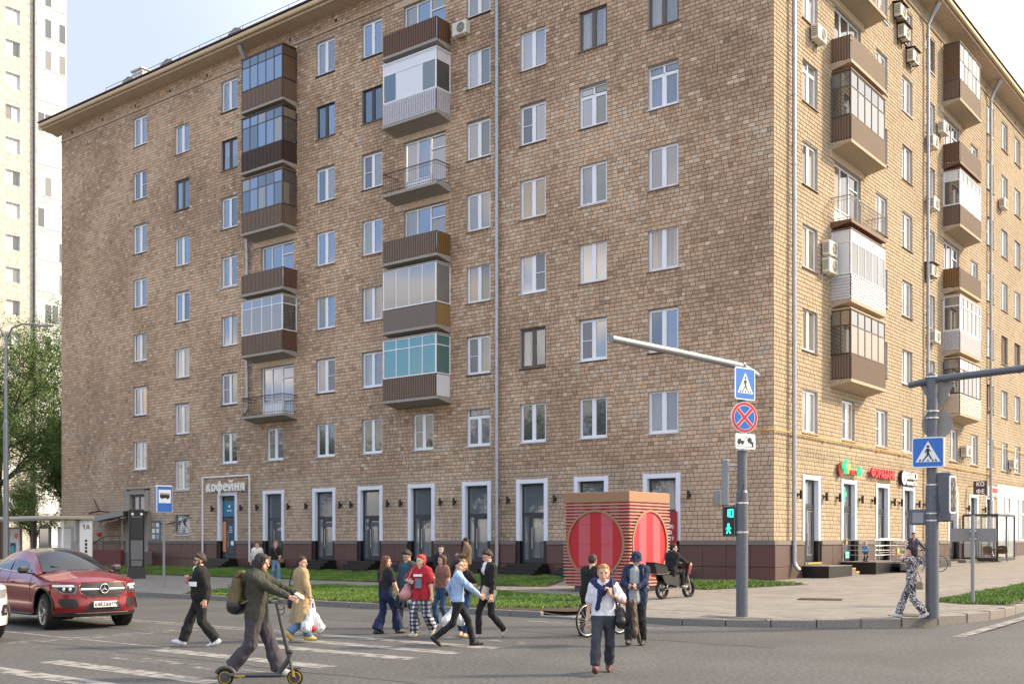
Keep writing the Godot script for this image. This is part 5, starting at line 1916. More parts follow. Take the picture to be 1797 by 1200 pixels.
func kiosk() -> void:
	var t := thing("kiosk", "red striped street kiosk with round shuttered windows and wooden slats", "kiosk", Vector3(-0.7, walk_y(9.05), 9.05), 0.0)
	# origin at the front right corner; the front runs to -x, the right side to -z
	var W := 2.5
	var D := 2.5
	var H := 3.22
	mat("kiosk_red", lin(0.44, 0.008, 0.018), 0.42)
	mat("kiosk_pink", lin(0.50, 0.085, 0.105), 0.42)
	mat("kiosk_wood", lin(0.46, 0.255, 0.135), 0.6, 0.0, M.fine, 2.0)
	mat("kiosk_slat", lin(0.58, 0.35, 0.27), 0.6, 0.0, M.fine, 2.5)
	part(t, "base", MB.new().box(Vector3(-W / 2, 0.06, -D / 2), Vector3(W - 0.5, 0.3, D - 0.5), 0.01), M.pole_grey)
	part(t, "body", MB.new().box(Vector3(-W / 2, 1.55, -D / 2), Vector3(W - 0.12, 2.7, D - 0.12)), M.kiosk_red)
	part(t, "top_band", MB.new().box(Vector3(-W / 2, H - 0.165, -D / 2), Vector3(W + 0.04, 0.33, D + 0.04), 0.012), M.kiosk_wood)
	part(t, "roof", MB.new().box(Vector3(-W / 2, H - 0.03, -D / 2), Vector3(W - 0.1, 0.08, D - 0.1)), M.kiosk_wood)
	for side in 2:
		var L := W if side == 0 else D
		var n := group_part(t, "front_wall" if side == 0 else "side_wall", Vector3(-W, 0, 0) if side == 0 else Vector3(0, 0, 0), 0.0 if side == 0 else PI / 2)
		# local x runs along the wall, z out
		var R := 1.08
		var cy := 1.56
		var cx := L / 2
		var stripes := 7 if side == 0 else 7
		for k in stripes: # painted boards behind, alternately red and pink
			var a := 0.06 + (L - 0.12) * k / stripes
			var b := 0.06 + (L - 0.12) * (k + 1) / stripes
			part(n, "stripe_board", MB.new().box(Vector3((a + b) / 2, 1.57, -0.045), Vector3(b - a - 0.004, 2.68, 0.03)), M.kiosk_pink if k % 2 == 1 else M.kiosk_red)
		var ns := 26
		for k in ns:
			var y := 0.24 + k * (2.58 / (ns - 1))
			var dy := y - cy
			var spans := [[0.0, L]]
			if absf(dy) < R:
				var c := sqrt(R * R - dy * dy)
				spans = [[0.0, cx - c], [cx + c, L]]
			for sp in spans:
				if sp[1] - sp[0] > 0.03:
					part(n, "slat", MB.new().box(Vector3((sp[0] + sp[1]) / 2, y, 0.0), Vector3(sp[1] - sp[0], 0.045, 0.06), 0.006), M.kiosk_slat)
		# round frame
		var ring := MB.new()
		var seg := 48
		for k in seg:
			var a0 := TAU * k / seg
			var a1 := TAU * (k + 1) / seg
			var c0 := Vector3(cos(a0), sin(a0), 0)
			var c1 := Vector3(cos(a1), sin(a1), 0)
			var o := Vector3(cx, cy, 0)
			var r0 := R - 0.05
			var r1 := R + 0.02
			ring.quad(o + c0 * r0 + Vector3(0, 0, 0.05), o + c0 * r1 + Vector3(0, 0, 0.05), o + c1 * r1 + Vector3(0, 0, 0.05), o + c1 * r0 + Vector3(0, 0, 0.05))
			ring.quad(o + c0 * r1 + Vector3(0, 0, 0.05), o + c0 * r1 - Vector3(0, 0, 0.03), o + c1 * r1 - Vector3(0, 0, 0.03), o + c1 * r1 + Vector3(0, 0, 0.05))
			ring.quad(o + c0 * r0 - Vector3(0, 0, 0.03), o + c0 * r0 + Vector3(0, 0, 0.05), o + c1 * r0 + Vector3(0, 0, 0.05), o + c1 * r0 - Vector3(0, 0, 0.03))
		part(n, "round_frame", ring, M.kiosk_wood)
		# shutter boards in the opening
		var cols := 5
		for k in cols:
			var a := -R + 2 * R * k / cols
			var b := -R + 2 * R * (k + 1) / cols
			var p := PackedVector2Array()
			for q in 9:
				var x: float = lerpf(a, b, q / 8.0)
				p.append(Vector2(cx + x, cy - sqrt(maxf(0.0, R * R - x * x)) * 0.97))
			for q in 9:
				var x: float = lerpf(b, a, q / 8.0)
				p.append(Vector2(cx + x, cy + sqrt(maxf(0.0, R * R - x * x)) * 0.97 + 0.002))
			plate(n, "shutter_board", p, -0.026, 0.012 - 0.001 * k, M.kiosk_pink if k % 2 == 1 else M.kiosk_red)
		if side == 0:
			for y in [cy + 0.62, cy - 0.02, cy - 0.72]:
				part(n, "shutter_joint", MB.new().box(Vector3(cx, y, 0.011), Vector3(1.26 if y > cy - 0.5 else 1.3, 0.014 if y > cy - 0.5 else 0.05, 0.012)), M.kiosk_red)

func shop_fronts() -> void:
	# coffee shop: white frame and letters
	var c := thing("coffee_sign", "white frame with the letters кофейня round a doorway at the left", "shop sign", Vector3(0, 0, 0))
	for b in [[-34.58, 3.1, 0.09, 4.85], [-30.42, 3.0, 0.09, 5.05]]:
		part(c, "frame_post", MB.new().box(Vector3(b[0], b[1], 0.2), Vector3(b[2], b[3], 0.06), 0.01), M.white)
	part(c, "frame_beam", MB.new().box(Vector3(-32.5, 5.54, 0.2), Vector3(4.25, 0.09, 0.062), 0.01), M.white)
	part(c, "letters", lettering("кофейня", 0.78, 0.08), mat("letter_cream", lin(0.85, 0.82, 0.74), 0.5), Vector3(-32.5, 4.98, 0.22))
	for x in [-34.58, -30.42]:
		part(c, "bracket", MB.new().tube([Vector3(x, 5.3, 0.2), Vector3(x, 5.3, 0.0)], 0.02, 5), M.white)
	# poster in the coffee shop's door
	var p := thing("door_poster", "blue and orange poster in the coffee shop doorway", "poster", Vector3(-32.54, 0.98, -0.10))
	part(p, "upper_sheet", MB.new().box(Vector3(0, 2.76, 0), Vector3(1.12, 0.86, 0.008)), mat("poster_blue", lin(0.01, 0.16, 0.26), 0.5))
	part(p, "orange_strip", MB.new().box(Vector3(-0.43, 1.2, 0), Vector3(0.3, 1.7, 0.008)), mat("poster_orange", lin(0.62, 0.24, 0.12), 0.5))
	part(p, "lower_sheet", MB.new().box(Vector3(0.22, 1.1, 0.01), Vector3(0.6, 1.72, 0.008)), mat("poster_navy", lin(0.012, 0.06, 0.12), 0.5))
	part(p, "logo", MB.new().prism(disc(0.08, 12), 0.005, 0.009), M.white, Vector3(0, 2.9, 0))
	part(p, "logo_word", MB.new().box(Vector3(0, 2.66, 0.006), Vector3(0.42, 0.05, 0.004)), M.white)
	for k in 4:
		part(p, "printed_line", MB.new().box(Vector3(0.14, 1.75 - 0.1 * k, 0.016), Vector3(0.3 - 0.05 * (k % 2), 0.03, 0.004)), M.white)
	part(p, "cup_print", MB.new().prism(disc(0.14, 14), 0.015, 0.019), M.letter_cream, Vector3(0.27, 0.85, 0))
	part(p, "cake_print", MB.new().prism(rounded(0.3, 0.2, 0.08), 0.015, 0.018), mat("print_brown", lin(0.12, 0.05, 0.02), 0.6), Vector3(0.22, 0.5, 0))
	# red notice behind the kiosk
	var r := thing("red_notice", "red notice with a phone number in the doorway behind the kiosk", "notice", Vector3(-4.5, 1.0, 0.14))
	part(r, "sheet", MB.new().box(Vector3(0.1, 1.45, 0), Vector3(0.78, 1.35, 0.01)), mat("notice_red", lin(0.30, 0.012, 0.016), 0.4))
	part(r, "phone_number", lettering("+7\n(909)\n000\n05-17", 0.2, 0.004), M.white, Vector3(0.1, 1.4, 0.007))
	# side street signs
	var a := thing("pharmacy_sign", "green and red pharmacy sign with two crosses over a doorway", "shop sign", Vector3(0.02, 4.95, -7.2), PI / 2)
	var lit := mat("sign_green_glow", lin(0.03, 0.42, 0.16), 0.4)
	lit.emission_enabled = true
	lit.emission = lin(0.02, 0.45, 0.14)
	lit.emission_energy_multiplier = 0.7
	for q in [[-0.72, 0.12, 0.31, 0.30], [0.98, 0.0, 0.22, 0.24]]:
		var m := MB.new()
		m.box(Vector3(q[0], q[1], q[3]), Vector3(q[2] * 2.0, q[2] * 0.68, 0.12), 0.01)
		m.box(Vector3(q[0], q[1] + q[2] * 0.67, q[3] - 0.001), Vector3(q[2] * 0.68, q[2] * 0.66, 0.118), 0.01)
		m.box(Vector3(q[0], q[1] - q[2] * 0.67, q[3] - 0.001), Vector3(q[2] * 0.68, q[2] * 0.66, 0.118), 0.01)
		part(a, "sign_cross", m, lit)
	part(a, "yellow_corner", MB.new().box(Vector3(-0.66, 0.05, 0.365), Vector3(0.2, 0.3, 0.02)), M.yellow)
	part(a, "cyan_corner", MB.new().box(Vector3(-0.88, 0.14, 0.366), Vector3(0.15, 0.15, 0.02)), mat("cyan", lin(0.2, 0.6, 0.6), 0.5))
	part(a, "disc", MB.new().prism(disc(0.30), 0.08, 0.14), M.sign_red, Vector3(-0.82, 0.0, 0.0))
	part(a, "letters", lettering("аптека", 0.36, 0.06), M.sign_red, Vector3(0.2, -0.05, 0.16))
	part(a, "bracket", MB.new().box(Vector3(-0.3, 0.0, 0.06), Vector3(1.4, 0.05, 0.12)), M.steel)
	var b := thing("bank_sign", "red letters of a bank sign on the side facade", "shop sign", Vector3(0.05, 4.98, -11.3), PI / 2)
	part(b, "letters", lettering("ФОРАБАНК", 0.58, 0.1), M.sign_red, Vector3(0, 0, 0.12))
	part(b, "rail", MB.new().box(Vector3(0, -0.05, 0.03), Vector3(2.5, 0.04, 0.08)), M.sign_red)
	var d := thing("cleaners_sign", "white letters with a round white emblem next to the bank sign", "shop sign", Vector3(0.05, 4.95, -14.85), PI / 2)
	part(d, "emblem", MB.new().prism(disc(0.36), 0.03, 0.16), M.black, Vector3(-0.72, 0.0, 0.0))
	part(d, "emblem_face", MB.new().prism(disc(0.33), 0.16, 0.17), M.white, Vector3(-0.72, 0.0, 0.0))
	part(d, "emblem_mark", MB.new().prism(PackedVector2Array([Vector2(-0.12, -0.14), Vector2(0.12, -0.14), Vector2(0, 0.16)]), 0.17, 0.175), M.sign_back, Vector3(-0.72, 0.0, 0.0))
	for q in [["BIANCA", 0.46, 0.12], ["ХИМЧИСТКА", 0.25, -0.24]]:
		part(d, "letter_backing", lettering(q[0], q[1] * 1.03, 0.1), M.black, Vector3(0.42, q[2] - 0.01, 0.09))  # slightly larger black letters set behind the white ones
		part(d, "letters", lettering(q[0], q[1], 0.02), M.white, Vector3(0.42, q[2], 0.15))
	var e := thing("green_sign", "small white and green shop sign beside the arm pole", "shop sign", Vector3(0.05, 4.6, -22.2), PI / 2)
	part(e, "board", MB.new().box(Vector3(0, 0.05, 0.04), Vector3(1.8, 0.42, 0.06), 0.01), M.white)
	part(e, "green_bar", MB.new().box(Vector3(0, -0.24, 0.05), Vector3(1.8, 0.14, 0.08), 0.01), mat("green_bar", lin(0.12, 0.5, 0.04), 0.5))
	for k in 6:
		part(e, "letter_mark", MB.new().box(Vector3(-0.65 + 0.26 * k, 0.05, 0.08), Vector3(0.15, 0.16 + 0.08 * (k % 2), 0.02), 0.005), M.sign_back)
	var f := thing("cafe_sign", "small dark brown square sign reading КО ФЕ", "shop sign", Vector3(0.6, 4.9, -25.6), 0.5)
	part(f, "board", MB.new().box(Vector3(0, 0, 0), Vector3(0.7, 0.74, 0.1), 0.01), mat("cafe_brown", lin(0.07, 0.035, 0.03), 0.5))
	part(f, "letters", lettering("КО\nФЕ", 0.34, 0.01), M.white, Vector3(0, 0.0, 0.055))
	part(f, "bracket", MB.new().tube([Vector3(-0.34, 0.1, 0), Vector3(-0.65, 0.1, 0.1)], 0.02, 6), M.iron)
	var g := thing("red_white_sign", "white sign board with red letters beside the third downpipe", "shop sign", Vector3(0.05, 4.85, -30.2), PI / 2)
	part(g, "board", MB.new().box(Vector3(0, 0, 0.05), Vector3(2.2, 0.6, 0.08), 0.01), M.white)
	for k in 7:
		part(g, "letter_mark", MB.new().box(Vector3(-0.7 + 0.25 * k, 0.08, 0.1), Vector3(0.17, 0.3, 0.02), 0.005), M.sign_red)
	part(g, "underline", MB.new().box(Vector3(0, -0.22, 0.1), Vector3(1.8, 0.05, 0.01)), M.sign_red)
	# notices in the pharmacy door
	var h := thing("window_cross", "green cross in the pharmacy door's upper pane", "sign", Vector3(-0.10, 3.95, -7.35), PI / 2)
	var m2 := MB.new()
	m2.box(Vector3(0, 0, 0), Vector3(0.14, 0.62, 0.02))
	m2.box(Vector3(0, 0, 0.002), Vector3(0.42, 0.16, 0.02))
	part(h, "sign_cross", m2, lit)
	for q in [[-0.42, -1.55, 0.16, 0.5, "white"], [0.22, -2.02, 0.14, 0.26, "yellow"], [0.25, -2.6, 0.42, 0.28, "cyan"]]:
		part(h, "sticker", MB.new().box(Vector3(q[0], q[1], 0.03), Vector3(q[2], q[3], 0.008)), M[q[4]])

func steps_and_rails() -> void:
	# first flight, beside the corner doorway
	var g := 0.47 + 0.05
	var s := thing("corner_steps", "dark granite steps with yellow edges at the first side doorway", "steps", Vector3.ZERO)
	part(s, "landing", MB.new().box(Vector3(0.65, 0.70, -3.6), Vector3(1.1, 0.5, 2.4), 0.01), M.granite_black)
	part(s, "landing_top", MB.new().box(Vector3(0.65, 0.965, -3.6), Vector3(1.12, 0.03, 2.44), 0.005), M.ledge)
	part(s, "step", MB.new().box(Vector3(0.65, 0.66, -5.0), Vector3(1.1, 0.4, 0.4), 0.01), M.ledge)
	part(s, "step", MB.new().box(Vector3(0.65, 0.59, -5.4), Vector3(1.1, 0.26, 0.42), 0.01), M.ledge)
	part(s, "edge_strip", MB.new().box(Vector3(0.65, 0.866, -5.15), Vector3(1.08, 0.012, 0.08)), M.yellow)
	part(s, "edge_strip", MB.new().box(Vector3(1.206, 0.83, -5.0), Vector3(0.012, 0.05, 0.38)), M.yellow)
	part(s, "edge_strip", MB.new().box(Vector3(1.206, 0.69, -5.4), Vector3(0.012, 0.05, 0.4)), M.yellow)
	part(s, "edge_strip", MB.new().box(Vector3(0.16, 1.06, -3.5), Vector3(0.03, 0.06, 1.3)), M.yellow)
	part(s, "threshold", MB.new().box(Vector3(0.07, 1.04, -3.5), Vector3(0.16, 0.12, 1.7), 0.01), M.ledge)
	# pharmacy landing with ramp and railings
	var p := thing("pharmacy_steps", "dark granite landing and steps in front of the pharmacy and bank doors", "steps", Vector3.ZERO)
	part(p, "landing", MB.new().box(Vector3(0.85, 0.80, -8.6), Vector3(1.5, 0.5, 4.4), 0.01), M.granite_black)
	part(p, "landing_top", MB.new().box(Vector3(0.85, 1.065, -8.6), Vector3(1.54, 0.03, 4.44), 0.005), M.ledge)
	for k in 3:
		part(p, "step", MB.new().box(Vector3(0.95, 0.95 - 0.15 * k, -11.0 - 0.34 * k), Vector3(1.7 + 0.25 * k, 0.16, 0.6), 0.01), M.ledge if k else M.granite_black)
		part(p, "step", MB.new().box(Vector3(1.76 + 0.3 * k, 0.92 - 0.15 * k, -9.6 - 0.2 * k), Vector3(0.34, 0.16, 2.4 + 0.2 * k), 0.01), M.granite_black if k == 0 else M.ledge)
	part(p, "landing", MB.new().box(Vector3(0.9, 0.82, -14.2), Vector3(1.6, 0.5, 4.4), 0.01), M.granite_black)
	var r := thing("railing", "stainless steel railing round the pharmacy landing", "railing", Vector3.ZERO)
	var path := [Vector3(0.15, 1.08, -6.55), Vector3(1.5, 1.08, -6.55), Vector3(1.5, 1.08, -10.3), Vector3(1.55, 0.62, -12.4)]
	for h in [0.9]:
		part(r, "handrail", MB.new().tube([path[0] + Vector3(0, h, 0), path[1] + Vector3(0, h, 0), path[2] + Vector3(0, h, 0), path[3] + Vector3(0, h, 0)], 0.028, 8), M.steel)
	for h in [0.28, 0.48, 0.68]:
		part(r, "rail", MB.new().tube([path[0] + Vector3(0, h, 0), path[1] + Vector3(0, h, 0), path[2] + Vector3(0, h, 0), path[3] + Vector3(0, h, 0)], 0.012, 6), M.steel)
	for q in [path[0], path[1], Vector3(1.5, 1.08, -8.4), path[2], path[3]]:
		part(r, "post", MB.new().tube([q - Vector3(0, 0.1, 0), q + Vector3(0, 0.9, 0)], 0.022, 8), M.steel)
	var r2 := thing("railing", "second steel railing sloping down in front of the bank door", "railing", Vector3.ZERO)
	var p2 := [Vector3(0.25, 1.15, -10.6), Vector3(0.3, 1.15, -12.8), Vector3(0.4, 0.66, -15.2)]
	part(r2, "handrail", MB.new().tube([p2[0] + Vector3(0, 0.9, 0), p2[1] + Vector3(0, 0.9, 0), p2[2] + Vector3(0, 0.9, 0)], 0.028, 8), M.steel)
	for h in [0.28, 0.58]:
		part(r2, "rail", MB.new().tube([p2[0] + Vector3(0, h, 0), p2[1] + Vector3(0, h, 0), p2[2] + Vector3(0, h, 0)], 0.012, 6), M.steel)
	for q in p2:
		part(r2, "post", MB.new().tube([q - Vector3(0, 0.1, 0), q + Vector3(0, 0.9, 0)], 0.022, 8), M.steel)
	for d in [18.9, 22.5, 26.4, 29.7]:
		var n := thing("door_step", "low stone step at the %s side doorway from the corner" % {18.9: "fifth", 22.5: "sixth", 26.4: "seventh", 29.7: "eighth"}[d], "step", Vector3(0, 0, -d))
		part(n, "step", MB.new().box(Vector3(0.55, walk_y(-d) + 0.05, 0), Vector3(0.9, 0.2, 2.2), 0.01), M.ledge)
	var y := thing("yellow_bin", "small yellow box hung on the pharmacy railing", "box", Vector3(1.55, 1.5, -9.2))
	part(y, "box", MB.new().box(Vector3.ZERO, Vector3(0.06, 0.3, 0.26), 0.01), M.yellow)
	part(y, "label_strip", MB.new().box(Vector3(0.034, 0.02, 0), Vector3(0.006, 0.12, 0.18)), M.white)

func cafe() -> void:
	var v := thing("cafe_porch", "glazed porch with dark metal frames in front of the café", "porch", Vector3(0.1, walk_y(-25.0), -24.4))
	var fr := MB.new()
	var H := 2.5
	for p in [Vector3(0.05, 0, 0.4), Vector3(1.8, 0, 0.4), Vector3(1.8, 0, -1.5), Vector3(0.05, 0, -1.5), Vector3(1.8, 0, -3.2), Vector3(0.05, 0, -3.2)]:
		part(v, "post", MB.new().box(p + Vector3(0, H / 2, 0), Vector3(0.1, H, 0.1), 0.01), M.door_grey)
	for b in [[Vector3(0.92, H, 0.4), Vector3(1.75, 0.12, 0.11)], [Vector3(1.8, H, -1.4), Vector3(0.11, 0.12, 3.7)], [Vector3(0.92, H, -3.2), Vector3(1.75, 0.12, 0.11)], [Vector3(1.8, 0.1, -0.55), Vector3(0.1, 0.2, 1.8)], [Vector3(1.8, 0.1, -2.35), Vector3(0.1, 0.2, 1.6)], [Vector3(0.92, 0.1, 0.4), Vector3(1.65, 0.2, 0.1)]]:
		part(v, "rail", MB.new().box(b[0], b[1], 0.01), M.door_grey)
	part(v, "pane", MB.new().box(Vector3(0.92, H / 2 + 0.1, 0.4), Vector3(1.64, H - 0.3, 0.012)), M.glass_clear)
	part(v, "pane", MB.new().box(Vector3(1.8, H / 2 + 0.1, -0.55), Vector3(0.012, H - 0.3, 1.78)), M.glass_clear)
	part(v, "pane", MB.new().box(Vector3(1.8, H / 2 + 0.1, -2.35), Vector3(0.012, H - 0.3, 1.58)), M.glass_clear)
	for q in [-1.35, -1.65]:
		part(v, "handle", MB.new().tube([Vector3(1.88, 0.8, q), Vector3(1.88, 1.7, q)], 0.02, 6), M.steel)
	mat("rattan", lin(0.13, 0.07, 0.045), 0.8, 0.0, M.fine, 4.0)
	for c in [[1.9, -22.2, 0.4, "brown café chair left of the small outdoor table"], [2.15, -24.0, 3.4, "brown café chair right of the small outdoor table"]]:
		var k := thing("cafe_chair", c[3], "chair", Vector3(c[0], walk_y(c[1]), c[1]), c[2], "café chairs")
		part(k, "seat", MB.new().box(Vector3(0, 0.45, 0), Vector3(0.46, 0.05, 0.46), 0.02), M.rattan)
		var m := MB.new()
		m.grid([[Vector3(-0.23, 0.48, -0.2), Vector3(0, 0.48, -0.27), Vector3(0.23, 0.48, -0.2)], [Vector3(-0.24, 0.66, -0.24), Vector3(0, 0.66, -0.32), Vector3(0.24, 0.66, -0.24)], [Vector3(-0.22, 0.84, -0.28), Vector3(0, 0.88, -0.36), Vector3(0.22, 0.84, -0.28)]])
		part(k, "backrest", m, M.rattan)
		for q in [[-1, -1], [1, -1], [-1, 1], [1, 1]]:
			part(k, "leg", MB.new().tube([Vector3(q[0] * 0.2, 0.44, q[1] * 0.2), Vector3(q[0] * 0.25, 0.0, q[1] * 0.27)], 0.014, 6), M.iron)
		for q in [-1, 1]:
			part(k, "armrest", MB.new().tube([Vector3(q * 0.24, 0.64, -0.22), Vector3(q * 0.27, 0.67, 0.05), Vector3(q * 0.24, 0.46, 0.2)], 0.016, 6), M.rattan)
	var t := thing("cafe_table", "small round outdoor table between the café chairs", "table", Vector3(2.0, walk_y(-23.1), -23.1))
	part(t, "table_top", MB.new().lathe(Vector3(0, 0.72, 0), [Vector2(0, 0.02), Vector2(0.34, 0.02), Vector2(0.35, 0.0), Vector2(0.34, -0.02), Vector2(0, -0.02)], 20), M.rattan)
	part(t, "column", MB.new().tube([Vector3(0, 0.03, 0), Vector3(0, 0.7, 0)], 0.025, 8), M.iron)
	for a in 3:
		part(t, "foot", MB.new().tube([Vector3(0, 0.06, 0), Vector3(cos(a * 2.1) * 0.28, 0.015, sin(a * 2.1) * 0.28)], 0.015, 6), M.iron)

func entrance_porch() -> void:
	var t := thing("porch_canopy", "sagging grey canopy on thin posts over the far left house entrance", "canopy", Vector3(-41.2, 0.55, 0))
	var g := []
	for i in 7:
		var row := []
		for j in 5:
			var x := -3.6 + i * 0.83
			row.append(Vector3(x, 3.15 - 0.09 * (6 - i) - 0.05 * sin(i * 2.0), 0.1 + j * 0.45 - 0.02 * j * j))
		g.append(row)
	var m := MB.new()
	m.grid(g, false)
	part(t, "canopy_sheet", m, M.sign_back)
	part(t, "front_band", MB.new().hull8_ret([Vector3(-3.65, 2.35, 1.95), Vector3(1.4, 2.88, 1.95), Vector3(1.4, 2.88, 1.9), Vector3(-3.65, 2.35, 1.9), Vector3(-3.65, 2.68, 1.95), Vector3(1.4, 3.2, 1.95), Vector3(1.4, 3.2, 1.9), Vector3(-3.65, 2.68, 1.9)]), M.sign_back)
	for x in [-3.4, -1.1, 1.2]:
		part(t, "post", MB.new().tube([Vector3(x, -0.1, 1.85), Vector3(x, 2.6, 1.85)], 0.035, 8), M.pole_galv)
		part(t, "strut", MB.new().tube([Vector3(x - 0.3, 2.75, 1.85), Vector3(x, 2.3, 1.85), Vector3(x + 0.3, 2.85, 1.85)], 0.018, 5), M.iron)
	for q in [[-3.4, 1.75], [-1.1, 2.0]]:
		var f := thing("flower_pot", "small red flower pot hung on the %s porch post" % ("left" if q[0] < -2 else "middle"), "flower pot", Vector3(-41.2 + q[0] + 0.12, 0.55 + q[1] - 0.35, 2.0), 0.0, "red flower pots")
		part(f, "pot", MB.new().lathe(Vector3.ZERO, [Vector2(0, 0), Vector2(0.1, 0.0), Vector2(0.15, 0.22), Vector2(0.13, 0.22), Vector2(0, 0.18)], 12), M.sign_red)
		part(f, "hook", MB.new().tube([Vector3(0, 0.2, 0), Vector3(-0.1, 0.3, -0.1)], 0.01, 4), M.iron)
	var s := thing("porch_stairs", "dark red painted stair block with handrail at the far left entrance", "stairs", Vector3(-41.2, 0.5, 0))
	mat("red_paint", lin(0.16, 0.022, 0.022), 0.6, 0.0, M.coarse, 1.0)
	part(s, "side_wall", MB.new().box(Vector3(-1.2, 0.42, 1.9), Vector3(5.0, 1.0, 0.25), 0.02), M.red_paint)
	part(s, "landing", MB.new().box(Vector3(0.3, 0.4, 0.9), Vector3(2.6, 0.8, 1.7), 0.02), M.ledge)
	for k in 5:
		part(s, "step", MB.new().box(Vector3(-1.2 - k * 0.34, 0.66 - 0.16 * k, 0.95), Vector3(0.36, 0.16, 1.6), 0.01), M.ledge)
	part(s, "handrail", MB.new().tube([Vector3(1.2, 1.75, 1.95), Vector3(-0.6, 1.7, 1.95), Vector3(-3.2, 0.75, 1.95), Vector3(-3.5, 0.4, 1.95)], 0.03, 6), M.rust_iron)
	for q in [[1.1, 1.7], [-0.6, 1.65], [-2.0, 1.2]]:
		part(s, "baluster", MB.new().tube([Vector3(q[0], 0.8, 1.95), Vector3(q[0], q[1], 1.95)], 0.018, 5), M.rust_iron)
	var n := thing("notice_board", "small blue-grey notice board beside the house entrance", "notice board", Vector3(-39.3, 1.95, 0.05))
	part(n, "board", MB.new().box(Vector3(0, 0.6, 0), Vector3(0.9, 1.25, 0.05), 0.01), mat("board_blue", lin(0.13, 0.18, 0.24), 0.6))
	for q in 6:
		part(n, "paper", MB.new().box(Vector3(-0.22 + 0.42 * (q % 2), 0.25 + 0.35 * (q / 2), 0.028), Vector3(0.3, 0.26, 0.004)), [M.white, M.reveal, M.sign_white][q % 3])
	# loose cables on the wall
	var c := thing("wall_cable", "loose black cables drooping on the brick wall by the bus shelter", "cable", Vector3(0, 0, 0))
	part(c, "cable", MB.new().tube([Vector3(-46.6, 3.7, 0.05), Vector3(-45.5, 3.85, 0.08), Vector3(-44.3, 3.75, 0.1), Vector3(-43.2, 3.4, 0.1), Vector3(-42.8, 3.0, 0.06)], 0.03, 5), M.black)
	part(c, "cable", MB.new().tube([Vector3(-46.0, 4.6, 0.05), Vector3(-45.6, 4.2, 0.12), Vector3(-45.4, 3.85, 0.06)], 0.025, 5), M.black)
	part(c, "cable", MB.new().tube([Vector3(-39.8, 3.1, 0.05), Vector3(-38.2, 2.95, 0.08), Vector3(-36.5, 3.15, 0.08), Vector3(-35.9, 3.3, 0.05)], 0.022, 5), M.black)

func air_unit(f: int, s: float, y: float, label: String, cover := false) -> void:
	var t := thing("air_conditioner", label, "air conditioner", Vector3.ZERO, 0.0, "air conditioners on the brick house")
	t.transform = face(f, s, y) * Transform3D(Basis.IDENTITY, Vector3(0, 0, 0.24))
	part(t, "case", MB.new().box(Vector3.ZERO, Vector3(0.86, 0.6, 0.32), 0.02), M.ac_white)
	var m := MB.new()
	m.prism(disc(0.235, 24), 0.16, 0.166, Transform3D(Basis.IDENTITY, Vector3(0.1, 0, 0)))
	part(t, "fan_opening", m, M.ac_dark)
	m = MB.new()
	for k in 5:
		var r := 0.05 + 0.045 * k
		var pts := []
		for q in 17:
			pts.append(Vector3(0.1 + r * cos(TAU * q / 16), r * sin(TAU * q / 16), 0.172))
		m.tube(pts, 0.006, 4, false)
	for k in 8:
		var a := TAU * k / 8
		m.tube([Vector3(0.1, 0, 0.172), Vector3(0.1 + 0.235 * cos(a), 0.235 * sin(a), 0.172)], 0.005, 4, false)
	part(t, "fan_grille", m, M.ac_white)
	for q in [-1, 1]:
		m = MB.new()
		m.box(Vector3(q * 0.3, -0.32, -0.02), Vector3(0.04, 0.04, 0.44))
		m.box(Vector3(q * 0.3, -0.46, -0.21), Vector3(0.04, 0.3, 0.04))
		m.tube([Vector3(q * 0.3, -0.56, -0.22), Vector3(q * 0.3, -0.33, 0.16)], 0.014, 4)
		part(t, "bracket", m, M.ac_white if not cover else M.rust_iron)
	for k in 5:
		part(t, "side_louvre", MB.new().box(Vector3(-0.432, -0.16 + 0.08 * k, 0), Vector3(0.01, 0.03, 0.22)), M.ac_dark)
	if cover:
		part(t, "rain_cover", MB.new().box(Vector3(0, 0.36, 0.02), Vector3(1.0, 0.025, 0.5), 0.0, Basis(Vector3.RIGHT, 0.15)), M.rust_iron)

func air_units() -> void:
	for a in [[1, 3.75, 22.2, "air conditioner beside the top visible window next to the corner downpipe", false], [1, 13.5, 26.8, "rust-roofed air conditioner highest up on the side facade", true], [1, 14.0, 26.0, "air conditioner just under the highest one on the side facade", true], [1, 15.3, 25.3, "air conditioner with rusty cover left of the second downpipe", true], [1, 4.9, 13.85, "upper of two stacked air conditioners on the white glazed balcony", false], [1, 4.9, 13.15, "lower of two stacked air conditioners on the white glazed balcony", false], [1, 18.4, 22.1, "air conditioner low right of the second downpipe, fourth storey from the top", false], [1, 20.1, 23.3, "air conditioner left of the open balcony door under the boarded balcony", false], [1, 18.5, 19.0, "air conditioner left of the white glazed balcony with brown front", false], [1, 18.2, 15.55, "air conditioner with rusty cover left of the ochre sided balcony", true], [1, 18.7, 12.3, "air conditioner left of the all white glazed balcony", false], [1, 20.3, 9.8, "air conditioner half hidden behind the triangular sign back", false], [1, 24.2, 6.85, "air conditioner just under the tan sided balcony", false], [1, 32.1, 22.3, "air conditioner right of the third downpipe high up", false], [1, 34.4, 6.7, "air conditioner on the side facade low near the right edge", false], [1, 25.3, 15.95, "air conditioner right of the ochre sided balcony", false], [1, 25.3, 12.55, "air conditioner right of the all white glazed balcony", false], [0, -15.2, 25.4, "only air conditioner on the shaded main facade, high beside the downpipe", false]]:
		air_unit(a[0], a[1], a[2], a[3], a[4])

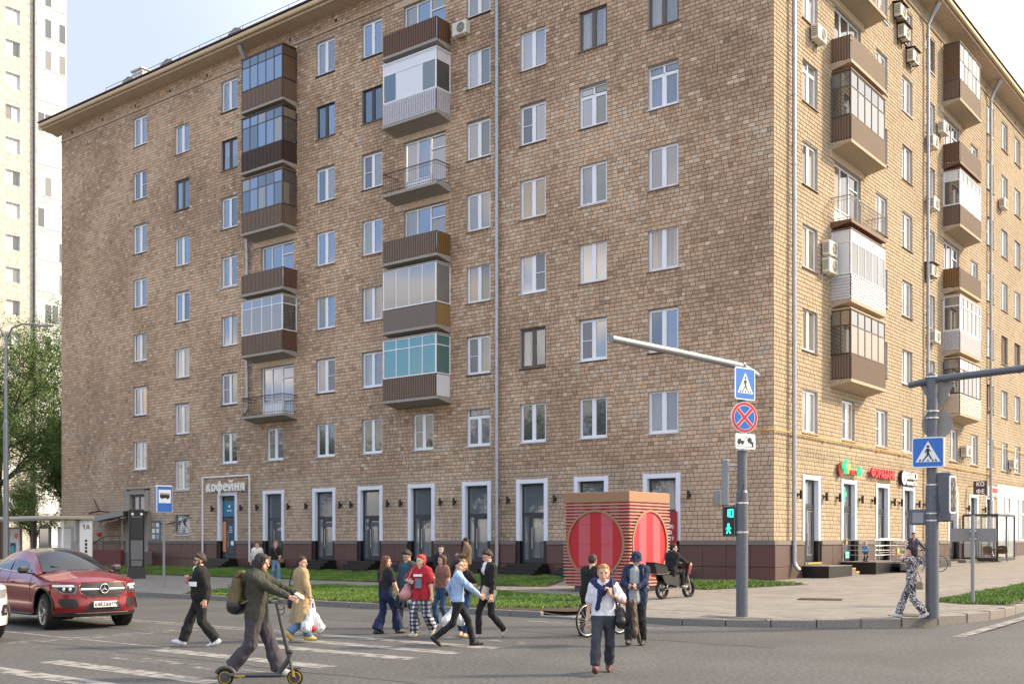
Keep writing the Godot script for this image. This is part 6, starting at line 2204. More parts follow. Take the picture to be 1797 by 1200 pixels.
func wall_lamps() -> void:
	var proto: Node3D = null
	var names := ["first", "second", "third", "fourth", "fifth", "sixth", "seventh", "eighth", "ninth"]
	var n := [0, 0]
	for d in doors():
		for q in [-1, 1]:
			if d[0] == 0 and d[1] > -9.0 and d[1] < -6.0:
				continue
			if d[0] == 1 and d[1] > 20.0 and q > 0:
				continue
			var label := "black wall lamp %s of the %s doorway %s" % ["left" if q < 0 else "right", names[n[d[0]]], "from the coffee sign" if d[0] == 0 else "from the corner, side facade"]
			var t := thing("wall_lamp", label, "wall lamp", Vector3.ZERO, 0.0, "black wall lamps by the doorways")
			t.transform = face(d[0], d[1] + q * (d[3] / 2 + 0.42), 3.75)
			part(t, "cylinder", MB.new().tube([Vector3(0, -0.17, 0.16), Vector3(0, 0.17, 0.16)], 0.06, 10), M.black)
			part(t, "back_plate", MB.new().box(Vector3(0, 0, 0.035), Vector3(0.09, 0.14, 0.03), 0.005), M.black)
			part(t, "bracket", MB.new().box(Vector3(0, 0, 0.08), Vector3(0.04, 0.05, 0.08)), M.black)
		n[d[0]] += 1

func ground_bits() -> void:
	var d := thing("drain_grate", "rusty sunken drain grate in the plaza paving", "drain grate", Vector3(5.38, walk_y(8.66) + 0.012, 8.66), 0.3)
	part(d, "rim", MB.new().box(Vector3(0, -0.004, 0), Vector3(1.2, 0.02, 0.8), 0.004), M.soil)
	for k in 9:
		part(d, "bar", MB.new().box(Vector3(-0.5 + 0.125 * k, 0.012, 0), Vector3(0.05, 0.012, 0.7)), M.rust_iron)
	for p in [[6.0, 15.15, 1.7, 0.35], [9.25, 12.5, 1.0, 0.8]]:
		var t := structure_node("tactile_paving" if p[0] < 8 else "tactile_paving_001")
		part(t, "base_sheet", MB.new().box(Vector3(p[0], walk_y(p[1]) + 0.008, p[1]), Vector3(p[2], 0.012, p[3])), M.kerbstone)
		var m := MB.new()
		for i in int(p[2] / 0.06):
			for j in int(p[3] / 0.06):
				m.box(Vector3(p[0] - p[2] / 2 + 0.03 + i * 0.06, walk_y(p[1]) + 0.016, p[1] - p[3] / 2 + 0.03 + j * 0.06), Vector3(0.03, 0.008, 0.03))
		var o := part(t, "studs", m, M.ledge)
		o.set_meta("kind", "stuff")

# ------------------------------------------------------------------ vehicles
func curve(k: Array, x: float) -> float: # smooth interpolation through [x, y] pairs with falling or rising x
	if x <= k[0][0]:
		return k[0][1]
	for i in k.size() - 1:
		if x <= k[i + 1][0]:
			var t: float = (x - k[i][0]) / (k[i + 1][0] - k[i][0])
			var m0: float = 0.0 if i == 0 else (k[i + 1][1] - k[i - 1][1]) / (k[i + 1][0] - k[i - 1][0]) * (k[i + 1][0] - k[i][0])
			var m1: float = 0.0 if i + 2 >= k.size() else (k[i + 2][1] - k[i][1]) / (k[i + 2][0] - k[i][0]) * (k[i + 1][0] - k[i][0])
			if i == 0:
				m0 = k[1][1] - k[0][1]
			if i + 2 >= k.size():
				m1 = k[i + 1][1] - k[i][1]
			var t2 := t * t
			var t3 := t2 * t
			return (2 * t3 - 3 * t2 + 1) * k[i][1] + (t3 - 2 * t2 + t) * m0 + (-2 * t3 + 3 * t2) * k[i + 1][1] + (t3 - t2) * m1
	return k[-1][1]

const BELT := [[-4.0, 1.12], [-3.2, 1.21], [-2.0, 1.17], [-0.8, 1.14], [-0.3, 1.11], [0.37, 1.01]]
const CROWN := [[-0.45, 1.22], [0.0, 1.19], [0.37, 1.12]]
const WIDE := [[-4.0, 0.88], [-3.6, 0.965], [-3.0, 1.0], [-1.5, 0.985], [0.0, 1.0], [0.37, 0.97]]
const RAIL_Y := [[-3.85, 1.13], [-3.3, 1.36], [-2.7, 1.555], [-1.95, 1.635], [-1.35, 1.56], [-0.9, 1.40], [-0.45, 1.16]]
const RAIL_Z := [[-3.85, 0.70], [-2.7, 0.585], [-1.9, 0.575], [-1.35, 0.59], [-0.9, 0.69], [-0.45, 0.81]]
const TOP_Y := [[-3.85, 1.16], [-3.3, 1.43], [-2.7, 1.62], [-1.95, 1.70], [-1.35, 1.64], [-0.9, 1.47], [-0.5, 1.225]]

func nose_x(z: float) -> float:
	return 0.87 - 0.55 * pow(absf(z), 3.2)

func fascia(z: float, y: float, out := 0.0) -> Vector3:
	var x := nose_x(z) - 0.5 * pow(maxf(0.0, y - 0.72), 1.6) - 0.9 * pow(maxf(0.0, 0.42 - y), 2.0) + 0.025 * sin(clampf((y - 0.34) / 0.3, 0.0, 1.0) * PI)
	return Vector3(x + out, y, z * (1.0 + out * 0.3))

func side_z(x: float, y: float) -> float:
	var w := curve(WIDE, x)
	var crease := 0.012 * exp(-pow((y - 0.93) / 0.03, 2.0)) - 0.018 * exp(-pow((y - 0.60) / 0.12, 2.0))
	var flare := 0.0
	for a in [0.0, -2.92]:
		flare += 0.02 * exp(-pow((x - a) / 0.42, 2.0)) * exp(-pow((y - 0.72) / 0.25, 2.0))
	return w + crease + flare - 0.10 * pow(maxf(0.0, y - 0.8) / 0.35, 2.0) - 0.05 * pow(maxf(0.0, 0.5 - y) / 0.25, 2.0)

func lift(y: float) -> float:
	return y + 0.11 * clampf((y - 0.36) / 0.5, 0.0, 1.0)

func rows_patch(rows: Array, out: float, n := 10) -> MB: # rows of [y, z0, z1] on the car's nose
	var g := []
	for r in rows:
		var line := []
		var y: float = lift(r[0])
		for k in n + 1:
			line.append(fascia(lerpf(r[1], r[2], float(k) / n), y, out))
		g.append(line)
	var m := MB.new()
	m.grid(g, rows[0][1] < rows[0][2])
	return m

func car(called: String, label: String, at: Vector3, turn: float, paint: Material, full := true) -> Node3D:
	var t := thing(called, label, "car", at, turn)
	var R := 0.465 # wheel arch
	var wy := 0.40
	# sides
	for s in [1.0, -1.0]:
		var xs := []
		for k in 41:
			xs.append(-4.0 + 4.37 * k / 40.0)
		for a in [0.0, -2.92]:
			for q in 13:
				xs.append(a - R * cos(PI * q / 12.0))
		xs.sort()
		var g := []
		for x in xs:
			if x > 0.37:
				continue
			var lo := 0.30
			for a in [0.0, -2.92]:
				if absf(x - a) <= R + 1e-4:
					lo = maxf(lo, wy + sqrt(maxf(0.0, R * R - (x - a) * (x - a))))
			var line := []
			var hi := curve(BELT, x)
			for k in 15:
				var y := lerpf(lo, hi, k / 14.0)
				line.append(Vector3(x, y, s * side_z(x, y)))
			g.append(line)
		part(t, "body_side", MB.new().grid(g, s < 0.0), paint)
		# greenhouse side
		g = []
		for k in 33:
			var x := -3.85 + 3.4 * k / 32.0
			var b := Vector3(x, curve(BELT, x), side_z(x, curve(BELT, x)))
			var r := Vector3(x, curve(RAIL_Y, x), curve(RAIL_Z, x))
			var line := []
			for q in 5:
				var p := b.lerp(r, q / 4.0)
				p.z += 0.035 * sin(PI * q / 4.0)
				p.z *= s
				line.append(p)
			g.append(line)
		part(t, "roof_pillar", MB.new().grid(g, s < 0.0), paint)
		# side windows, dark glass a little proud
		for w in [[-1.98, -0.86], [-3.35, -2.06]]:
			g = []
			for k in 13:
				var x := lerpf(w[0], w[1], k / 12.0)
				var b := Vector3(x, curve(BELT, x) + 0.035, side_z(x, curve(BELT, x)))
				var r := Vector3(x, curve(RAIL_Y, x) - 0.035, curve(RAIL_Z, x))
				if w[1] > -1.0 and x > -1.1:
					r.y -= 0.03
				var line := []
				for q in 5:
					var p := b.lerp(r, q / 4.0)
					p.z += 0.035 * sin(PI * q / 4.0) + 0.006
					p.z *= s
					line.append(p)
				g.append(line)
			part(t, "side_window", MB.new().grid(g, s < 0.0), M.car_glass)
		var trim := []
		for k in 16:
			var x := -3.4 + 2.65 * k / 15.0
			trim.append(Vector3(x, curve(BELT, x) + 0.022, s * (side_z(x, curve(BELT, x)) + 0.006)))
		part(t, "window_trim", MB.new().tube(trim, 0.012, 5), M.chrome)
		part(t, "running_board", MB.new().box(Vector3(-1.46, 0.3, s * 0.97), Vector3(1.95, 0.05, 0.14), 0.02), M.black)
		part(t, "sill", MB.new().box(Vector3(-1.46, 0.36, s * 0.9), Vector3(2.1, 0.14, 0.1), 0.02), M.black)
		for a in [0.0, -2.92]: # black arch lip
			var lip := []
			for q in 15:
				var an := PI * q / 14.0
				var x: float = a + (R + 0.0) * cos(an)
				var y := wy + R * sin(an)
				lip.append(Vector3(minf(x, 0.45), y, s * ((side_z(minf(x, 0.37), y) if x < 0.37 else 0.965) + 0.004)))
			part(t, "arch_lip", MB.new().tube(lip, 0.022, 6), M.black)
		var mm := MB.new()
		mm.box(Vector3(-0.78, 1.24, s * 1.10), Vector3(0.13, 0.16, 0.24), 0.05)
		part(t, "mirror", mm, M.gloss_black)
		part(t, "mirror_arm", MB.new().tube([Vector3(-0.76, 1.16, s * 0.9), Vector3(-0.78, 1.19, s * 1.05)], 0.03, 6), M.gloss_black)
		for x in [-1.72, -2.75]:
			part(t, "door_handle", MB.new().box(Vector3(x, 0.97, s * (side_z(x, 0.97) + 0.018)), Vector3(0.2, 0.028, 0.03), 0.01), paint)
		for x in [-0.72, -1.98, -2.62]:
			var seam := []
			for q in 8:
				var y := lerpf(0.42 if x > -2.5 else 0.9, curve(BELT, x), q / 7.0)
				seam.append(Vector3(x + (0.06 * (1.0 - q / 7.0) if x > -1.0 else 0.0), y, s * (side_z(x, y) + 0.0)))
			part(t, "door_seam", MB.new().tube(seam, 0.005, 4), M.black_matt)
	# bonnet
	var g2 := []
	for k in 12:
		var x := -0.5 + 0.87 * k / 11.0
		var ed := Vector3(x, curve(BELT, x), side_z(x, curve(BELT, x)))
		var line := []
		for q in 17:
			var u := -1.0 + q / 8.0
			var y := lerpf(ed.y, curve(CROWN, x), 1.0 - pow(absf(u), 2.2))
			y += 0.022 * exp(-pow((absf(u) - 0.42) / 0.10, 2.0)) * clampf((0.5 - x), 0.0, 1.0)
			line.append(Vector3(x, y, ed.z * u))
		g2.append(line)
	for k in range(1, 7): # the nose of the bonnet
		var f := k / 6.0
		var line := []
		for q in 17:
			var u := -1.0 + q / 8.0
			var p0: Vector3 = g2[11][q]
			var p1 := fascia(u * 0.97, lerpf(curve(BELT, 0.37), 0.985, 1.0 - pow(absf(u), 2.4)))
			var p := p0.lerp(p1, f)
			p.y += 0.035 * sin(PI * f) * (1.0 - absf(u) * absf(u))
			line.append(p)
		g2.append(line)
	part(t, "bonnet", MB.new().grid(g2, true), paint)
	# nose
	var g3 := []
	for k in 13:
		var f := k / 12.0
		var line := []
		for q in 33:
			var u := -1.0 + q / 16.0
			var yt := lerpf(curve(BELT, 0.37), 0.985, 1.0 - pow(absf(u), 2.4))
			line.append(fascia(u * 0.97, lerpf(0.30, yt, f)))
		g3.append(line)
	part(t, "front_bumper", MB.new().grid(g3, true), paint)
	# windscreen, roof, rear window
	var sheet := func(x0: float, x1: float, n: int, bulge: float, inset: float) -> MB:
		var g := []
		for k in n + 1:
			var x := lerpf(x0, x1, float(k) / n)
			var line := []
			for q in 13:
				var u := (-1.0 + q / 6.0)
				var e := Vector3(x, curve(RAIL_Y, x), curve(RAIL_Z, x) * inset)
				var y := lerpf(e.y, curve(TOP_Y, x), 1.0 - pow(absf(u), 2.2))
				line.append(Vector3(x + bulge * (1.0 - u * u), y, e.z * u))
			g.append(line)
		return MB.new().grid(g, true)
	part(t, "windscreen", sheet.call(-1.36, -0.5, 10, 0.05, 0.985), M.car_screen)
	part(t, "roof", sheet.call(-2.75, -1.36, 12, 0.0, 1.0), M.gloss_black if full else paint)
	part(t, "rear_window", sheet.call(-3.85, -2.75, 8, 0.0, 0.99), M.car_glass)
	var cowl := MB.new()
	cowl.box(Vector3(-0.49, 1.17, 0), Vector3(0.12, 0.06, 1.5), 0.01)
	part(t, "cowl", cowl, M.black)
	for q in [[-0.55, 0.35], [0.15, 0.7]]:
		part(t, "wiper", MB.new().tube([Vector3(-0.5, 1.225, q[0]), Vector3(-0.62, 1.31, q[0] + 0.4)], 0.012, 5), M.black)
	# tail
	var g4 := []
	for k in 6:
		var y := lerpf(0.35, 1.10, k / 5.0)
		var line := []
		for q in 9:
			var u := -1.0 + q / 4.0
			line.append(Vector3(-4.0 - 0.08 * (1.0 - u * u), y, side_z(-4.0, y) * u))
		g4.append(line)
	part(t, "tail", MB.new().grid(g4, false), paint)
	part(t, "boot_lid", MB.new().grid([[Vector3(-4.02, 1.1, -0.78), Vector3(-4.08, 1.12, 0), Vector3(-4.02, 1.1, 0.78)], [Vector3(-3.85, 1.13, -0.74), Vector3(-3.85, 1.16, 0), Vector3(-3.85, 1.13, 0.74)]], true), paint)
	part(t, "underbody", MB.new().box(Vector3(-1.6, 0.36, 0), Vector3(4.5, 0.2, 1.5), 0.05), M.black_matt)
	for a in [0.0, -2.92]:
		part(t, "wheel_housing", MB.new().box(Vector3(a, 0.62, 0), Vector3(0.96, 0.5, 1.5), 0.05), M.black_matt)
	if full:
		# grille
		part(t, "grille", rows_patch([[0.625, -0.38, 0.38], [0.70, -0.50, 0.50], [0.79, -0.51, 0.51], [0.875, -0.47, 0.47]], 0.008, 16), M.black)
		part(t, "grille_frame", MB.new().tube(loop([[0.62, -0.38], [0.62, 0.38], [0.70, 0.51], [0.79, 0.525], [0.88, 0.48], [0.885, 0.0], [0.88, -0.48], [0.79, -0.525], [0.70, -0.51], [0.62, -0.38]], 0.01), 0.012, 5), paint)
		part(t, "grille_bar", rows_patch([[0.748, -0.49, 0.49], [0.762, -0.5, 0.5], [0.776, -0.49, 0.49]], 0.022, 16), M.chrome)
		for k in 5:
			part(t, "grille_slat", rows_patch([[0.67 + 0.042 * k, -0.4, 0.4], [0.682 + 0.042 * k, -0.4, 0.4]], 0.014, 14), M.black)
		var star := group_part(t, "emblem", fascia(0, lift(0.765), 0.045))
		var ring := []
		for k in 25:
			ring.append(Vector3(0, 0.095 * cos(TAU * k / 24), 0.095 * sin(TAU * k / 24)))
		part(star, "ring", MB.new().tube(ring, 0.012, 6), M.chrome)
		part(star, "disc", MB.new().lathe(Vector3(-0.012, 0, 0), [Vector2(0, 0.004), Vector2(0.09, 0.004), Vector2(0.09, 0)], 20, Basis(Vector3(0, 0, 1), Vector3(1, 0, 0), Vector3(0, 1, 0))), M.black)
		var ray := MB.new()
		for k in 3:
			var a := TAU * k / 3.0
			ray.tube([Vector3(0.0, 0, 0), Vector3(0, 0.088 * cos(a), 0.088 * sin(a))], [0.016, 0.006], 5)
		part(star, "rays", ray, M.chrome)
		for s in [1.0, -1.0]:
			part(t, "headlight", rows_patch([[0.685, s * 0.60, s * 0.80], [0.74, s * 0.555, s * 0.91], [0.80, s * 0.55, s * 0.955], [0.845, s * 0.60, s * 0.955]], 0.010, 10), M.lamp_dark)
			part(t, "headlight_bezel", rows_patch([[0.70, s * 0.64, s * 0.78], [0.75, s * 0.60, s * 0.87], [0.79, s * 0.60, s * 0.88]], 0.014, 8), M.black)
			for q in [0.68, 0.78]:
				part(t, "headlight_lens", MB.new().lathe(fascia(s * q, lift(0.755), 0.012), [Vector2(0.045, 0), Vector2(0.04, 0.012), Vector2(0.0, 0.02)], 12, Basis(Vector3(0, 0, 1), Vector3(1, 0, 0), Vector3(0, 1, 0))), M.headlight)
			part(t, "running_light", rows_patch([[0.80, s * 0.60, s * 0.94], [0.835, s * 0.63, s * 0.945]], 0.018, 8), M.white)
			part(t, "side_intake", rows_patch([[0.44, s * 0.56, s * 0.80], [0.50, s * 0.55, s * 0.86], [0.57, s * 0.57, s * 0.88], [0.60, s * 0.62, s * 0.84]], 0.010, 8), M.black)
		part(t, "lower_intake", rows_patch([[0.385, -0.44, 0.44], [0.45, -0.40, 0.40], [0.53, -0.32, 0.32], [0.56, -0.24, 0.24]], 0.010, 14), M.black)
		part(t, "splitter", rows_patch([[0.285, -0.93, 0.93], [0.32, -0.95, 0.95], [0.36, -0.9, 0.9]], 0.012, 30), M.black)
		part(t, "chrome_strip", rows_patch([[0.345, -0.6, 0.6], [0.362, -0.6, 0.6]], 0.022, 20), M.sign_back)
		var pl := group_part(t, "number_plate", fascia(0, lift(0.5), 0.045), PI / 2)
		part(pl, "plate_sheet", MB.new().box(Vector3.ZERO, Vector3(0.53, 0.125, 0.012), 0.004), M.white)
		part(pl, "plate_text", lettering("х482аа", 0.115, 0.004), M.black, Vector3(-0.06, 0.0, 0.008))
		part(pl, "plate_region", lettering("178", 0.085, 0.004), M.black, Vector3(0.2, 0.01, 0.008))
		part(pl, "plate_line", MB.new().box(Vector3(0.125, 0, 0.007), Vector3(0.005, 0.11, 0.003)), M.black)
	else:
		part(t, "lower_intake", rows_patch([[0.36, -0.6, 0.6], [0.5, -0.55, 0.55]], 0.010, 14), M.black)
		for s in [1.0, -1.0]:
			part(t, "headlight", rows_patch([[0.72, s * 0.55, s * 0.8], [0.80, s * 0.5, s * 0.95], [0.85, s * 0.6, s * 0.95]], 0.010, 8), M.headlight)
			part(t, "fog_light_bezel", rows_patch([[0.46, s * 0.66, s * 0.86], [0.52, s * 0.64, s * 0.9], [0.62, s * 0.72, s * 0.9]], 0.010, 8), M.black)
			part(t, "fog_light", rows_patch([[0.5, s * 0.74, s * 0.82], [0.56, s * 0.76, s * 0.84]], 0.018, 4), M.headlight)
	# wheels
	for a in [0.0, -2.92]:
		for s in [1.0, -1.0]:
			var w := group_part(t, "wheel", Vector3(a, 0.396, s * 0.84))
			if a == 0.0:
				w.rotation.y = deg_to_rad(-6.0)
			wheel_parts(w, s)
	for c in t.get_children(): # a tall body on the same wheels
		if not c.name.begins_with("wheel") or c.name.begins_with("wheel_h"):
			c.scale.y *= 1.055
			c.position.y *= 1.055
	return t

func loop(p: Array, out: float) -> Array:
	var r := []
	for q in p:
		r.append(fascia(q[1], lift(q[0]), out))
	return r

func wheel_parts(w: Node3D, s: float) -> void:
	var turn := Basis(Vector3.RIGHT, s * PI / 2)
	if not cache.has("tyre"):
		cache.tyre = MB.new().lathe(Vector3.ZERO, [Vector2(0.255, -0.13), Vector2(0.33, -0.135), Vector2(0.36, -0.115), Vector2(0.37, -0.08), Vector2(0.37, 0.08), Vector2(0.36, 0.115), Vector2(0.33, 0.135), Vector2(0.255, 0.13)], 40).mesh()
		var tr := MB.new()
		for k in 60:
			tr.box(Vector3(0, 0, 0), Vector3.ZERO) if false else null
			var a := TAU * k / 60
			tr.box(Vector3(0.37 * cos(a), 0, 0.37 * sin(a)), Vector3(0.010, 0.2, 0.022), 0.0, Basis(Vector3.UP, -a))
		cache.tread = tr.mesh()
		var rim := MB.new()
		rim.lathe(Vector3.ZERO, [Vector2(0.26, 0.125), Vector2(0.268, 0.13), Vector2(0.268, 0.138), Vector2(0.255, 0.136), Vector2(0.245, 0.11), Vector2(0.24, -0.1)], 40)
		for k in 5:
			for q in [-0.17, 0.17]:
				var a = TAU * k / 5 + q
				var c = TAU * k / 5 + q * 0.45
				rim.hull8([Vector3(cos(c - 0.16) * 0.06, 0.075, sin(c - 0.16) * 0.06), Vector3(cos(a - 0.05) * 0.255, 0.09, sin(a - 0.05) * 0.255), Vector3(cos(a + 0.05) * 0.255, 0.09, sin(a + 0.05) * 0.255), Vector3(cos(c + 0.16) * 0.06, 0.075, sin(c + 0.16) * 0.06), Vector3(cos(c - 0.14) * 0.06, 0.105, sin(c - 0.14) * 0.06), Vector3(cos(a - 0.04) * 0.255, 0.13, sin(a - 0.04) * 0.255), Vector3(cos(a + 0.04) * 0.255, 0.13, sin(a + 0.04) * 0.255), Vector3(cos(c + 0.14) * 0.06, 0.105, sin(c + 0.14) * 0.06)])
		rim.lathe(Vector3.ZERO, [Vector2(0.075, 0.07), Vector2(0.07, 0.112), Vector2(0.03, 0.118), Vector2(0, 0.118)], 16)
		cache.rim = rim.mesh()
		cache.hub = MB.new().lathe(Vector3.ZERO, [Vector2(0.24, 0.03), Vector2(0.0, 0.035)], 24).mesh()
	for p in [["tyre", M.rubber], ["tread", M.rubber], ["rim", M.alloy], ["hub", M.black_matt]]:
		part(w, p[0], cache[p[0]], p[1]).basis = turn.scaled(Vector3(1.07, 1.07, 1.07))

func ring(r: float, tube_r: float, seg := 30, turn := 0.0) -> MB: # a hoop in the plane of x and y
	var p := []
	for k in seg + 1:
		p.append(Vector3(r * cos(TAU * k / seg), r * sin(TAU * k / seg), 0))
	return MB.new().tube(p, tube_r, 6, false)

func spokes(r: float, n: int, hub := 0.03) -> MB:
	var m := MB.new()
	for k in n:
		var a := TAU * k / n
		m.tube([Vector3(hub * cos(a + 0.8), hub * sin(a + 0.8), 0.02 if k % 2 else -0.02), Vector3(r * cos(a), r * sin(a), 0)], 0.0022, 3, false)
	m.tube([Vector3(0, 0, -0.05), Vector3(0, 0, 0.05)], 0.02, 8)
	return m

func bicycle(label: String, at: Vector3, turn: float, frame: Material, tyre: Material) -> void:
	# x forward, y up
	var t := thing("bicycle", label, "bicycle", at, turn)
	for x in [-0.53, 0.53]:
		var w := group_part(t, "wheel", Vector3(x, 0.35, 0))
		part(w, "tyre", ring(0.33, 0.02), tyre)
		part(w, "rim", ring(0.305, 0.011), M.steel)
		part(w, "spokes", spokes(0.30, 24), M.steel)
		part(w, "reflector", MB.new().box(Vector3(0.12, -0.14, 0.0), Vector3(0.05, 0.025, 0.02)), M.gas_yellow)
	var bb := Vector3(-0.06, 0.29, 0)
	var seat := Vector3(-0.2, 0.78, 0)
	var head := Vector3(0.35, 0.80, 0)
	var low := Vector3(0.38, 0.66, 0)
	for q in [[bb, seat, 0.017], [seat + Vector3(0.02, -0.06, 0), head, 0.017], [bb, low, 0.02], [head + Vector3(-0.01, 0.04, 0), low, 0.021]]:
		part(t, "frame_tube", MB.new().tube([q[0], q[1]], q[2], 8), frame)
	for s in [-1, 1]:
		part(t, "chain_stay", MB.new().tube([bb, Vector3(-0.53, 0.35, s * 0.06)], 0.011, 6), frame)
		part(t, "seat_stay", MB.new().tube([seat, Vector3(-0.53, 0.35, s * 0.06)], 0.009, 6), frame)
		part(t, "fork_blade", MB.new().tube([low, Vector3(0.47, 0.5, s * 0.05), Vector3(0.53, 0.35, s * 0.05)], 0.012, 6), M.black)
		part(t, "pedal", MB.new().box(Vector3(-0.06 + s * 0.12, 0.29 - s * 0.11, s * 0.12), Vector3(0.09, 0.02, 0.07), 0.005), M.black)
		part(t, "crank", MB.new().tube([bb + Vector3(0, 0, s * 0.06), Vector3(-0.06 + s * 0.12, 0.29 - s * 0.11, s * 0.075)], 0.01, 6), M.steel)
		part(t, "grip", MB.new().tube([Vector3(0.3, 0.99, s * 0.2), Vector3(0.24, 0.98, s * 0.3)], 0.016, 6), M.black)
	part(t, "chainring", MB.new().lathe(bb + Vector3(0, 0, 0.05), [Vector2(0.09, 0.0), Vector2(0.09, 0.006), Vector2(0.02, 0.006)], 20, Basis(Vector3.RIGHT, PI / 2)), M.steel)
	part(t, "seat_post", MB.new().tube([seat, seat + Vector3(-0.04, 0.14, 0)], 0.013, 6), M.steel)
	part(t, "saddle", MB.new().hull8_ret([Vector3(-0.36, 0.92, 0.08), Vector3(-0.1, 0.93, 0.02), Vector3(-0.1, 0.93, -0.02), Vector3(-0.36, 0.92, -0.08), Vector3(-0.36, 0.97, 0.07), Vector3(-0.1, 0.965, 0.015), Vector3(-0.1, 0.965, -0.015), Vector3(-0.36, 0.97, -0.07)]), M.black)
	part(t, "stem", MB.new().tube([head, Vector3(0.32, 0.96, 0), Vector3(0.36, 0.99, 0)], 0.014, 6), M.steel)
	part(t, "handlebar", MB.new().tube([Vector3(0.24, 0.98, -0.3), Vector3(0.3, 0.99, -0.2), Vector3(0.36, 0.99, 0), Vector3(0.3, 0.99, 0.2), Vector3(0.24, 0.98, 0.3)], 0.012, 6), M.steel)

func kick_scooter(at: Vector3, turn: float) -> void:
	# x forward
	var t := thing("electric_scooter", "black electric kick scooter pushed by the man with the backpack", "scooter", at, turn)
	for x in [-0.46, 0.48]:
		var w := group_part(t, "wheel", Vector3(x, 0.11, 0))
		part(w, "tyre", MB.new().lathe(Vector3.ZERO, [Vector2(0.07, -0.03), Vector2(0.1, -0.028), Vector2(0.11, 0), Vector2(0.1, 0.028), Vector2(0.07, 0.03)], 24, Basis(Vector3.RIGHT, PI / 2)), M.rubber)
		part(w, "yellow_ring", ring(0.078, 0.006, 24), M.yellow).position.z = 0.03
		part(w, "hub", MB.new().lathe(Vector3.ZERO, [Vector2(0, -0.028), Vector2(0.07, -0.026), Vector2(0.07, 0.026), Vector2(0, 0.03)], 18, Basis(Vector3.RIGHT, PI / 2)), M.ac_dark)
	part(t, "deck", MB.new().box(Vector3(-0.05, 0.145, 0), Vector3(0.72, 0.05, 0.16), 0.02), M.scooter_grey)
	part(t, "deck_strip", MB.new().box(Vector3(-0.25, 0.14, 0.081), Vector3(0.14, 0.02, 0.006)), M.yellow)
	var f := []
	for k in 9:
		var a := deg_to_rad(20.0 + 17.0 * k)
		f.append(Vector3(-0.46 + 0.135 * cos(a), 0.11 + 0.135 * sin(a), 0))
	part(t, "rear_mudguard", MB.new().tube(f, 0.03, 6), M.scooter_grey)
	part(t, "neck", MB.new().tube([Vector3(0.24, 0.15, 0), Vector3(0.40, 0.36, 0), Vector3(0.40, 0.42, 0)], [0.035, 0.04, 0.04], 8), M.scooter_grey)
	part(t, "fork", MB.new().tube([Vector3(0.40, 0.42, 0), Vector3(0.44, 0.24, 0.05), Vector3(0.48, 0.11, 0.05)], 0.022, 8), M.scooter_grey)
	part(t, "fork_reflector", MB.new().box(Vector3(0.47, 0.17, 0.075), Vector3(0.03, 0.08, 0.01)), M.yellow)
	part(t, "front_mudguard", MB.new().box(Vector3(0.47, 0.235, 0), Vector3(0.2, 0.02, 0.07), 0.008), M.scooter_grey)
	part(t, "stem", MB.new().tube([Vector3(0.41, 0.36, 0), Vector3(0.30, 0.8, 0), Vector3(0.23, 1.12, 0)], [0.034, 0.026, 0.024], 10), M.scooter_grey)
	part(t, "latch", MB.new().box(Vector3(0.40, 0.45, 0.0), Vector3(0.09, 0.07, 0.07), 0.02), M.black)
	part(t, "handlebar", MB.new().tube([Vector3(0.2, 1.14, -0.26), Vector3(0.23, 1.15, 0), Vector3(0.2, 1.14, 0.26)], 0.016, 8), M.scooter_grey)
	for s in [-1, 1]:
		part(t, "grip", MB.new().tube([Vector3(0.205, 1.14, s * 0.16), Vector3(0.2, 1.14, s * 0.28)], 0.021, 8), M.black)
		part(t, "brake_lever", MB.new().tube([Vector3(0.25, 1.13, s * 0.12), Vector3(0.27, 1.11, s * 0.24)], 0.007, 5), M.black)
	part(t, "display", MB.new().box(Vector3(0.22, 1.17, 0), Vector3(0.08, 0.03, 0.07), 0.01), M.black)
	part(t, "brake_cable", MB.new().tube([Vector3(0.26, 1.12, 0.1), Vector3(0.36, 1.06, 0.1), Vector3(0.34, 0.98, 0.05), Vector3(0.28, 0.95, 0.02)], 0.006, 5), M.black)
	part(t, "bell_ring", ring(0.05, 0.006, 14), M.black).position = Vector3(0.3, 1.08, 0.06)

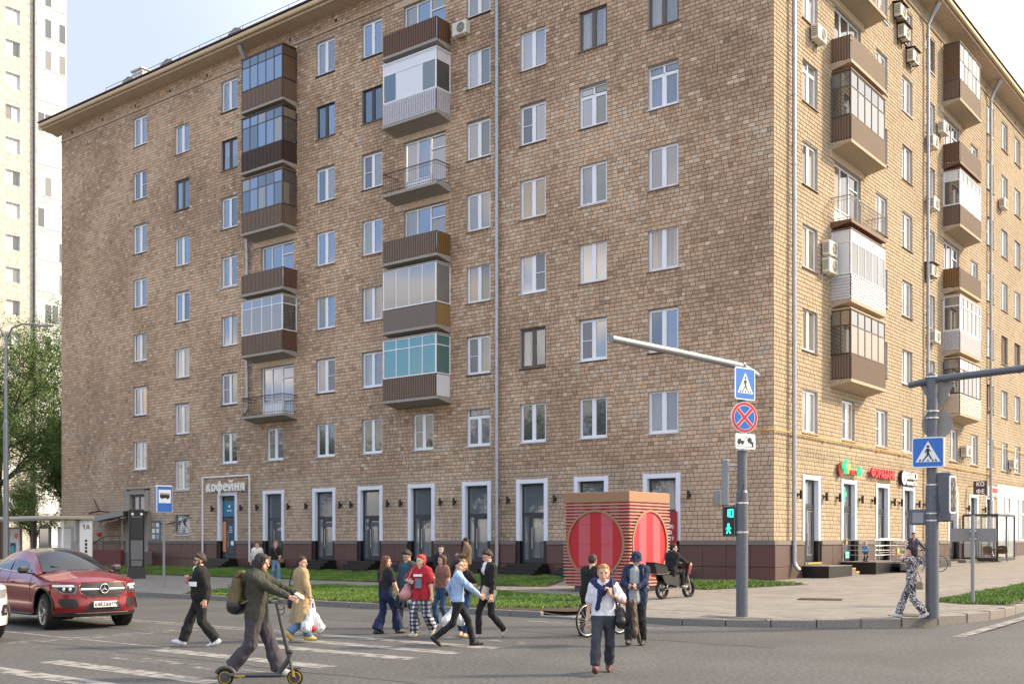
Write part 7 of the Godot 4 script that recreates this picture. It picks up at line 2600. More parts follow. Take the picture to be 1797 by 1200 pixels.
func moped(at: Vector3, turn: float) -> void:
	var t := thing("delivery_moped", "black delivery moped with a soft bag behind the saddle", "moped", at, turn)
	for x in [-0.6, 0.6]:
		var w := group_part(t, "wheel", Vector3(x, 0.27, 0))
		part(w, "tyre", ring(0.225, 0.052, 26), M.rubber)
		part(w, "rim", ring(0.2, 0.014, 26), M.ac_dark)
		for k in 5:
			part(w, "spoke", MB.new().tube([Vector3.ZERO, Vector3(0.2 * cos(TAU * k / 5), 0.2 * sin(TAU * k / 5), 0)], 0.016, 5), M.ac_dark)
		part(w, "hub", MB.new().tube([Vector3(0, 0, -0.06), Vector3(0, 0, 0.06)], 0.05, 10), M.ac_dark)
	for s in [-1, 1]:
		part(t, "fork_leg", MB.new().tube([Vector3(0.6, 0.27, s * 0.07), Vector3(0.43, 0.85, s * 0.07)], 0.022, 6), M.steel)
		part(t, "rear_arm", MB.new().tube([Vector3(-0.6, 0.27, s * 0.09), Vector3(-0.1, 0.36, s * 0.09)], 0.024, 6), M.ac_dark)
		part(t, "shock", MB.new().tube([Vector3(-0.52, 0.34, s * 0.11), Vector3(-0.36, 0.66, s * 0.11)], 0.024, 6), M.steel)
		part(t, "frame_rail", MB.new().tube([Vector3(0.42, 0.8, s * 0.05), Vector3(0.2, 0.36, s * 0.1), Vector3(-0.15, 0.34, s * 0.12), Vector3(-0.35, 0.66, s * 0.12), Vector3(-0.85, 0.72, s * 0.12)], 0.016, 6), M.ac_dark)
		part(t, "footrest", MB.new().box(Vector3(0.12, 0.33, s * 0.18), Vector3(0.2, 0.03, 0.12), 0.01), M.black)
		part(t, "grip", MB.new().tube([Vector3(0.34, 1.06, s * 0.22), Vector3(0.27, 1.05, s * 0.36)], 0.018, 6), M.black)
	for s in [-1, 1]:
		part(t, "side_cowl", MB.new().hull8_ret([Vector3(-0.62, 0.46, s * 0.12 + 0.03), Vector3(-0.05, 0.36, s * 0.13 + 0.03), Vector3(-0.05, 0.36, s * 0.13 - 0.03), Vector3(-0.62, 0.46, s * 0.12 - 0.03), Vector3(-0.75, 0.70, s * 0.11 + 0.03), Vector3(0.02, 0.70, s * 0.11 + 0.03), Vector3(0.02, 0.70, s * 0.11 - 0.03), Vector3(-0.75, 0.70, s * 0.11 - 0.03)]), M.black)
	part(t, "leg_shield", MB.new().hull8_ret([Vector3(0.20, 0.33, 0.19), Vector3(0.28, 0.33, 0.17), Vector3(0.28, 0.33, -0.17), Vector3(0.20, 0.33, -0.19), Vector3(0.36, 0.86, 0.2), Vector3(0.44, 0.86, 0.16), Vector3(0.44, 0.86, -0.16), Vector3(0.36, 0.86, -0.2)]), M.black)
	part(t, "battery_box", MB.new().box(Vector3(-0.05, 0.47, 0), Vector3(0.42, 0.24, 0.2), 0.03), M.ac_dark)
	part(t, "saddle", MB.new().box(Vector3(-0.25, 0.76, 0), Vector3(0.6, 0.1, 0.26), 0.04), M.black)
	part(t, "rack", MB.new().box(Vector3(-0.72, 0.74, 0), Vector3(0.5, 0.03, 0.3), 0.01), M.steel)
	part(t, "steering_column", MB.new().tube([Vector3(0.45, 0.8, 0), Vector3(0.37, 1.05, 0)], 0.03, 8), M.ac_dark)
	part(t, "handlebar", MB.new().tube([Vector3(0.27, 1.05, -0.36), Vector3(0.34, 1.06, -0.22), Vector3(0.37, 1.03, 0), Vector3(0.34, 1.06, 0.22), Vector3(0.27, 1.05, 0.36)], 0.014, 6), M.steel)
	part(t, "front_fairing", MB.new().hull8_ret([Vector3(0.5, 0.7, 0.1), Vector3(0.62, 0.72, 0.07), Vector3(0.62, 0.72, -0.07), Vector3(0.5, 0.7, -0.1), Vector3(0.42, 1.08, 0.17), Vector3(0.56, 1.06, 0.12), Vector3(0.56, 1.06, -0.12), Vector3(0.42, 1.08, -0.17)]), M.moped_red)
	part(t, "headlamp_shell", MB.new().box(Vector3(0.63, 0.9, 0), Vector3(0.1, 0.2, 0.16), 0.04), M.sign_back)
	part(t, "mudguard", MB.new().box(Vector3(0.6, 0.53, 0), Vector3(0.3, 0.02, 0.1), 0.008), M.black)
	part(t, "tail_lamp_shell", MB.new().box(Vector3(-0.98, 0.68, 0), Vector3(0.05, 0.06, 0.16), 0.01), M.sign_red)
	var b := thing("delivery_bag", "black soft bag strapped behind the moped rider", "bag", at + Vector3(0, 0.755, 0), turn)
	var m := MB.new()
	m.hull8([Vector3(-1.05, 0.0, 0.2), Vector3(-0.52, 0, 0.2), Vector3(-0.52, 0, -0.2), Vector3(-1.05, 0, -0.2), Vector3(-1.12, 0.3, 0.16), Vector3(-0.6, 0.22, 0.16), Vector3(-0.6, 0.22, -0.16), Vector3(-1.12, 0.3, -0.16)])
	part(b, "body", m, M.black_matt)
	part(b, "flap", MB.new().box(Vector3(-0.86, 0.27, 0), Vector3(0.56, 0.02, 0.36), 0.008, Basis(Vector3(0, 0, 1), -0.15)), M.black_matt)

func build_vehicles() -> void:
	var red := mat("car_red", lin(0.20, 0.004, 0.010), 0.28, 0.25)
	red.clearcoat_enabled = true
	red.clearcoat = 0.7
	red.clearcoat_roughness = 0.03
	var white := mat("car_white", lin(0.74, 0.74, 0.75), 0.3)
	white.clearcoat_enabled = true
	white.clearcoat = 1.0
	white.clearcoat_roughness = 0.03
	mat("car_glass", lin(0.03, 0.032, 0.036), 0.03, 0.2).metallic_specular = 0.7
	mat("car_screen", lin(0.018, 0.02, 0.024), 0.03, 0.0)
	mat("gloss_black", lin(0.012, 0.012, 0.014), 0.08).clearcoat_enabled = true
	mat("lamp_dark", lin(0.14, 0.145, 0.155), 0.08, 0.5)
	mat("headlight", lin(0.55, 0.57, 0.60), 0.1, 0.7)
	mat("alloy", lin(0.42, 0.42, 0.43), 0.3, 0.75)
	mat("scooter_grey", lin(0.045, 0.045, 0.047), 0.55)
	mat("moped_red", lin(0.22, 0.02, 0.03), 0.35)
	car("car", "red coupe-style off-road car waiting at the crossing", Vector3(-5.35, 0, 24.72), deg_to_rad(-6.0), red)
	car("car", "white car at the left edge, only its front corner in view", Vector3(-4.0, 0, 28.4), 0.0, white, false)
	kick_scooter(Vector3(5.74, 0, 28.78), deg_to_rad(38.0))
	bicycle("dark bicycle with thin wheels behind the woman in white", Vector3(5.17, 0, 19.45), deg_to_rad(84.0), M.ac_dark, M.rubber)
	bicycle("blue bicycle held by the man in checked shirt", Vector3(2.75, walk_y(-9.6), -9.6), deg_to_rad(48.0), mat("bike_blue", lin(0.05, 0.16, 0.5), 0.35), M.rubber)
	moped(Vector3(1.57, walk_y(10.14), 10.14), deg_to_rad(80.0))

# ------------------------------------------------------------------ people
# A figure is a set of tapered capsules joined by a smooth minimum and meshed as surface nets. Labels: 0 skin, 1 top, 2 trousers, 3 shoes, 4 hair, 5 second garment.
class Flesh:
	var A := PackedVector3Array()
	var D := PackedVector3Array()
	var inv := PackedFloat32Array()
	var ra := PackedFloat32Array()
	var rd := PackedFloat32Array()
	var lab := PackedInt32Array()
	var out := {} # label -> [verts, normals, indices]
	var flat := PackedByteArray()
	var fold: FastNoiseLite = null
	var amp := 0.0
	var lock := 0.0
	var hem := -1.0

	func bone(a: Vector3, b: Vector3, r0: float, r1: float, l: int, cut := 0) -> void: # cut: a flat end at b, as at a hem
		flat.append(cut)
		A.append(a)
		D.append(b - a)
		inv.append(1.0 / maxf((b - a).length_squared(), 1e-9))
		ra.append(r0)
		rd.append(r1 - r0)
		lab.append(l)

	func build(cell: float, k: float) -> void:
		var lo := Vector3.INF
		var hi := -Vector3.INF
		for i in A.size():
			var r := maxf(ra[i], ra[i] + rd[i])
			for e in [A[i], A[i] + D[i]]:
				lo = lo.min(e - Vector3(r, r, r))
				hi = hi.max(e + Vector3(r, r, r))
		lo -= Vector3.ONE * cell * 2.5
		hi += Vector3.ONE * cell * 2.5
		var n := 7
		var bs := cell * n
		var nb := Vector3i(((hi - lo) / bs).ceil())
		var reach := bs * 0.87 + cell * 2.0
		for bx in nb.x:
			for by in nb.y:
				for bz in nb.z:
					var o := lo + Vector3(bx, by, bz) * bs
					var c := o + Vector3.ONE * bs * 0.5
					var ids := PackedInt32Array()
					var best := 1e9
					for i in A.size():
						var q := c - A[i]
						var h := clampf(q.dot(D[i]) * inv[i], 0.0, 1.0)
						var d := (q - D[i] * h).length() - ra[i] - rd[i] * h
						if d < best:
							best = d
						if d < reach + k:
							ids.append(i)
					if best > reach or best < -reach - k:
						continue
					block(o, cell, n, ids, k)

	func block(o: Vector3, cell: float, n: int, ids: PackedInt32Array, k: float) -> void:
		var s := n + 2
		var f := PackedFloat32Array()
		f.resize(s * s * s)
		var t := 0
		var m := ids.size()
		for x in s:
			for y in s:
				for z in s:
					var p := o + Vector3(x - 1, y - 1, z - 1) * cell
					var v := 1e9
					var near := 0
					for j in m:
						var i := ids[j]
						var q := p - A[i]
						var h := q.dot(D[i]) * inv[i]
						var d := 0.0
						if h > 1.0 and flat[i] == 1:
							d = maxf((q - D[i] * h).length() - ra[i] - rd[i], (h - 1.0) / sqrt(inv[i]))
						else:
							h = clampf(h, 0.0, 1.0)
							d = (q - D[i] * h).length() - ra[i] - rd[i] * h
						if d < v:
							near = lab[i]
						var e := k - absf(v - d)
						v = minf(v, d)
						if e > 0.0:
							v -= e * e / k * 0.25
					if v < cell * 3.0 and v > -cell * 3.0:
						if near == 4:
							if lock > 0.0:
								v += lock * fold.get_noise_3d(p.x * 14.0, p.y * 3.5, p.z * 14.0)
						elif near > 0 and amp > 0.0:
							v += amp * fold.get_noise_3d(p.x * 3.2, p.y, p.z * 3.2)
					f[t] = v
					t += 1
		var w := n + 1
		var vi := PackedInt32Array()
		vi.resize(w * w * w)
		vi.fill(-1)
		var pos := PackedVector3Array()
		var nor := PackedVector3Array()
		var lb := PackedInt32Array()
		var ss := s * s
		var off := PackedInt32Array([0, 1, s, s + 1, ss, ss + 1, ss + s, ss + s + 1]) # bits: z, y, x
		var ea := PackedInt32Array([0, 2, 4, 6, 0, 1, 4, 5, 0, 1, 2, 3])
		var eb := PackedInt32Array([1, 3, 5, 7, 2, 3, 6, 7, 4, 5, 6, 7])
		for x in w:
			for y in w:
				for z in w:
					var b := x * ss + y * s + z
					var c0 := f[b]
					var neg := 0
					for q in 8:
						if f[b + off[q]] < 0.0:
							neg += 1
					if neg == 0 or neg == 8:
						continue
					var sum := Vector3.ZERO
					var cnt := 0
					for e in 12:
						var fa := f[b + off[ea[e]]]
						var fb := f[b + off[eb[e]]]
						if (fa < 0.0) != (fb < 0.0):
							var u := fa / (fa - fb)
							var ia := ea[e]
							var ib := eb[e]
							var pa := Vector3(ia >> 2, (ia >> 1) & 1, ia & 1)
							var pb := Vector3(ib >> 2, (ib >> 1) & 1, ib & 1)
							sum += pa.lerp(pb, u)
							cnt += 1
					var g := Vector3(f[b + off[4]] + f[b + off[5]] + f[b + off[6]] + f[b + off[7]] - f[b + off[0]] - f[b + off[1]] - f[b + off[2]] - f[b + off[3]], f[b + off[2]] + f[b + off[3]] + f[b + off[6]] + f[b + off[7]] - f[b + off[0]] - f[b + off[1]] - f[b + off[4]] - f[b + off[5]], f[b + off[1]] + f[b + off[3]] + f[b + off[5]] + f[b + off[7]] - f[b + off[0]] - f[b + off[2]] - f[b + off[4]] - f[b + off[6]])
					vi[(x * w + y) * w + z] = pos.size()
					var p := o + (Vector3(x - 1, y - 1, z - 1) + sum / cnt) * cell
					pos.append(p)
					nor.append(g.normalized())
					# label of the nearest bone
					var best := 1e9
					var l := 0
					for j in m:
						var i := ids[j]
						var q := p - A[i]
						var h := q.dot(D[i]) * inv[i]
						var d := 0.0
						if h > 1.0 and flat[i] == 1:
							d = maxf((q - D[i] * h).length() - ra[i] - rd[i], (h - 1.0) / sqrt(inv[i]))
						else:
							h = clampf(h, 0.0, 1.0)
							d = (q - D[i] * h).length() - ra[i] - rd[i] * h
						if d < best:
							best = d
							l = lab[i]
					if hem > 0.0 and (l == 1 or l == 2):
						l = 1 if p.y > hem else 2
					lb.append(1 if l == 6 else l)
		if pos.is_empty():
			return
		var maps := {}
		for x in range(1, w):
			for y in range(1, w):
				for z in range(1, w):
					var b := x * ss + y * s + z
					var here := f[b] < 0.0
					for ax in 3:
						var nxt := f[b + (ss if ax == 0 else (s if ax == 1 else 1))] < 0.0
						if here == nxt:
							continue
						var q: PackedInt32Array
						if ax == 0:
							q = [vi[(x * w + y) * w + z], vi[(x * w + y - 1) * w + z], vi[(x * w + y - 1) * w + z - 1], vi[(x * w + y) * w + z - 1]]
						elif ax == 1:
							q = [vi[(x * w + y) * w + z], vi[(x * w + y) * w + z - 1], vi[((x - 1) * w + y) * w + z - 1], vi[((x - 1) * w + y) * w + z]]
						else:
							q = [vi[(x * w + y) * w + z], vi[((x - 1) * w + y) * w + z], vi[((x - 1) * w + y - 1) * w + z], vi[(x * w + y - 1) * w + z]]
						if q[0] < 0 or q[1] < 0 or q[2] < 0 or q[3] < 0:
							continue
						var l := lb[q[0]]
						var a1 := 0
						for r in 4:
							if lb[q[r]] == lb[q[2]]:
								a1 += 1
						if a1 >= 3:
							l = lb[q[2]]
						if not maps.has(l):
							maps[l] = {}
						if not out.has(l):
							out[l] = [PackedVector3Array(), PackedVector3Array(), PackedInt32Array()]
						var mp: Dictionary = maps[l]
						var O: Array = out[l]
						var id := PackedInt32Array()
						for r in 4:
							if not mp.has(q[r]):
								mp[q[r]] = O[0].size()
								O[0].append(pos[q[r]])
								O[1].append(nor[q[r]])
							id.append(mp[q[r]])
						# orient by the field
						if here:
							O[2].append_array([id[0], id[2], id[1], id[0], id[3], id[2]])
						else:
							O[2].append_array([id[0], id[1], id[2], id[0], id[2], id[3]])

func bend(root: Vector3, tip: Vector3, l1: float, l2: float, pole: Vector3) -> Array: # two-bone reach: [middle joint, reached tip]
	var d := tip - root
	var l := minf(d.length(), (l1 + l2) * 0.999)
	d = d.normalized()
	var a := (l1 * l1 - l2 * l2 + l * l) / (2.0 * l)
	var h := sqrt(maxf(0.0, l1 * l1 - a * a))
	var p := (pole - d * pole.dot(d)).normalized()
	return [root + d * a + p * h, root + d * l]

func hand_bones(F: Flesh, wrist: Vector3, dir: Vector3, palm: Vector3, curl: float, side: float, s: float) -> void:
	# dir: along the hand; palm: where the palm faces; side: +1 thumb to the one, -1 to the other side
	dir = dir.normalized()
	palm = (palm - dir * palm.dot(dir)).normalized()
	var across := dir.cross(palm).normalized() * side
	var k := wrist + dir * 0.085 * s
	F.bone(wrist - dir * 0.03, wrist + dir * 0.02, 0.026 * s, 0.026 * s, 0)
	for q in [-0.026, -0.009, 0.009, 0.026]:
		F.bone(wrist + across * q * 0.7 * s, k + across * q * s, 0.016 * s, 0.013 * s, 0)
	var lens := [0.062, 0.074, 0.078, 0.068]
	for i in 4:
		var b: Vector3 = k + across * [-0.031, -0.011, 0.011, 0.03][i] * s
		var d1 := (dir * cos(curl * 0.7) + palm * sin(curl * 0.7)).normalized()
		var d2 := (dir * cos(curl * 1.7) + palm * sin(curl * 1.7)).normalized()
		var m: Vector3 = b + d1 * lens[i] * 0.55 * s
		F.bone(b, m, 0.0095 * s, 0.009 * s, 0)
		F.bone(m, m + d2 * lens[i] * 0.5 * s, 0.009 * s, 0.0078 * s, 0)
	var tb := wrist + dir * 0.025 * s + across * 0.03 * s
	var t1 := tb + (dir * 0.6 + across * 0.7 + palm * 0.35).normalized() * 0.042 * s
	F.bone(tb, t1, 0.014 * s, 0.0115 * s, 0)
	F.bone(t1, t1 + (dir + across * 0.1 + palm * 0.5).normalized() * 0.036 * s, 0.011 * s, 0.009 * s, 0)

func tint(base: Color, p: Vector3, pattern: String) -> Color:
	if pattern == "plaid":
		var a := int(floor(p.y / 0.042)) % 2 == 0
		var b := int(floor((p.x + 10.0) / 0.045)) % 2 == 0
		return Color(0.62, 0.62, 0.66) if a and b else (Color(0.10, 0.11, 0.15) if a != b else Color(0.016, 0.018, 0.035))
	if pattern == "floral":
		var v := spot.get_noise_3d(p.x * 1.3, p.y, p.z * 1.3)
		return Color(0.66, 0.63, 0.60) if v > 0.12 else (Color(0.22, 0.17, 0.22) if v > 0.02 else base)
	if pattern == "check":
		return base * (1.5 if (int(floor(p.y / 0.07)) + int(floor((p.x + 9.0) / 0.07))) % 2 == 0 else 0.7)
	return base * (1.0 + 0.12 * spot.get_noise_3d(p.x, p.y * 0.6, p.z))

var spot := FastNoiseLite.new()
var folds := FastNoiseLite.new()

func person(label: String, at: Vector3, face_deg: float, H: float, o: Dictionary) -> Node3D:
	var t := thing("person", label, "person", at, deg_to_rad(face_deg))
	var s := H / 1.75
	var F := Flesh.new()
	F.fold = folds
	F.amp = 0.013
	var sk: Color = o.get("skin", Color(0.50, 0.27, 0.19))
	var wide: float = o.get("wide", 1.0)
	var lean: float = o.get("lean", 0.0)
	var hipy: float = o.get("hip", 0.91) * s
	var up := Vector3(0, cos(lean), sin(lean))
	var hip := Vector3(0, hipy, o.get("hipz", 0.0))
	var chest := hip + up * 0.40 * s
	var neck := hip + up * 0.535 * s
	var sh := hip + up * 0.495 * s
	var twist: float = o.get("twist", 0.0)
	var right := Vector3(cos(twist), 0, -sin(twist)) # to the figure's left is +x
	# torso
	var tl := 1
	var fat: float = o.get("fat", 0.0)
	var ease: float = o.get("ease", 0.012)
	for q in [-1.0, 1.0]:
		F.bone(chest + right * q * 0.105 * s * wide, hip + up * 0.18 * s + right * q * 0.065 * s * wide, 0.108 * s + ease + fat * 0.5, 0.098 * s + ease + fat, tl)
		F.bone(sh + right * q * 0.10 * s * wide, chest + right * q * 0.09 * s * wide, 0.085 * s + ease, 0.10 * s + ease, tl)
		F.bone(sh + right * q * 0.06 * s, sh + right * q * 0.165 * s * wide + up * -0.01, 0.07 * s, 0.062 * s + ease * 0.6, tl)
		var pelvis_l := 1 if o.get("hem", 0.0) > 0.0 else 2
		F.bone(hip + up * 0.17 * s + right * q * 0.06 * s * wide, hip + up * 0.06 * s + right * q * 0.075 * s * wide, 0.098 * s + ease + fat, 0.105 * s + ease + fat, 1)
		F.bone(hip + up * 0.03 * s + right * q * 0.075 * s * wide, hip - Vector3(0, 0.07 * s, 0) + right * q * 0.078 * s * wide, 0.098 * s + 0.004, 0.096 * s + 0.004, pelvis_l)
		if o.get("hem", 0.0) > 0.0: # long top, coat or loose shirt below the waist
			var low: float = o.hem
			F.bone(hip + right * q * 0.07 * s * wide, Vector3(hip.x + q * (0.075 + 0.04 * o.get("flare", 0.0)) * s, low, hip.z + o.get("hemz", 0.0)), 0.100 * s + ease, 0.098 * s + ease + 0.045 * o.get("flare", 0.0), 1, 1)
	# neck
	var open_neck: int = o.get("collar", 0)
	F.bone(neck - up * 0.05 * s, neck + up * 0.06 * s + Vector3(0, 0, 0.015), 0.056 * s, 0.052 * s, 1 if open_neck == 2 else 0)
	if open_neck == 1:
		F.bone(neck - up * 0.055 * s - Vector3(0.03, 0, 0), neck - up * 0.055 * s + Vector3(0.03, 0, 0), 0.062 * s, 0.062 * s, 1)
	# legs
	var legs: Array = o.get("feet", [[0.09, 0.0, 0.12, 0.0], [-0.09, 0.0, -0.12, 0.0]]) # left then right: x, height, z, pitch
	var lw: float = o.get("legw", 1.0)
	var hemw: float = o.get("hemw", 1.0)
	var sole: Color = o.get("shoe", Color(0.03, 0.03, 0.03))
	var ankles := []
	for i in 2:
		var q := 1.0 if i == 0 else -1.0
		var ft = legs[i]
		var hj := hip + right * q * 0.085 * s
		var pitch: float = ft[3]
		var fwd := Vector3(0, -sin(pitch), cos(pitch))
		if ft.size() > 4:
			fwd = fwd.rotated(Vector3.UP, ft[4])
		var fu := fwd.cross(Vector3.RIGHT).normalized()
		if fu.y < 0:
			fu = -fu
		var ank := Vector3(ft[0], ft[1] + 0.085, ft[2]) * 1.0
		if pitch > 0.05: # heel lifted: the toe stays down
			ank += -fwd * 0.0 + Vector3(0, sin(pitch) * 0.13, 0)
		var kn := bend(hj, ank, 0.43 * s, 0.42 * s, Vector3(q * 0.12, 0, 1))
		var bare: bool = o.get("shorts", false)
		F.bone(hj, kn[0], 0.088 * s * lw, 0.06 * s * lw, 2)
		F.bone(kn[0], kn[0].lerp(kn[1], 0.5), 0.06 * s * lw, 0.055 * s * lerpf(lw, hemw, 0.5), 2)
		F.bone(kn[0].lerp(kn[1], 0.5), kn[0].lerp(kn[1], o.get("cuff", 0.97)), 0.055 * s * lerpf(lw, hemw, 0.5), 0.048 * s * hemw, 2, 1)
		F.bone(kn[0].lerp(kn[1], 0.8), kn[1], 0.036 * s, 0.034 * s, 0)
		# foot
		F.bone(kn[1] - fu * 0.045 - fwd * 0.03, kn[1] - fu * 0.045 + fwd * 0.10 * s, 0.042, 0.042, 3 if i == 0 else 7)
		F.bone(kn[1] - fu * 0.045 + fwd * 0.09 * s, kn[1] - fu * 0.055 + fwd * 0.18 * s, 0.042, 0.03, 3 if i == 0 else 7)
		F.bone(kn[1] - fu * 0.01, kn[1] - fu * 0.045 + fwd * 0.02, 0.043, 0.043, 3 if i == 0 else 7)
	# arms
	var hands: Array = o.get("hands", [Vector3(0.26, 0.80, 0.10), Vector3(-0.26, 0.80, -0.05)])
	var poles: Array = o.get("poles", [Vector3(0.3, -0.2, -1), Vector3(-0.3, -0.2, -1)])
	var slv: float = o.get("sleeve", 1.0) # 0.4 short, 1 long
	var sw: float = o.get("sleevew", 1.0)
	var Hd := Flesh.new()
	for i in 2:
		var q := 1.0 if i == 0 else -1.0
		var sj := sh + right * q * 0.175 * s * wide - up * 0.02 * s
		var target: Vector3 = hands[i] * Vector3(1, s, 1)
		var el := bend(sj, target, 0.285 * s, 0.25 * s, poles[i])
		var e: Vector3 = el[0]
		var wr: Vector3 = el[1]
		if slv >= 0.9:
			F.bone(sj, e, (0.058 * s + 0.008) * sw, (0.045 * s + 0.008) * sw, 6)
			F.bone(e, e.lerp(wr, 0.93), (0.045 * s + 0.008) * sw, (0.034 * s + 0.006) * sw, 6, 1)
		else:
			var cut: Vector3 = sj.lerp(e, clampf(slv * 2.0, 0.0, 1.0))
			F.bone(sj, cut, (0.058 * s + 0.008) * sw, (0.054 * s + 0.010) * sw, 6, 1)
			F.bone(sj.lerp(e, 0.4), e, 0.043 * s, 0.038 * s, 0)
			F.bone(e, wr, 0.039 * s, 0.027 * s, 0)
		var hd: Vector3 = (wr - e).normalized()
		var hdirs: Array = o.get("hand_dirs", [null, null])
		if hdirs[i] != null:
			hd = hdirs[i]
		var palms: Array = o.get("palms", [Vector3(-1, 0, 0), Vector3(1, 0, 0)])
		hand_bones(Hd, wr, hd, palms[i], o.get("curl", [0.6, 0.6])[i], -q, s)
	for x in o.get("extra", []): # further bones of clothing: [a, b, r0, r1, label]
		F.bone(x[0], x[1], x[2], x[3], x[4])
	var far: bool = o.get("far", false)
	F.hem = o.hem if o.has("hem") else hip.y + 0.05 * s
	F.build(0.026 if far else 0.0195, 0.035)
	Hd.build(0.009 if far else 0.0065, 0.007)
	# head
	var G := Flesh.new()
	var hc := neck + up * 0.145 * s + Vector3(0, 0, 0.02)
	var hb := Basis(Vector3.UP, o.get("look", 0.0)) * Basis(Vector3.RIGHT, o.get("nod", 0.0))
	var hs = 1.0 * lerpf(1.0, s, 0.5) * o.get("headk", 1.0)
	var h := func(x: float, y: float, z: float) -> Vector3: return hc + hb * Vector3(x, y, z) * hs
	G.bone(neck + up * 0.02, h.call(0, -0.06, -0.012), 0.052, 0.05, 0)
	G.bone(h.call(0, 0.035, -0.028), h.call(0, 0.04, 0.012), 0.078 * hs, 0.076 * hs, 0)
	G.bone(h.call(0, -0.01, 0.015), h.call(0, -0.065, 0.038), 0.064 * hs, 0.04 * hs, 0)
	G.bone(h.call(-0.03, -0.035, 0.03), h.call(0.03, -0.035, 0.03), 0.04 * hs, 0.04 * hs, 0)
	G.bone(h.call(0, -0.085, 0.055), h.call(0, -0.088, 0.058), 0.022 * hs, 0.022 * hs, 0)
	G.bone(h.call(0, 0.018, 0.086), h.call(0, -0.022, 0.102), 0.009 * hs, 0.014 * hs, 0)
	G.bone(h.call(-0.012, -0.055, 0.080), h.call(0.012, -0.055, 0.080), 0.012 * hs, 0.012 * hs, 0)
	for q in [-1.0, 1.0]:
		G.bone(h.call(q * 0.077, 0.012, -0.012), h.call(q * 0.08, -0.022, -0.005), 0.014 * hs, 0.01 * hs, 0)
		G.bone(h.call(q * 0.03, 0.032, 0.078), h.call(q * 0.045, 0.03, 0.07), 0.011 * hs, 0.01 * hs, 0)
	var hair: String = o.get("hair", "short")
	if hair != "none":
		G.bone(h.call(0, 0.068, -0.035), h.call(0, 0.088, 0.022), 0.076 * hs, 0.056 * hs, 4)
		G.bone(h.call(0, 0.02, -0.055), h.call(0, 0.07, -0.02), 0.07 * hs, 0.078 * hs, 4)
		for q in [-1.0, 1.0]:
			G.bone(h.call(q * 0.05, 0.045, -0.03), h.call(q * 0.05, 0.088, 0.02), 0.042 * hs, 0.034 * hs, 4)
	if hair == "mop": # thick fringe
		G.bone(h.call(-0.045, 0.103, 0.042), h.call(0.045, 0.103, 0.046), 0.036 * hs, 0.036 * hs, 4)
		G.bone(h.call(0, 0.115, -0.02), h.call(0, 0.115, 0.02), 0.058 * hs, 0.05 * hs, 4)
	if hair == "bob" or hair == "long" or hair == "curtain":
		var drop := -0.10 if hair != "long" else -0.36
		for q in [-1.0, 1.0]:
			G.bone(h.call(q * 0.062, 0.04, -0.02), h.call(q * 0.07, drop, -0.02 if hair != "long" else -0.05), 0.04 * hs, 0.03 * hs, 4)
			G.bone(h.call(q * 0.035, 0.03, -0.06), h.call(q * 0.04, drop - 0.01, -0.06 if hair != "long" else -0.10), 0.05 * hs, 0.04 * hs, 4)
			if hair == "curtain":
				G.bone(h.call(q * 0.045, 0.09, 0.05), h.call(q * 0.082, -0.03, 0.035), 0.028 * hs, 0.018 * hs, 4)
		if hair == "long":
			G.bone(h.call(0, -0.05, -0.07), h.call(0, drop - 0.03, -0.12), 0.06 * hs, 0.04 * hs, 4)
	if hair == "tail":
		G.bone(h.call(0, 0.05, -0.10), h.call(0, -0.02, -0.135), 0.035 * hs, 0.04 * hs, 4)
		G.bone(h.call(0, -0.02, -0.135), h.call(0.01, -0.20, -0.13), 0.042 * hs, 0.028 * hs, 4)
	if hair == "braid":
		G.bone(h.call(0.07, 0.0, -0.03), h.call(0.085, -0.15, -0.02), 0.03 * hs, 0.02 * hs, 4)
		G.bone(h.call(-0.07, 0.0, -0.03), h.call(-0.085, -0.15, -0.02), 0.03 * hs, 0.02 * hs, 4)
		G.bone(h.call(-0.04, 0.095, 0.05), h.call(0.04, 0.095, 0.05), 0.028 * hs, 0.028 * hs, 4)
	if o.get("beard", false):
		G.bone(h.call(-0.035, -0.085, 0.045), h.call(0.035, -0.085, 0.045), 0.036 * hs, 0.036 * hs, 4)
		G.bone(h.call(0, -0.10, 0.055), h.call(0, -0.125, 0.06), 0.03 * hs, 0.02 * hs, 4)
		for q in [-1.0, 1.0]:
			G.bone(h.call(q * 0.068, -0.01, 0.01), h.call(q * 0.055, -0.075, 0.035), 0.014 * hs, 0.026 * hs, 4)
	G.fold = folds
	G.lock = 0.007
	G.build(0.0135 if far else 0.0088, 0.014)
	# gather meshes by garment
	var names := {0: "body", 1: o.get("top_name", "shirt"), 2: o.get("bottom_name", "trousers"), 3: "shoe", 7: "shoe", 4: "hair", 5: o.get("second_name", "waistcoat")}
	var cols := {0: sk, 1: o.get("top", Color(0.02, 0.02, 0.02)), 2: o.get("bottom", Color(0.02, 0.02, 0.02)), 3: sole, 7: sole, 4: o.get("hairc", Color(0.03, 0.018, 0.012)), 5: o.get("second", Color(0.5, 0.5, 0.5))}
	var pats: Dictionary = o.get("pattern", {})
	var lipc := Color(0.36, 0.12, 0.10)
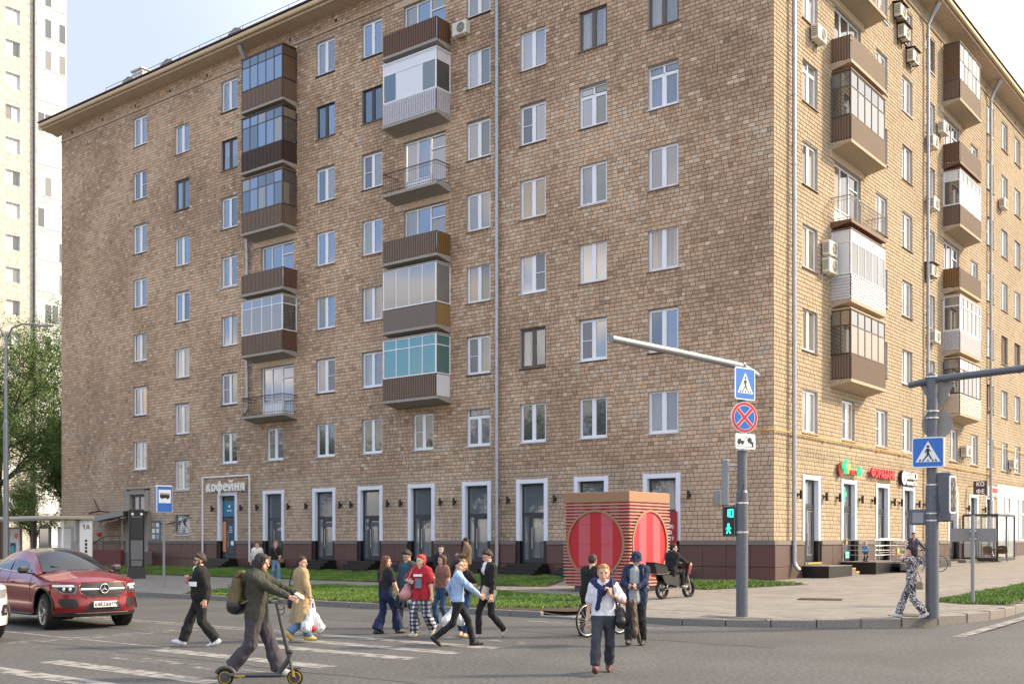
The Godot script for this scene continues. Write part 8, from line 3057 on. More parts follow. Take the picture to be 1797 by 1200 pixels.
	for l in names:
		var mb := MB.new()
		for src in [F, Hd, G]:
			if not src.out.has(l):
				continue
			var O: Array = src.out[l]
			var first := mb.v.size()
			mb.v.append_array(O[0])
			mb.n.append_array(O[1])
			for p in O[0]:
				var c: Color = tint(cols[l], p, pats.get(l, ""))
				if l == 4:
					c = c * (0.75 + 0.45 * spot.get_noise_3d(p.x * 2.5, p.y * 0.4, p.z * 2.5))
				if src == G and l == 0:
					var q: Vector3 = hb.inverse() * (p - hc) / hs
					if q.z > 0.05:
						if absf(absf(q.x) - 0.032) < 0.012 and absf(q.y - 0.012) < 0.007:
							c = cols[0].lerp(Color(0.03, 0.02, 0.018), 0.75) # eyes
						elif absf(absf(q.x) - 0.034) < 0.02 and absf(q.y - 0.034) < 0.007:
							c = cols[4].lerp(cols[0], 0.6) # brows
						elif absf(q.x) < 0.024 and absf(q.y + 0.056) < 0.008:
							c = cols[0].lerp(lipc, 0.6)
				mb.c.append(c)
				mb.uv.append(Vector2.ZERO)
			for id in O[2]:
				mb.ix.append(id + first)
		if mb.v.size():
			part(t, names[l], mb, [M.skin, M.cloth, M.cloth, M.shoe_leather, M.hair, M.cloth, M.cloth, M.shoe_leather][l])
	if o.get("glasses", false):
		var gl := MB.new()
		for q in [-1.0, 1.0]:
			gl.box(h.call(q * 0.034, 0.012, 0.093), Vector3(0.046, 0.034, 0.01), 0.004, hb)
			gl.tube([h.call(q * 0.058, 0.018, 0.088), h.call(q * 0.082, 0.015, 0.0)], 0.003, 4)
		gl.tube([h.call(-0.014, 0.018, 0.096), h.call(0.014, 0.018, 0.096)], 0.003, 4)
		part(t, "glasses", gl, M.black)
	t.set_meta("head", hc)
	return t

func build_people() -> void:
	spot.seed = 77
	spot.frequency = 22.0
	folds.seed = 3
	folds.frequency = 4.6
	folds.fractal_octaves = 2
	var cl := mat("cloth", Color.WHITE, 0.92, 0.0)
	cl.vertex_color_use_as_albedo = true
	cl.uv1_triplanar = true
	cl.uv1_world_triplanar = true
	cl.uv1_scale = Vector3(2.2, 0.9, 2.2)
	cl.heightmap_enabled = true
	cl.heightmap_texture = noise_map(0.03, Color.BLACK, Color.WHITE, 3, 256, 41)
	cl.heightmap_scale = 1.6
	var sk := mat("skin", Color.WHITE, 0.55, 0.0)
	sk.vertex_color_use_as_albedo = true
	sk.subsurf_scatter_enabled = true
	sk.subsurf_scatter_strength = 0.05
	mat("shoe_leather", Color.WHITE, 0.6).vertex_color_use_as_albedo = true
	mat("hair", Color.WHITE, 0.68).vertex_color_use_as_albedo = true
	mat("plastic_bag", lin(0.70, 0.71, 0.72), 0.35)
	mat("canvas_olive", lin(0.17, 0.135, 0.06), 0.9, 0.0, M.fine, 3.0)
	mat("leather_black", lin(0.016, 0.016, 0.018), 0.45)
	mat("leather_brown", lin(0.16, 0.075, 0.03), 0.5)
	mat("pink_bag", lin(0.62, 0.30, 0.31), 0.8, 0.0, M.fine, 3.0)
	mat("jacket_brown", lin(0.075, 0.045, 0.025), 0.6, 0.0, M.fine, 3.0)
	mat("jacket_navy", lin(0.012, 0.018, 0.045), 0.8, 0.0, M.fine, 3.0)
	var black := Color(0.009, 0.009, 0.011)
	var pale := Color(0.56, 0.34, 0.25)
	var jeans := Color(0.055, 0.10, 0.18)
	var L := 38.0 # turning by this much faces the viewer
	# --- in the road
	var a := person("bearded man in black sweater and black trousers striding left", Vector3(0.5, 0, 25.9), -38.0, 1.76, {"wide": 1.2, "fat": 0.045, "ease": 0.028, "hip": 0.89, "feet": [[0.10, 0.0, -0.28, 0.35], [-0.10, 0.02, 0.32, -0.25]], "hands": [Vector3(0.30, 0.86, -0.08), Vector3(-0.03, 1.22, 0.24)], "poles": [Vector3(0.3, -0.2, -1), Vector3(-1, -0.7, 0.0)], "hand_dirs": [null, Vector3(0.4, 0.9, 0.1)], "curl": [0.7, 1.3], "top": black, "top_name": "sweater", "bottom": Color(0.012, 0.012, 0.015), "legw": 1.35, "hemw": 1.9, "sleevew": 1.2, "hem": 0.80, "collar": 0, "shoe": Color(0.55, 0.57, 0.62), "hair": "mop", "hairc": Color(0.05, 0.032, 0.022), "beard": true, "skin": pale, "look": 0.1, "glasses": true, "extra": [[Vector3(-0.06, 1.46, 0.06), Vector3(0.07, 1.44, 0.09), 0.052, 0.05, 5]], "second": Color(0.68, 0.64, 0.58), "second_name": "collar"})
	var band := MB.new()
	var g := []
	for k in 2:
		var row := []
		for q in 9:
			var an := deg_to_rad(-80.0 + 20.0 * q)
			row.append(Vector3(0.32 * sin(an), 1.12 + 0.085 * k, 0.03 + 0.195 * cos(an)))
		g.append(row)
	band.grid(g, false)
	part(a, "white_chest_band", band, M.white)
	part(a, "band_letters", lettering("008", 0.10, 0.004), M.sign_red, Vector3(0.04, 1.17, 0.23), 0.15)
	# man with scooter
	var b := person("long-haired man in olive hoodie and wide grey trousers walking right with a scooter", Vector3(4.98, 0, 28.22), 122.0, 1.82, {"wide": 1.02, "ease": 0.022, "hip": 0.885, "lean": 0.08, "feet": [[0.10, 0.0, 0.30, -0.1], [-0.10, 0.0, -0.34, 0.55]], "hands": [Vector3(0.16, 1.12, 0.60), Vector3(-0.10, 1.09, 0.56)], "poles": [Vector3(0.5, -1, -0.4), Vector3(-0.5, -1, -0.5)], "curl": [1.4, 1.0], "palms": [Vector3(0, -1, 0), Vector3(0.3, -0.5, 0.6)], "top": Color(0.045, 0.045, 0.034), "top_name": "hoodie", "bottom": Color(0.058, 0.050, 0.060), "sleevew": 1.25, "legw": 1.4, "hemw": 2.1, "hem": 0.86, "collar": 2, "shoe": Color(0.4, 0.4, 0.4), "hair": "curtain", "hairc": Color(0.035, 0.022, 0.018), "skin": pale, "nod": 0.12, "extra": [[Vector3(-0.10, 1.46, -0.08), Vector3(0.10, 1.46, -0.08), 0.075, 0.075, 1], [Vector3(-0.09, 1.52, 0.0), Vector3(0.09, 1.52, 0.0), 0.055, 0.055, 1]]})
	part(b, "phone", MB.new().box(Vector3(-0.10, 1.17, 0.66), Vector3(0.075, 0.15, 0.012), 0.004, Basis(Vector3.RIGHT, -1.0)), M.sign_white)
	backpack(Vector3(4.98, 0, 28.22), 122.0, "olive canvas backpack with black base on the scooter man's back", 1.22, -0.26, M.canvas_olive, 1.0)
	# trench coat
	var tc := person("short-haired woman in long beige trench coat seen from behind", Vector3(1.15, 0, 24.05), 158.0, 1.68, {"wide": 0.96, "ease": 0.022, "hip": 0.90, "feet": [[0.09, 0.0, 0.16, 0.0], [-0.09, 0.0, -0.26, 0.9]], "hands": [Vector3(0.30, 0.83, 0.05), Vector3(-0.32, 0.84, 0.08)], "top": Color(0.36, 0.265, 0.15), "top_name": "trench_coat", "bottom": Color(0.10, 0.19, 0.33), "sleevew": 1.3, "legw": 1.05, "hemw": 1.9, "hem": 0.36, "flare": 1.7, "collar": 2, "shoe": Color(0.50, 0.36, 0.12), "hair": "short", "hairc": Color(0.055, 0.022, 0.012), "skin": pale, "look": -0.7, "curl": [0.7, 1.5]})
	carrier_bag("white plastic carrier bag with red print held by the trench coat woman", Vector3(1.15, 0, 24.05), 158.0, Vector3(-0.38, 0.22, 0.10), 0.60, true, 1.5)
	var strap := thing("shoulder_bag", "small black bag on a strap across the trench coat", "bag", Vector3(1.15, 0, 24.05), deg_to_rad(158.0))
	part(strap, "strap", MB.new().tube([Vector3(0.17, 1.36, -0.13), Vector3(0.22, 1.1, -0.16), Vector3(0.27, 0.82, -0.12)], 0.012, 5), M.leather_black)
	part(strap, "bag_body", MB.new().box(Vector3(0.3, 0.72, -0.05), Vector3(0.09, 0.2, 0.24), 0.03), M.leather_black)
	# group in the middle
	person("woman with long brown hair and flared navy jeans seen from behind", Vector3(1.28, 0, 21.85), 172.0, 1.66, {"hip": 0.90, "wide": 0.92, "feet": [[0.10, 0.0, -0.16, 0.0], [-0.10, 0.0, 0.26, 0.1]], "hands": [Vector3(0.22, 0.96, 0.22), Vector3(-0.36, 0.84, 0.10)], "sleeve": 0.42, "top": Color(0.014, 0.014, 0.022), "bottom": Color(0.014, 0.024, 0.075), "bottom_name": "jeans", "legw": 1.2, "hemw": 2.6, "hair": "long", "hairc": Color(0.13, 0.055, 0.025), "skin": pale, "look": -0.5, "shoe": Color(0.05, 0.05, 0.06)})
	bundle("crumpled navy jacket carried by the long-haired woman", Vector3(1.28, 0, 21.85), 172.0, Vector3(-0.36, 0.72, 0.16), M.jacket_navy, Vector3(0.12, 0.22, 0.13))
	person("dark-haired boy in teal shirt and open grey jacket looking down", Vector3(0.5, 0, 20.35), 2.0, 1.76, {"hip": 0.91, "feet": [[0.10, 0.0, -0.22, 0.3], [-0.09, 0.0, 0.20, -0.1]], "hands": [Vector3(0.26, 0.86, 0.06), Vector3(-0.26, 0.84, 0.08)], "top": Color(0.05, 0.052, 0.055), "top_name": "jacket", "bottom": Color(0.055, 0.055, 0.062), "hem": 0.80, "legw": 1.1, "hemw": 1.3, "hair": "mop", "hairc": Color(0.02, 0.014, 0.012), "skin": pale, "nod": 0.35, "look": -0.25, "sleevew": 1.15, "extra": [[Vector3(0, 1.34, 0.07), Vector3(0, 0.98, 0.075), 0.098, 0.095, 5]], "second": Color(0.012, 0.085, 0.12), "second_name": "teal_shirt"})
	carrier_bag("small white plastic bag beside the teal shirt boy", Vector3(0.5, 0, 20.35), 2.0, Vector3(0.3, 0.56, 0.1), 0.24, false)
	var rd := person("red-haired girl in red printed T-shirt and checked trousers", Vector3(2.3, 0, 21.85), 12.0, 1.70, {"hip": 0.90, "wide": 0.96, "ease": 0.016, "feet": [[0.09, 0.0, -0.30, 0.8], [-0.09, 0.0, 0.12, 0.0]], "hands": [Vector3(0.30, 0.80, 0.06), Vector3(-0.20, 1.16, 0.14)], "poles": [Vector3(0.3, -0.2, -1), Vector3(-1, -0.5, -0.4)], "sleeve": 0.46, "sleevew": 1.28, "top": Color(0.36, 0.018, 0.03), "top_name": "t_shirt", "bottom": Color(0.05, 0.05, 0.06), "hem": 0.76, "legw": 1.25, "hemw": 2.1, "pattern": {2: "plaid"}, "hair": "braid", "hairc": Color(0.55, 0.04, 0.012), "skin": Color(0.64, 0.42, 0.33), "look": -0.4, "shoe": Color(0.42, 0.38, 0.30)})
	part(rd, "shirt_print", MB.new().box(Vector3(0.0, 1.25, 0.145), Vector3(0.2, 0.05, 0.012)), M.white)
	part(rd, "shirt_print", MB.new().box(Vector3(0.01, 1.09, 0.143), Vector3(0.15, 0.2, 0.012), 0.002), M.board_blue)
	var pk := thing("pink_bag", "soft pink shoulder bag of the red-haired girl", "bag", Vector3(2.3, 0, 21.85), deg_to_rad(12.0))
	part(pk, "bag_body", blob([[Vector3(-0.30, 1.0, 0.06), Vector3(-0.31, 0.86, 0.10), 0.075, 0.12], [Vector3(-0.30, 0.84, 0.0), Vector3(-0.31, 0.84, 0.18), 0.1, 0.1]], 0.02), M.pink_bag)
	part(pk, "strap", MB.new().tube([Vector3(-0.29, 1.0, 0.05), Vector3(-0.22, 1.2, 0.13), Vector3(-0.16, 1.40, 0.06)], 0.018, 6), M.pink_bag)
	person("woman with brown bob in plain brown top and jeans behind the group", Vector3(1.06, 0, 19.8), -12.0, 1.66, {"hip": 0.90, "wide": 0.94, "feet": [[0.09, 0.0, -0.1, 0.2], [-0.09, 0.0, 0.1, 0.0]], "hands": [Vector3(0.24, 0.84, 0.0), Vector3(-0.25, 0.84, 0.1)], "sleeve": 0.3, "top": Color(0.22, 0.105, 0.075), "bottom": Color(0.03, 0.065, 0.14), "bottom_name": "jeans", "hair": "bob", "hairc": Color(0.09, 0.035, 0.02), "skin": pale, "look": -0.2, "shoe": Color(0.45, 0.47, 0.5), "hemw": 1.4, "far": true})
	var bl := person("woman in light blue shirt and black jeans stepping right, seen from behind", Vector3(4.27, 0, 23.0), 138.0, 1.68, {"hip": 0.87, "wide": 0.95, "ease": 0.008, "feet": [[0.10, 0.0, 0.30, -0.05], [-0.08, 0.02, -0.42, 0.75]], "hands": [Vector3(0.30, 0.88, -0.05), Vector3(-0.22, 0.94, 0.44)], "poles": [Vector3(0.3, -0.2, -1), Vector3(-0.6, -0.7, -0.6)], "curl": [1.5, 1.2], "top": Color(0.30, 0.42, 0.62), "bottom": Color(0.010, 0.010, 0.012), "bottom_name": "jeans", "hem": 0.84, "sleevew": 1.15, "legw": 1.05, "hemw": 1.15, "collar": 1, "hair": "tail", "hairc": Color(0.012, 0.010, 0.010), "skin": pale, "look": -0.45, "shoe": Color(0.018, 0.016, 0.016)})
	carrier_bag("bulging white plastic bag carried by the woman in light blue", Vector3(4.27, 0, 23.0), 138.0, Vector3(0.40, 0.38, -0.02), 0.42, false, 1.55)
	var hb := thing("handbag", "black leather handbag hanging at the light blue shirt", "bag", Vector3(4.27, 0, 23.0), deg_to_rad(138.0))
	part(hb, "bag_body", blob([[Vector3(0.32, 0.98, -0.14), Vector3(0.32, 0.96, 0.12), 0.07, 0.07], [Vector3(0.31, 1.06, -0.08), Vector3(0.31, 1.06, 0.06), 0.05, 0.05]], 0.018), M.leather_black)
	part(hb, "strap", MB.new().tube([Vector3(0.31, 1.06, -0.08), Vector3(0.22, 1.3, -0.06), Vector3(0.18, 1.42, 0.0), Vector3(0.24, 1.3, 0.06), Vector3(0.31, 1.06, 0.06)], 0.01, 5), M.leather_black)
	person("blonde girl in black top half hidden behind the light blue woman", Vector3(3.0, 0, 21.35), 24.0, 1.60, {"hip": 0.90, "wide": 0.9, "feet": [[0.09, 0.0, 0.14, 0.0], [-0.09, 0.0, -0.16, 0.2]], "hands": [Vector3(0.12, 1.15, 0.22), Vector3(-0.25, 0.84, 0.05)], "poles": [Vector3(1, -0.8, -0.4), Vector3(-0.3, -0.2, -1)], "sleeve": 0.4, "top": black, "bottom": Color(0.02, 0.05, 0.13), "bottom_name": "jeans", "hair": "long", "hairc": Color(0.42, 0.22, 0.08), "skin": pale, "look": 0.2, "shoe": Color(0.45, 0.33, 0.2), "hemw": 1.4})
	var cb := person("dark-haired boy in black cardigan and white T-shirt walking left", Vector3(3.62, 0, 21.3), -22.0, 1.80, {"hip": 0.90, "wide": 1.04, "feet": [[0.10, 0.0, -0.30, 0.7], [-0.09, 0.0, 0.18, 0.0]], "hands": [Vector3(0.28, 0.82, 0.10), Vector3(-0.22, 0.86, 0.05)], "top": Color(0.008, 0.008, 0.009), "top_name": "cardigan", "bottom": Color(0.010, 0.010, 0.012), "hem": 0.82, "legw": 1.08, "hemw": 1.25, "sleevew": 1.15, "hair": "mop", "hairc": Color(0.028, 0.016, 0.012), "skin": pale, "nod": 0.3, "look": -0.1, "shoe": Color(0.30, 0.29, 0.26), "extra": [[Vector3(0, 1.47, 0.06), Vector3(0, 1.36, 0.075), 0.06, 0.075, 5]], "second": Color(0.66, 0.66, 0.68), "second_name": "white_t_shirt"})
	var lp := thing("laptop", "grey laptop under the cardigan boy's arm", "laptop", Vector3(3.62, 0, 21.3), deg_to_rad(-22.0))
	part(lp, "lid", MB.new().box(Vector3(0.25, 0.90, 0.14), Vector3(0.016, 0.24, 0.34), 0.004, Basis(Vector3.RIGHT, -0.35)), M.sign_back)
	part(lp, "keyboard_half", MB.new().box(Vector3(0.235, 0.90, 0.14), Vector3(0.012, 0.235, 0.335), 0.003, Basis(Vector3.RIGHT, -0.35)), M.pole_galv)
	# woman in white
	var wh := person("blonde woman in white T-shirt with navy sweater over her shoulders, walking forward", Vector3(8.65, 0, 24.78), 30.0, 1.63, {"hip": 0.895, "wide": 0.92, "ease": 0.010, "feet": [[0.07, 0.0, -0.26, 0.3], [-0.10, 0.03, 0.30, -0.35]], "hands": [Vector3(0.10, 1.27, 0.16), Vector3(-0.24, 0.86, 0.02)], "poles": [Vector3(1, -1.0, 0.1), Vector3(-0.3, -0.2, -1)], "hand_dirs": [Vector3(-0.2, 0.7, 0.1), null], "curl": [1.4, 0.6], "sleeve": 0.46, "sleevew": 1.18, "top": Color(0.68, 0.68, 0.74), "top_name": "t_shirt", "bottom": Color(0.040, 0.043, 0.058), "hem": 0.86, "legw": 1.22, "hemw": 1.7, "cuff": 0.90, "hair": "short", "hairc": Color(0.46, 0.25, 0.075), "skin": Color(0.60, 0.35, 0.25), "shoe": Color(0.13, 0.045, 0.03), "headk": 1.04, "look": 0.08, "extra": [[Vector3(-0.13, 1.335, -0.03), Vector3(0.13, 1.335, -0.03), 0.07, 0.07, 5], [Vector3(-0.13, 1.34, 0.04), Vector3(0.0, 1.21, 0.115), 0.045, 0.034, 5], [Vector3(0.13, 1.34, 0.04), Vector3(0.0, 1.22, 0.115), 0.045, 0.034, 5], [Vector3(-0.02, 1.21, 0.125), Vector3(-0.09, 0.96, 0.125), 0.033, 0.03, 5]], "second": Color(0.014, 0.02, 0.085), "second_name": "tied_sweater"})
	for q in [[0.07, -0.25], [-0.10, 0.29]]:
		part(wh, "red_sock", MB.new().tube([Vector3(q[0], 0.10, q[1]), Vector3(q[0], 0.19, q[1])], 0.043, 10), M.sign_red)
	var sb := thing("shoulder_bag", "large black bag hanging from the woman in white's shoulder", "bag", Vector3(8.65, 0, 24.78), deg_to_rad(30.0))
	part(sb, "bag_body", blob([[Vector3(0.24, 0.92, 0.02), Vector3(0.27, 0.76, 0.04), 0.07, 0.1], [Vector3(0.25, 0.78, -0.1), Vector3(0.26, 0.78, 0.14), 0.075, 0.075]], 0.018), M.leather_black)
	part(sb, "strap", MB.new().tube([Vector3(0.22, 0.94, 0.1), Vector3(0.15, 1.2, 0.16), Vector3(0.13, 1.36, 0.08), Vector3(0.2, 1.2, -0.08), Vector3(0.24, 0.94, -0.04)], 0.014, 6), M.leather_black)
	bundle("brown leather jacket hanging over the woman in white's bag", Vector3(8.65, 0, 24.78), 30.0, Vector3(0.40, 0.78, 0.0), M.jacket_brown, Vector3(0.1, 0.34, 0.14))
	# man with cap
	var cm := person("man in navy cap and open navy jacket looking at his phone", Vector3(6.75, 0, 20.75), 24.0, 1.78, {"hip": 0.90, "wide": 1.02, "ease": 0.018, "feet": [[0.10, 0.0, -0.10, 0.1], [-0.12, 0.02, 0.24, -0.2]], "hands": [Vector3(0.02, 1.06, 0.36), Vector3(-0.08, 1.07, 0.34)], "poles": [Vector3(1, -1, -0.3), Vector3(-1, -1, -0.3)], "hand_dirs": [Vector3(-0.7, 0.1, 0.4), Vector3(0.7, 0.1, 0.4)], "palms": [Vector3(-0.3, 1, 0), Vector3(0.3, 1, 0)], "curl": [1.0, 1.0], "top": Color(0.012, 0.022, 0.062), "top_name": "jacket", "bottom": Color(0.013, 0.013, 0.017), "hem": 0.80, "legw": 1.2, "hemw": 1.55, "sleevew": 1.2, "hair": "short", "hairc": Color(0.012, 0.018, 0.045), "skin": pale, "nod": 0.45, "shoe": Color(0.03, 0.03, 0.032), "extra": [[Vector3(-0.02, 1.38, 0.075), Vector3(-0.02, 0.86, 0.095), 0.088, 0.10, 5]], "second": Color(0.34, 0.36, 0.38), "second_name": "grey_t_shirt"})
	part(cm, "phone", MB.new().box(Vector3(-0.03, 1.12, 0.42), Vector3(0.07, 0.14, 0.01), 0.003, Basis(Vector3.RIGHT, -0.7)), M.black)
	cap(cm, 0.45)
	backpack(Vector3(6.75, 0, 20.75), 24.0, "black backpack behind the man in the navy cap", 1.2, -0.24, M.leather_black, 0.8)
	# cyclist standing over the dark bicycle
	person("cyclist in black shirt seen from behind, holding the dark bicycle", Vector3(5.02, 0, 19.75), 186.0, 1.72, {"hip": 0.90, "lean": 0.25, "hipz": -0.05, "feet": [[0.20, 0.0, 0.0, 0.0], [-0.16, 0.0, 0.05, 0.0]], "hands": [Vector3(0.16, 1.0, 0.52), Vector3(-0.40, 1.0, 0.50)], "sleeve": 0.42, "top": black, "bottom": Color(0.02, 0.02, 0.022), "legw": 1.05, "hem": 0.82, "hair": "short", "hairc": Color(0.05, 0.024, 0.018), "skin": pale, "nod": 0.1})
	# --- on the pavement
	person("moped rider in black jacket looking right", Vector3(1.55, walk_y(10.25), 10.25), 175.0, 1.74, {"hip": 0.80, "lean": 0.22, "hipz": -0.12, "ease": 0.02, "feet": [[0.17, 0.30, 0.28, 0.0], [-0.17, 0.30, 0.28, 0.0]], "hands": [Vector3(0.30, 1.02, 0.42), Vector3(-0.30, 1.02, 0.42)], "top": Color(0.009, 0.009, 0.012), "top_name": "jacket", "bottom": Color(0.024, 0.022, 0.024), "hem": 0.74, "hair": "short", "hairc": Color(0.012, 0.01, 0.01), "skin": pale, "look": -0.9, "shoe": Color(0.5, 0.5, 0.5), "collar": 2, "legw": 1.1})
	var js := person("woman in black and white floral jumpsuit with a hand at her hair", Vector3(9.42, walk_y(13.3), 13.3), 286.0, 1.66, {"hip": 0.90, "wide": 0.95, "feet": [[0.09, 0.0, -0.28, 0.45], [-0.09, 0.0, 0.28, -0.1]], "hands": [Vector3(0.10, 1.52, 0.13), Vector3(-0.24, 0.86, 0.05)], "poles": [Vector3(0.8, -0.2, 0.7), Vector3(-0.3, -0.2, -1)], "hand_dirs": [Vector3(-0.4, 0.6, -0.5), null], "sleeve": 0.42, "top": Color(0.022, 0.02, 0.03), "bottom": Color(0.022, 0.02, 0.03), "top_name": "jumpsuit_top", "bottom_name": "jumpsuit_legs", "pattern": {1: "floral", 2: "floral"}, "legw": 1.2, "hemw": 1.9, "hair": "bob", "hairc": Color(0.035, 0.012, 0.012), "skin": pale, "nod": 0.2, "look": 0.3, "shoe": Color(0.6, 0.6, 0.58)})
	var cb2 := thing("handbag", "cream handbag at the floral jumpsuit woman's hip", "bag", Vector3(9.42, walk_y(13.3), 13.3), deg_to_rad(286.0))
	part(cb2, "bag_body", MB.new().box(Vector3(-0.27, 0.74, -0.12), Vector3(0.1, 0.2, 0.26), 0.03), mat("cream_leather", lin(0.48, 0.41, 0.31), 0.6))
	part(cb2, "strap", MB.new().tube([Vector3(-0.25, 0.84, -0.2), Vector3(-0.2, 1.1, -0.1), Vector3(-0.17, 1.36, -0.02)], 0.008, 5), M.leather_brown)
	person("man in dark checked shirt standing with the blue bicycle by the railing", Vector3(2.2, walk_y(-9.3), -9.3), 50.0, 1.72, {"hip": 0.91, "feet": [[0.10, 0.0, 0.0, 0.0], [-0.10, 0.0, 0.0, 0.0]], "hands": [Vector3(0.38, 0.98, 0.30), Vector3(-0.27, 0.84, 0.1)], "top": Color(0.05, 0.05, 0.075), "bottom": Color(0.04, 0.05, 0.07), "hem": 0.84, "pattern": {1: "check"}, "hair": "short", "skin": pale, "far": true})
	person("small child in pale pink and blue behind the steel railing", Vector3(0.9, 1.08, -7.1), 40.0, 0.82, {"hip": 0.86, "wide": 1.1, "headk": 1.15, "top": Color(0.08, 0.22, 0.42), "bottom": Color(0.03, 0.03, 0.04), "hair": "short", "hairc": Color(0.55, 0.32, 0.32), "skin": pale, "far": true, "feet": [[0.05, 0.0, 0.0, 0.0], [-0.05, 0.0, 0.0, 0.0]], "hands": [Vector3(0.14, 0.8, 0.04), Vector3(-0.14, 0.8, 0.04)]})
	person("blonde woman in black T-shirt and pale jeans on the footpath", Vector3(-17.4, walk_y(9.23), 9.23), 58.0, 1.68, {"hip": 0.90, "feet": [[0.10, 0.0, 0.14, 0.0], [-0.09, 0.0, -0.1, 0.2]], "hands": [Vector3(0.14, 1.02, 0.26), Vector3(-0.25, 0.86, 0.05)], "sleeve": 0.45, "top": black, "bottom": Color(0.11, 0.19, 0.30), "bottom_name": "jeans", "hemw": 1.9, "legw": 1.1, "hair": "mop", "hairc": Color(0.42, 0.24, 0.09), "skin": pale, "far": true, "shoe": Color(0.6, 0.6, 0.6)})
	var bb := thing("shoulder_bag", "small brown bag on a strap across the black T-shirt on the footpath", "bag", Vector3(-17.4, walk_y(9.23), 9.23), deg_to_rad(58.0))
	part(bb, "bag_body", MB.new().box(Vector3(0.2, 0.86, 0.12), Vector3(0.22, 0.17, 0.08), 0.03), M.leather_brown)
	part(bb, "strap", MB.new().tube([Vector3(0.12, 0.94, 0.14), Vector3(-0.02, 1.2, 0.16), Vector3(-0.13, 1.42, 0.06)], 0.012, 5), M.leather_brown)
	person("red-haired person in white top behind the scooter man's head", Vector3(-18.1, walk_y(9.6), 9.6), 50.0, 1.66, {"hip": 0.90, "feet": [[0.10, 0.0, 0.1, 0.0], [-0.09, 0.0, -0.1, 0.2]], "sleeve": 0.45, "top": Color(0.62, 0.60, 0.60), "bottom": Color(0.02, 0.02, 0.03), "hair": "mop", "hairc": Color(0.16, 0.045, 0.02), "skin": pale, "far": true})
	person("long dark-haired woman in black waiting at the kerb behind the group", Vector3(-3.7, walk_y(14.5), 14.5), 20.0, 1.66, {"hip": 0.91, "feet": [[0.09, 0.0, 0.0, 0.0], [-0.09, 0.0, 0.0, 0.0]], "top": black, "bottom": black, "hair": "long", "hairc": Color(0.018, 0.013, 0.012), "skin": Color(0.62, 0.42, 0.34), "far": true})
	person("man in beige jacket on the footpath looking at his phone", Vector3(-7.4, walk_y(9.0), 9.0), -40.0, 1.78, {"hip": 0.91, "wide": 1.08, "ease": 0.035, "feet": [[0.09, 0.0, 0.1, 0.0], [-0.09, 0.0, -0.1, 0.1]], "hands": [Vector3(0.02, 1.14, 0.32), Vector3(-0.08, 1.16, 0.30)], "poles": [Vector3(1, -1, -0.3), Vector3(-1, -1, -0.3)], "top": Color(0.19, 0.125, 0.075), "top_name": "jacket", "bottom": Color(0.04, 0.035, 0.03), "hem": 0.84, "hair": "mop", "hairc": Color(0.012, 0.01, 0.01), "skin": pale, "nod": 0.4, "far": true, "sleevew": 1.2})

func blob(bones: Array, cell: float, crease := 0.012) -> MB:
	var F := Flesh.new()
	F.fold = folds
	F.amp = crease
	for b in bones:
		F.bone(b[0], b[1], b[2], b[3], 5)
	F.build(cell, 0.04)
	var m := MB.new()
	for l in F.out:
		m.v.append_array(F.out[l][0])
		m.n.append_array(F.out[l][1])
		m.ix.append_array(F.out[l][2])
	m.c.resize(m.v.size())
	m.c.fill(Color.WHITE)
	m.uv.resize(m.v.size())
	return m

func backpack(at: Vector3, face_deg: float, label: String, y: float, z: float, m: Material, k: float) -> void:
	var t := thing("backpack", label, "backpack", at, deg_to_rad(face_deg))
	part(t, "main_body", blob([[Vector3(-0.085, y + 0.14, z), Vector3(-0.09, y - 0.14 * k, z - 0.03), 0.075, 0.1], [Vector3(0.085, y + 0.14, z), Vector3(0.09, y - 0.14 * k, z - 0.03), 0.075, 0.1]], 0.018, 0.02), m)
	part(t, "base", blob([[Vector3(-0.08, y - 0.20 * k, z - 0.03), Vector3(0.08, y - 0.20 * k, z - 0.03), 0.125, 0.125]], 0.02), M.leather_black)
	part(t, "rolled_top", MB.new().tube([Vector3(-0.15, y + 0.26, z + 0.02), Vector3(0.15, y + 0.26, z + 0.02)], 0.045, 10), m)
	for q in [-1.0, 1.0]:
		part(t, "strap", MB.new().tube([Vector3(q * 0.10, y + 0.22, z + 0.08), Vector3(q * 0.12, y + 0.30, -0.02), Vector3(q * 0.13, y + 0.20, 0.15), Vector3(q * 0.16, y - 0.04, 0.12), Vector3(q * 0.17, y - 0.16, z + 0.1)], 0.017, 6), m)
	part(t, "front_lace", MB.new().tube([Vector3(-0.08, y + 0.1, z - 0.125), Vector3(0.08, y + 0.02, z - 0.145), Vector3(-0.08, y - 0.06, z - 0.15)], 0.006, 4), M.black)

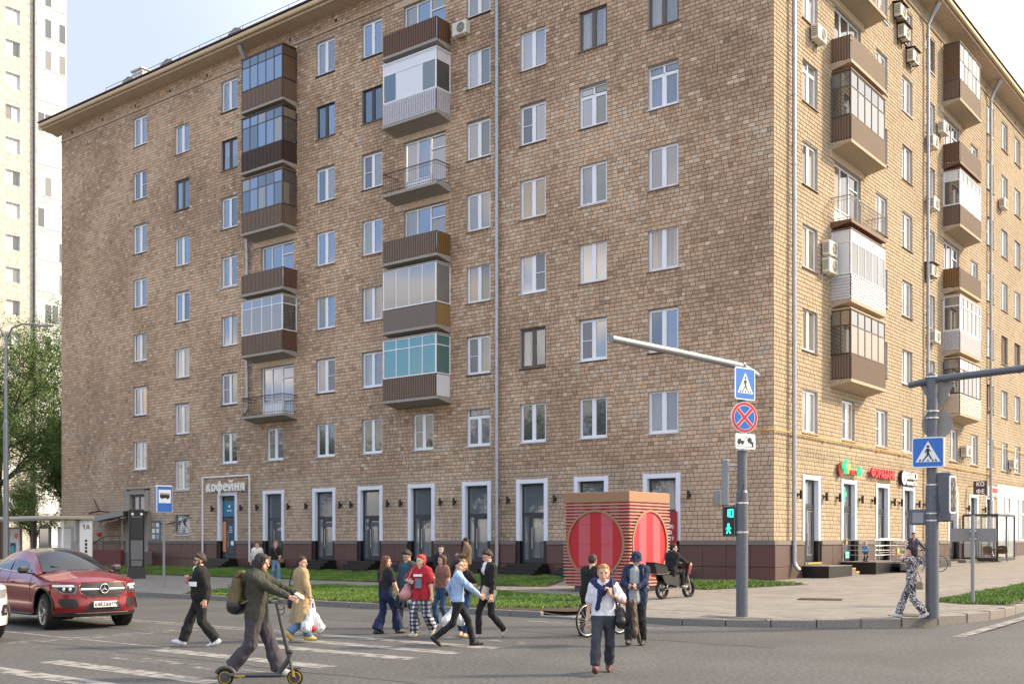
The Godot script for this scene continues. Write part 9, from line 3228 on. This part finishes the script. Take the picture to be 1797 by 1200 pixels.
func carrier_bag(label: String, at: Vector3, face_deg: float, p: Vector3, high: float, prints: bool, fat := 1.0) -> void:
	var t := thing("carrier_bag", label, "bag", at, deg_to_rad(face_deg), "white plastic bags")
	var bones := []
	for q in [[-0.5, -1.0], [0.5, -1.0], [-0.5, 1.0], [0.5, 1.0], [0.0, 0.0]]:
		bones.append([p + Vector3(0, high * 0.66, 0.02 * q[1]), p + Vector3(0.1 * q[0] * fat, 0.07, 0.085 * q[1] * fat), 0.028, 0.055 * fat])
		bones.append([p + Vector3(0.1 * q[0] * fat, 0.2 * high, 0.085 * q[1] * fat), p + Vector3(0.08 * q[0] * fat, 0.04, 0.07 * q[1] * fat), 0.045 * fat, 0.04 * fat])
	part(t, "bag_body", blob(bones, 0.015, 0.03), M.plastic_bag)
	for q in [-1.0, 1.0]:
		part(t, "handle", MB.new().tube([p + Vector3(0, high * 0.66, q * 0.04), p + Vector3(0, high * 0.85, q * 0.03), p + Vector3(0, high + 0.02, q * 0.005)], [0.024, 0.014, 0.012], 6), M.plastic_bag)
	if prints:
		part(t, "red_print", blob([[p + Vector3(-0.07, 0.05, -0.02), p + Vector3(-0.06, 0.05, -0.08), 0.07, 0.055]], 0.017), M.sign_red)

func bundle(label: String, at: Vector3, face_deg: float, p: Vector3, m: Material, size: Vector3) -> void:
	var t := thing("carried_jacket", label, "jacket", at, deg_to_rad(face_deg))
	var top := p + Vector3(0, size.y * 0.75, 0)
	var bones := []
	for k in 5: # a cloth gathered above and fanned out below
		var f := -1.0 + 0.5 * k
		bones.append([top + Vector3(0.01 * k, 0, 0.02 * f), p + Vector3(0.05 + 0.03 * (k % 2), -size.y * (0.45 + 0.12 * (k % 3)), size.z * f), size.x * 0.42, size.x * 0.40])
	part(t, "folded_body", blob(bones, 0.017, 0.025), m)
	part(t, "sleeve", blob([[p + Vector3(0.05, size.y * 0.2, -size.z * 0.5), p + Vector3(0.12, -size.y * 0.95, -size.z * 1.0), size.x * 0.42, size.x * 0.30]], 0.018), m)

func cap(who: Node3D, nod: float) -> void:
	var c: Vector3 = who.get_meta("head")
	who.remove_meta("head")
	var hb := Basis(Vector3.RIGHT, nod)
	var m := MB.new()
	m.lathe(c + hb * Vector3(0, 0.05, -0.01), [Vector2(0.098, 0.0), Vector2(0.097, 0.05), Vector2(0.075, 0.085), Vector2(0.04, 0.102), Vector2(0, 0.107)], 18, hb)
	var g := []
	for k in 4:
		var row := []
		for q in 9:
			var an := deg_to_rad(-60.0 + 15.0 * q)
			var r := 0.094 + 0.026 * k * cos(an * 0.9)
			row.append(c + hb * Vector3(r * sin(an), 0.052 - 0.004 * k * k, -0.01 + r * cos(an)))
		g.append(row)
	m.grid(g, false)
	part(who, "cap", m, mat("cap_navy", lin(0.012, 0.02, 0.06), 0.85))
	part(who, "cap_badge", MB.new().prism(disc(0.02, 10), 0.0, 0.004, Transform3D(hb, c + hb * Vector3(0, 0.085, 0.088))), M.sign_back)

func build_small() -> void:
	pass
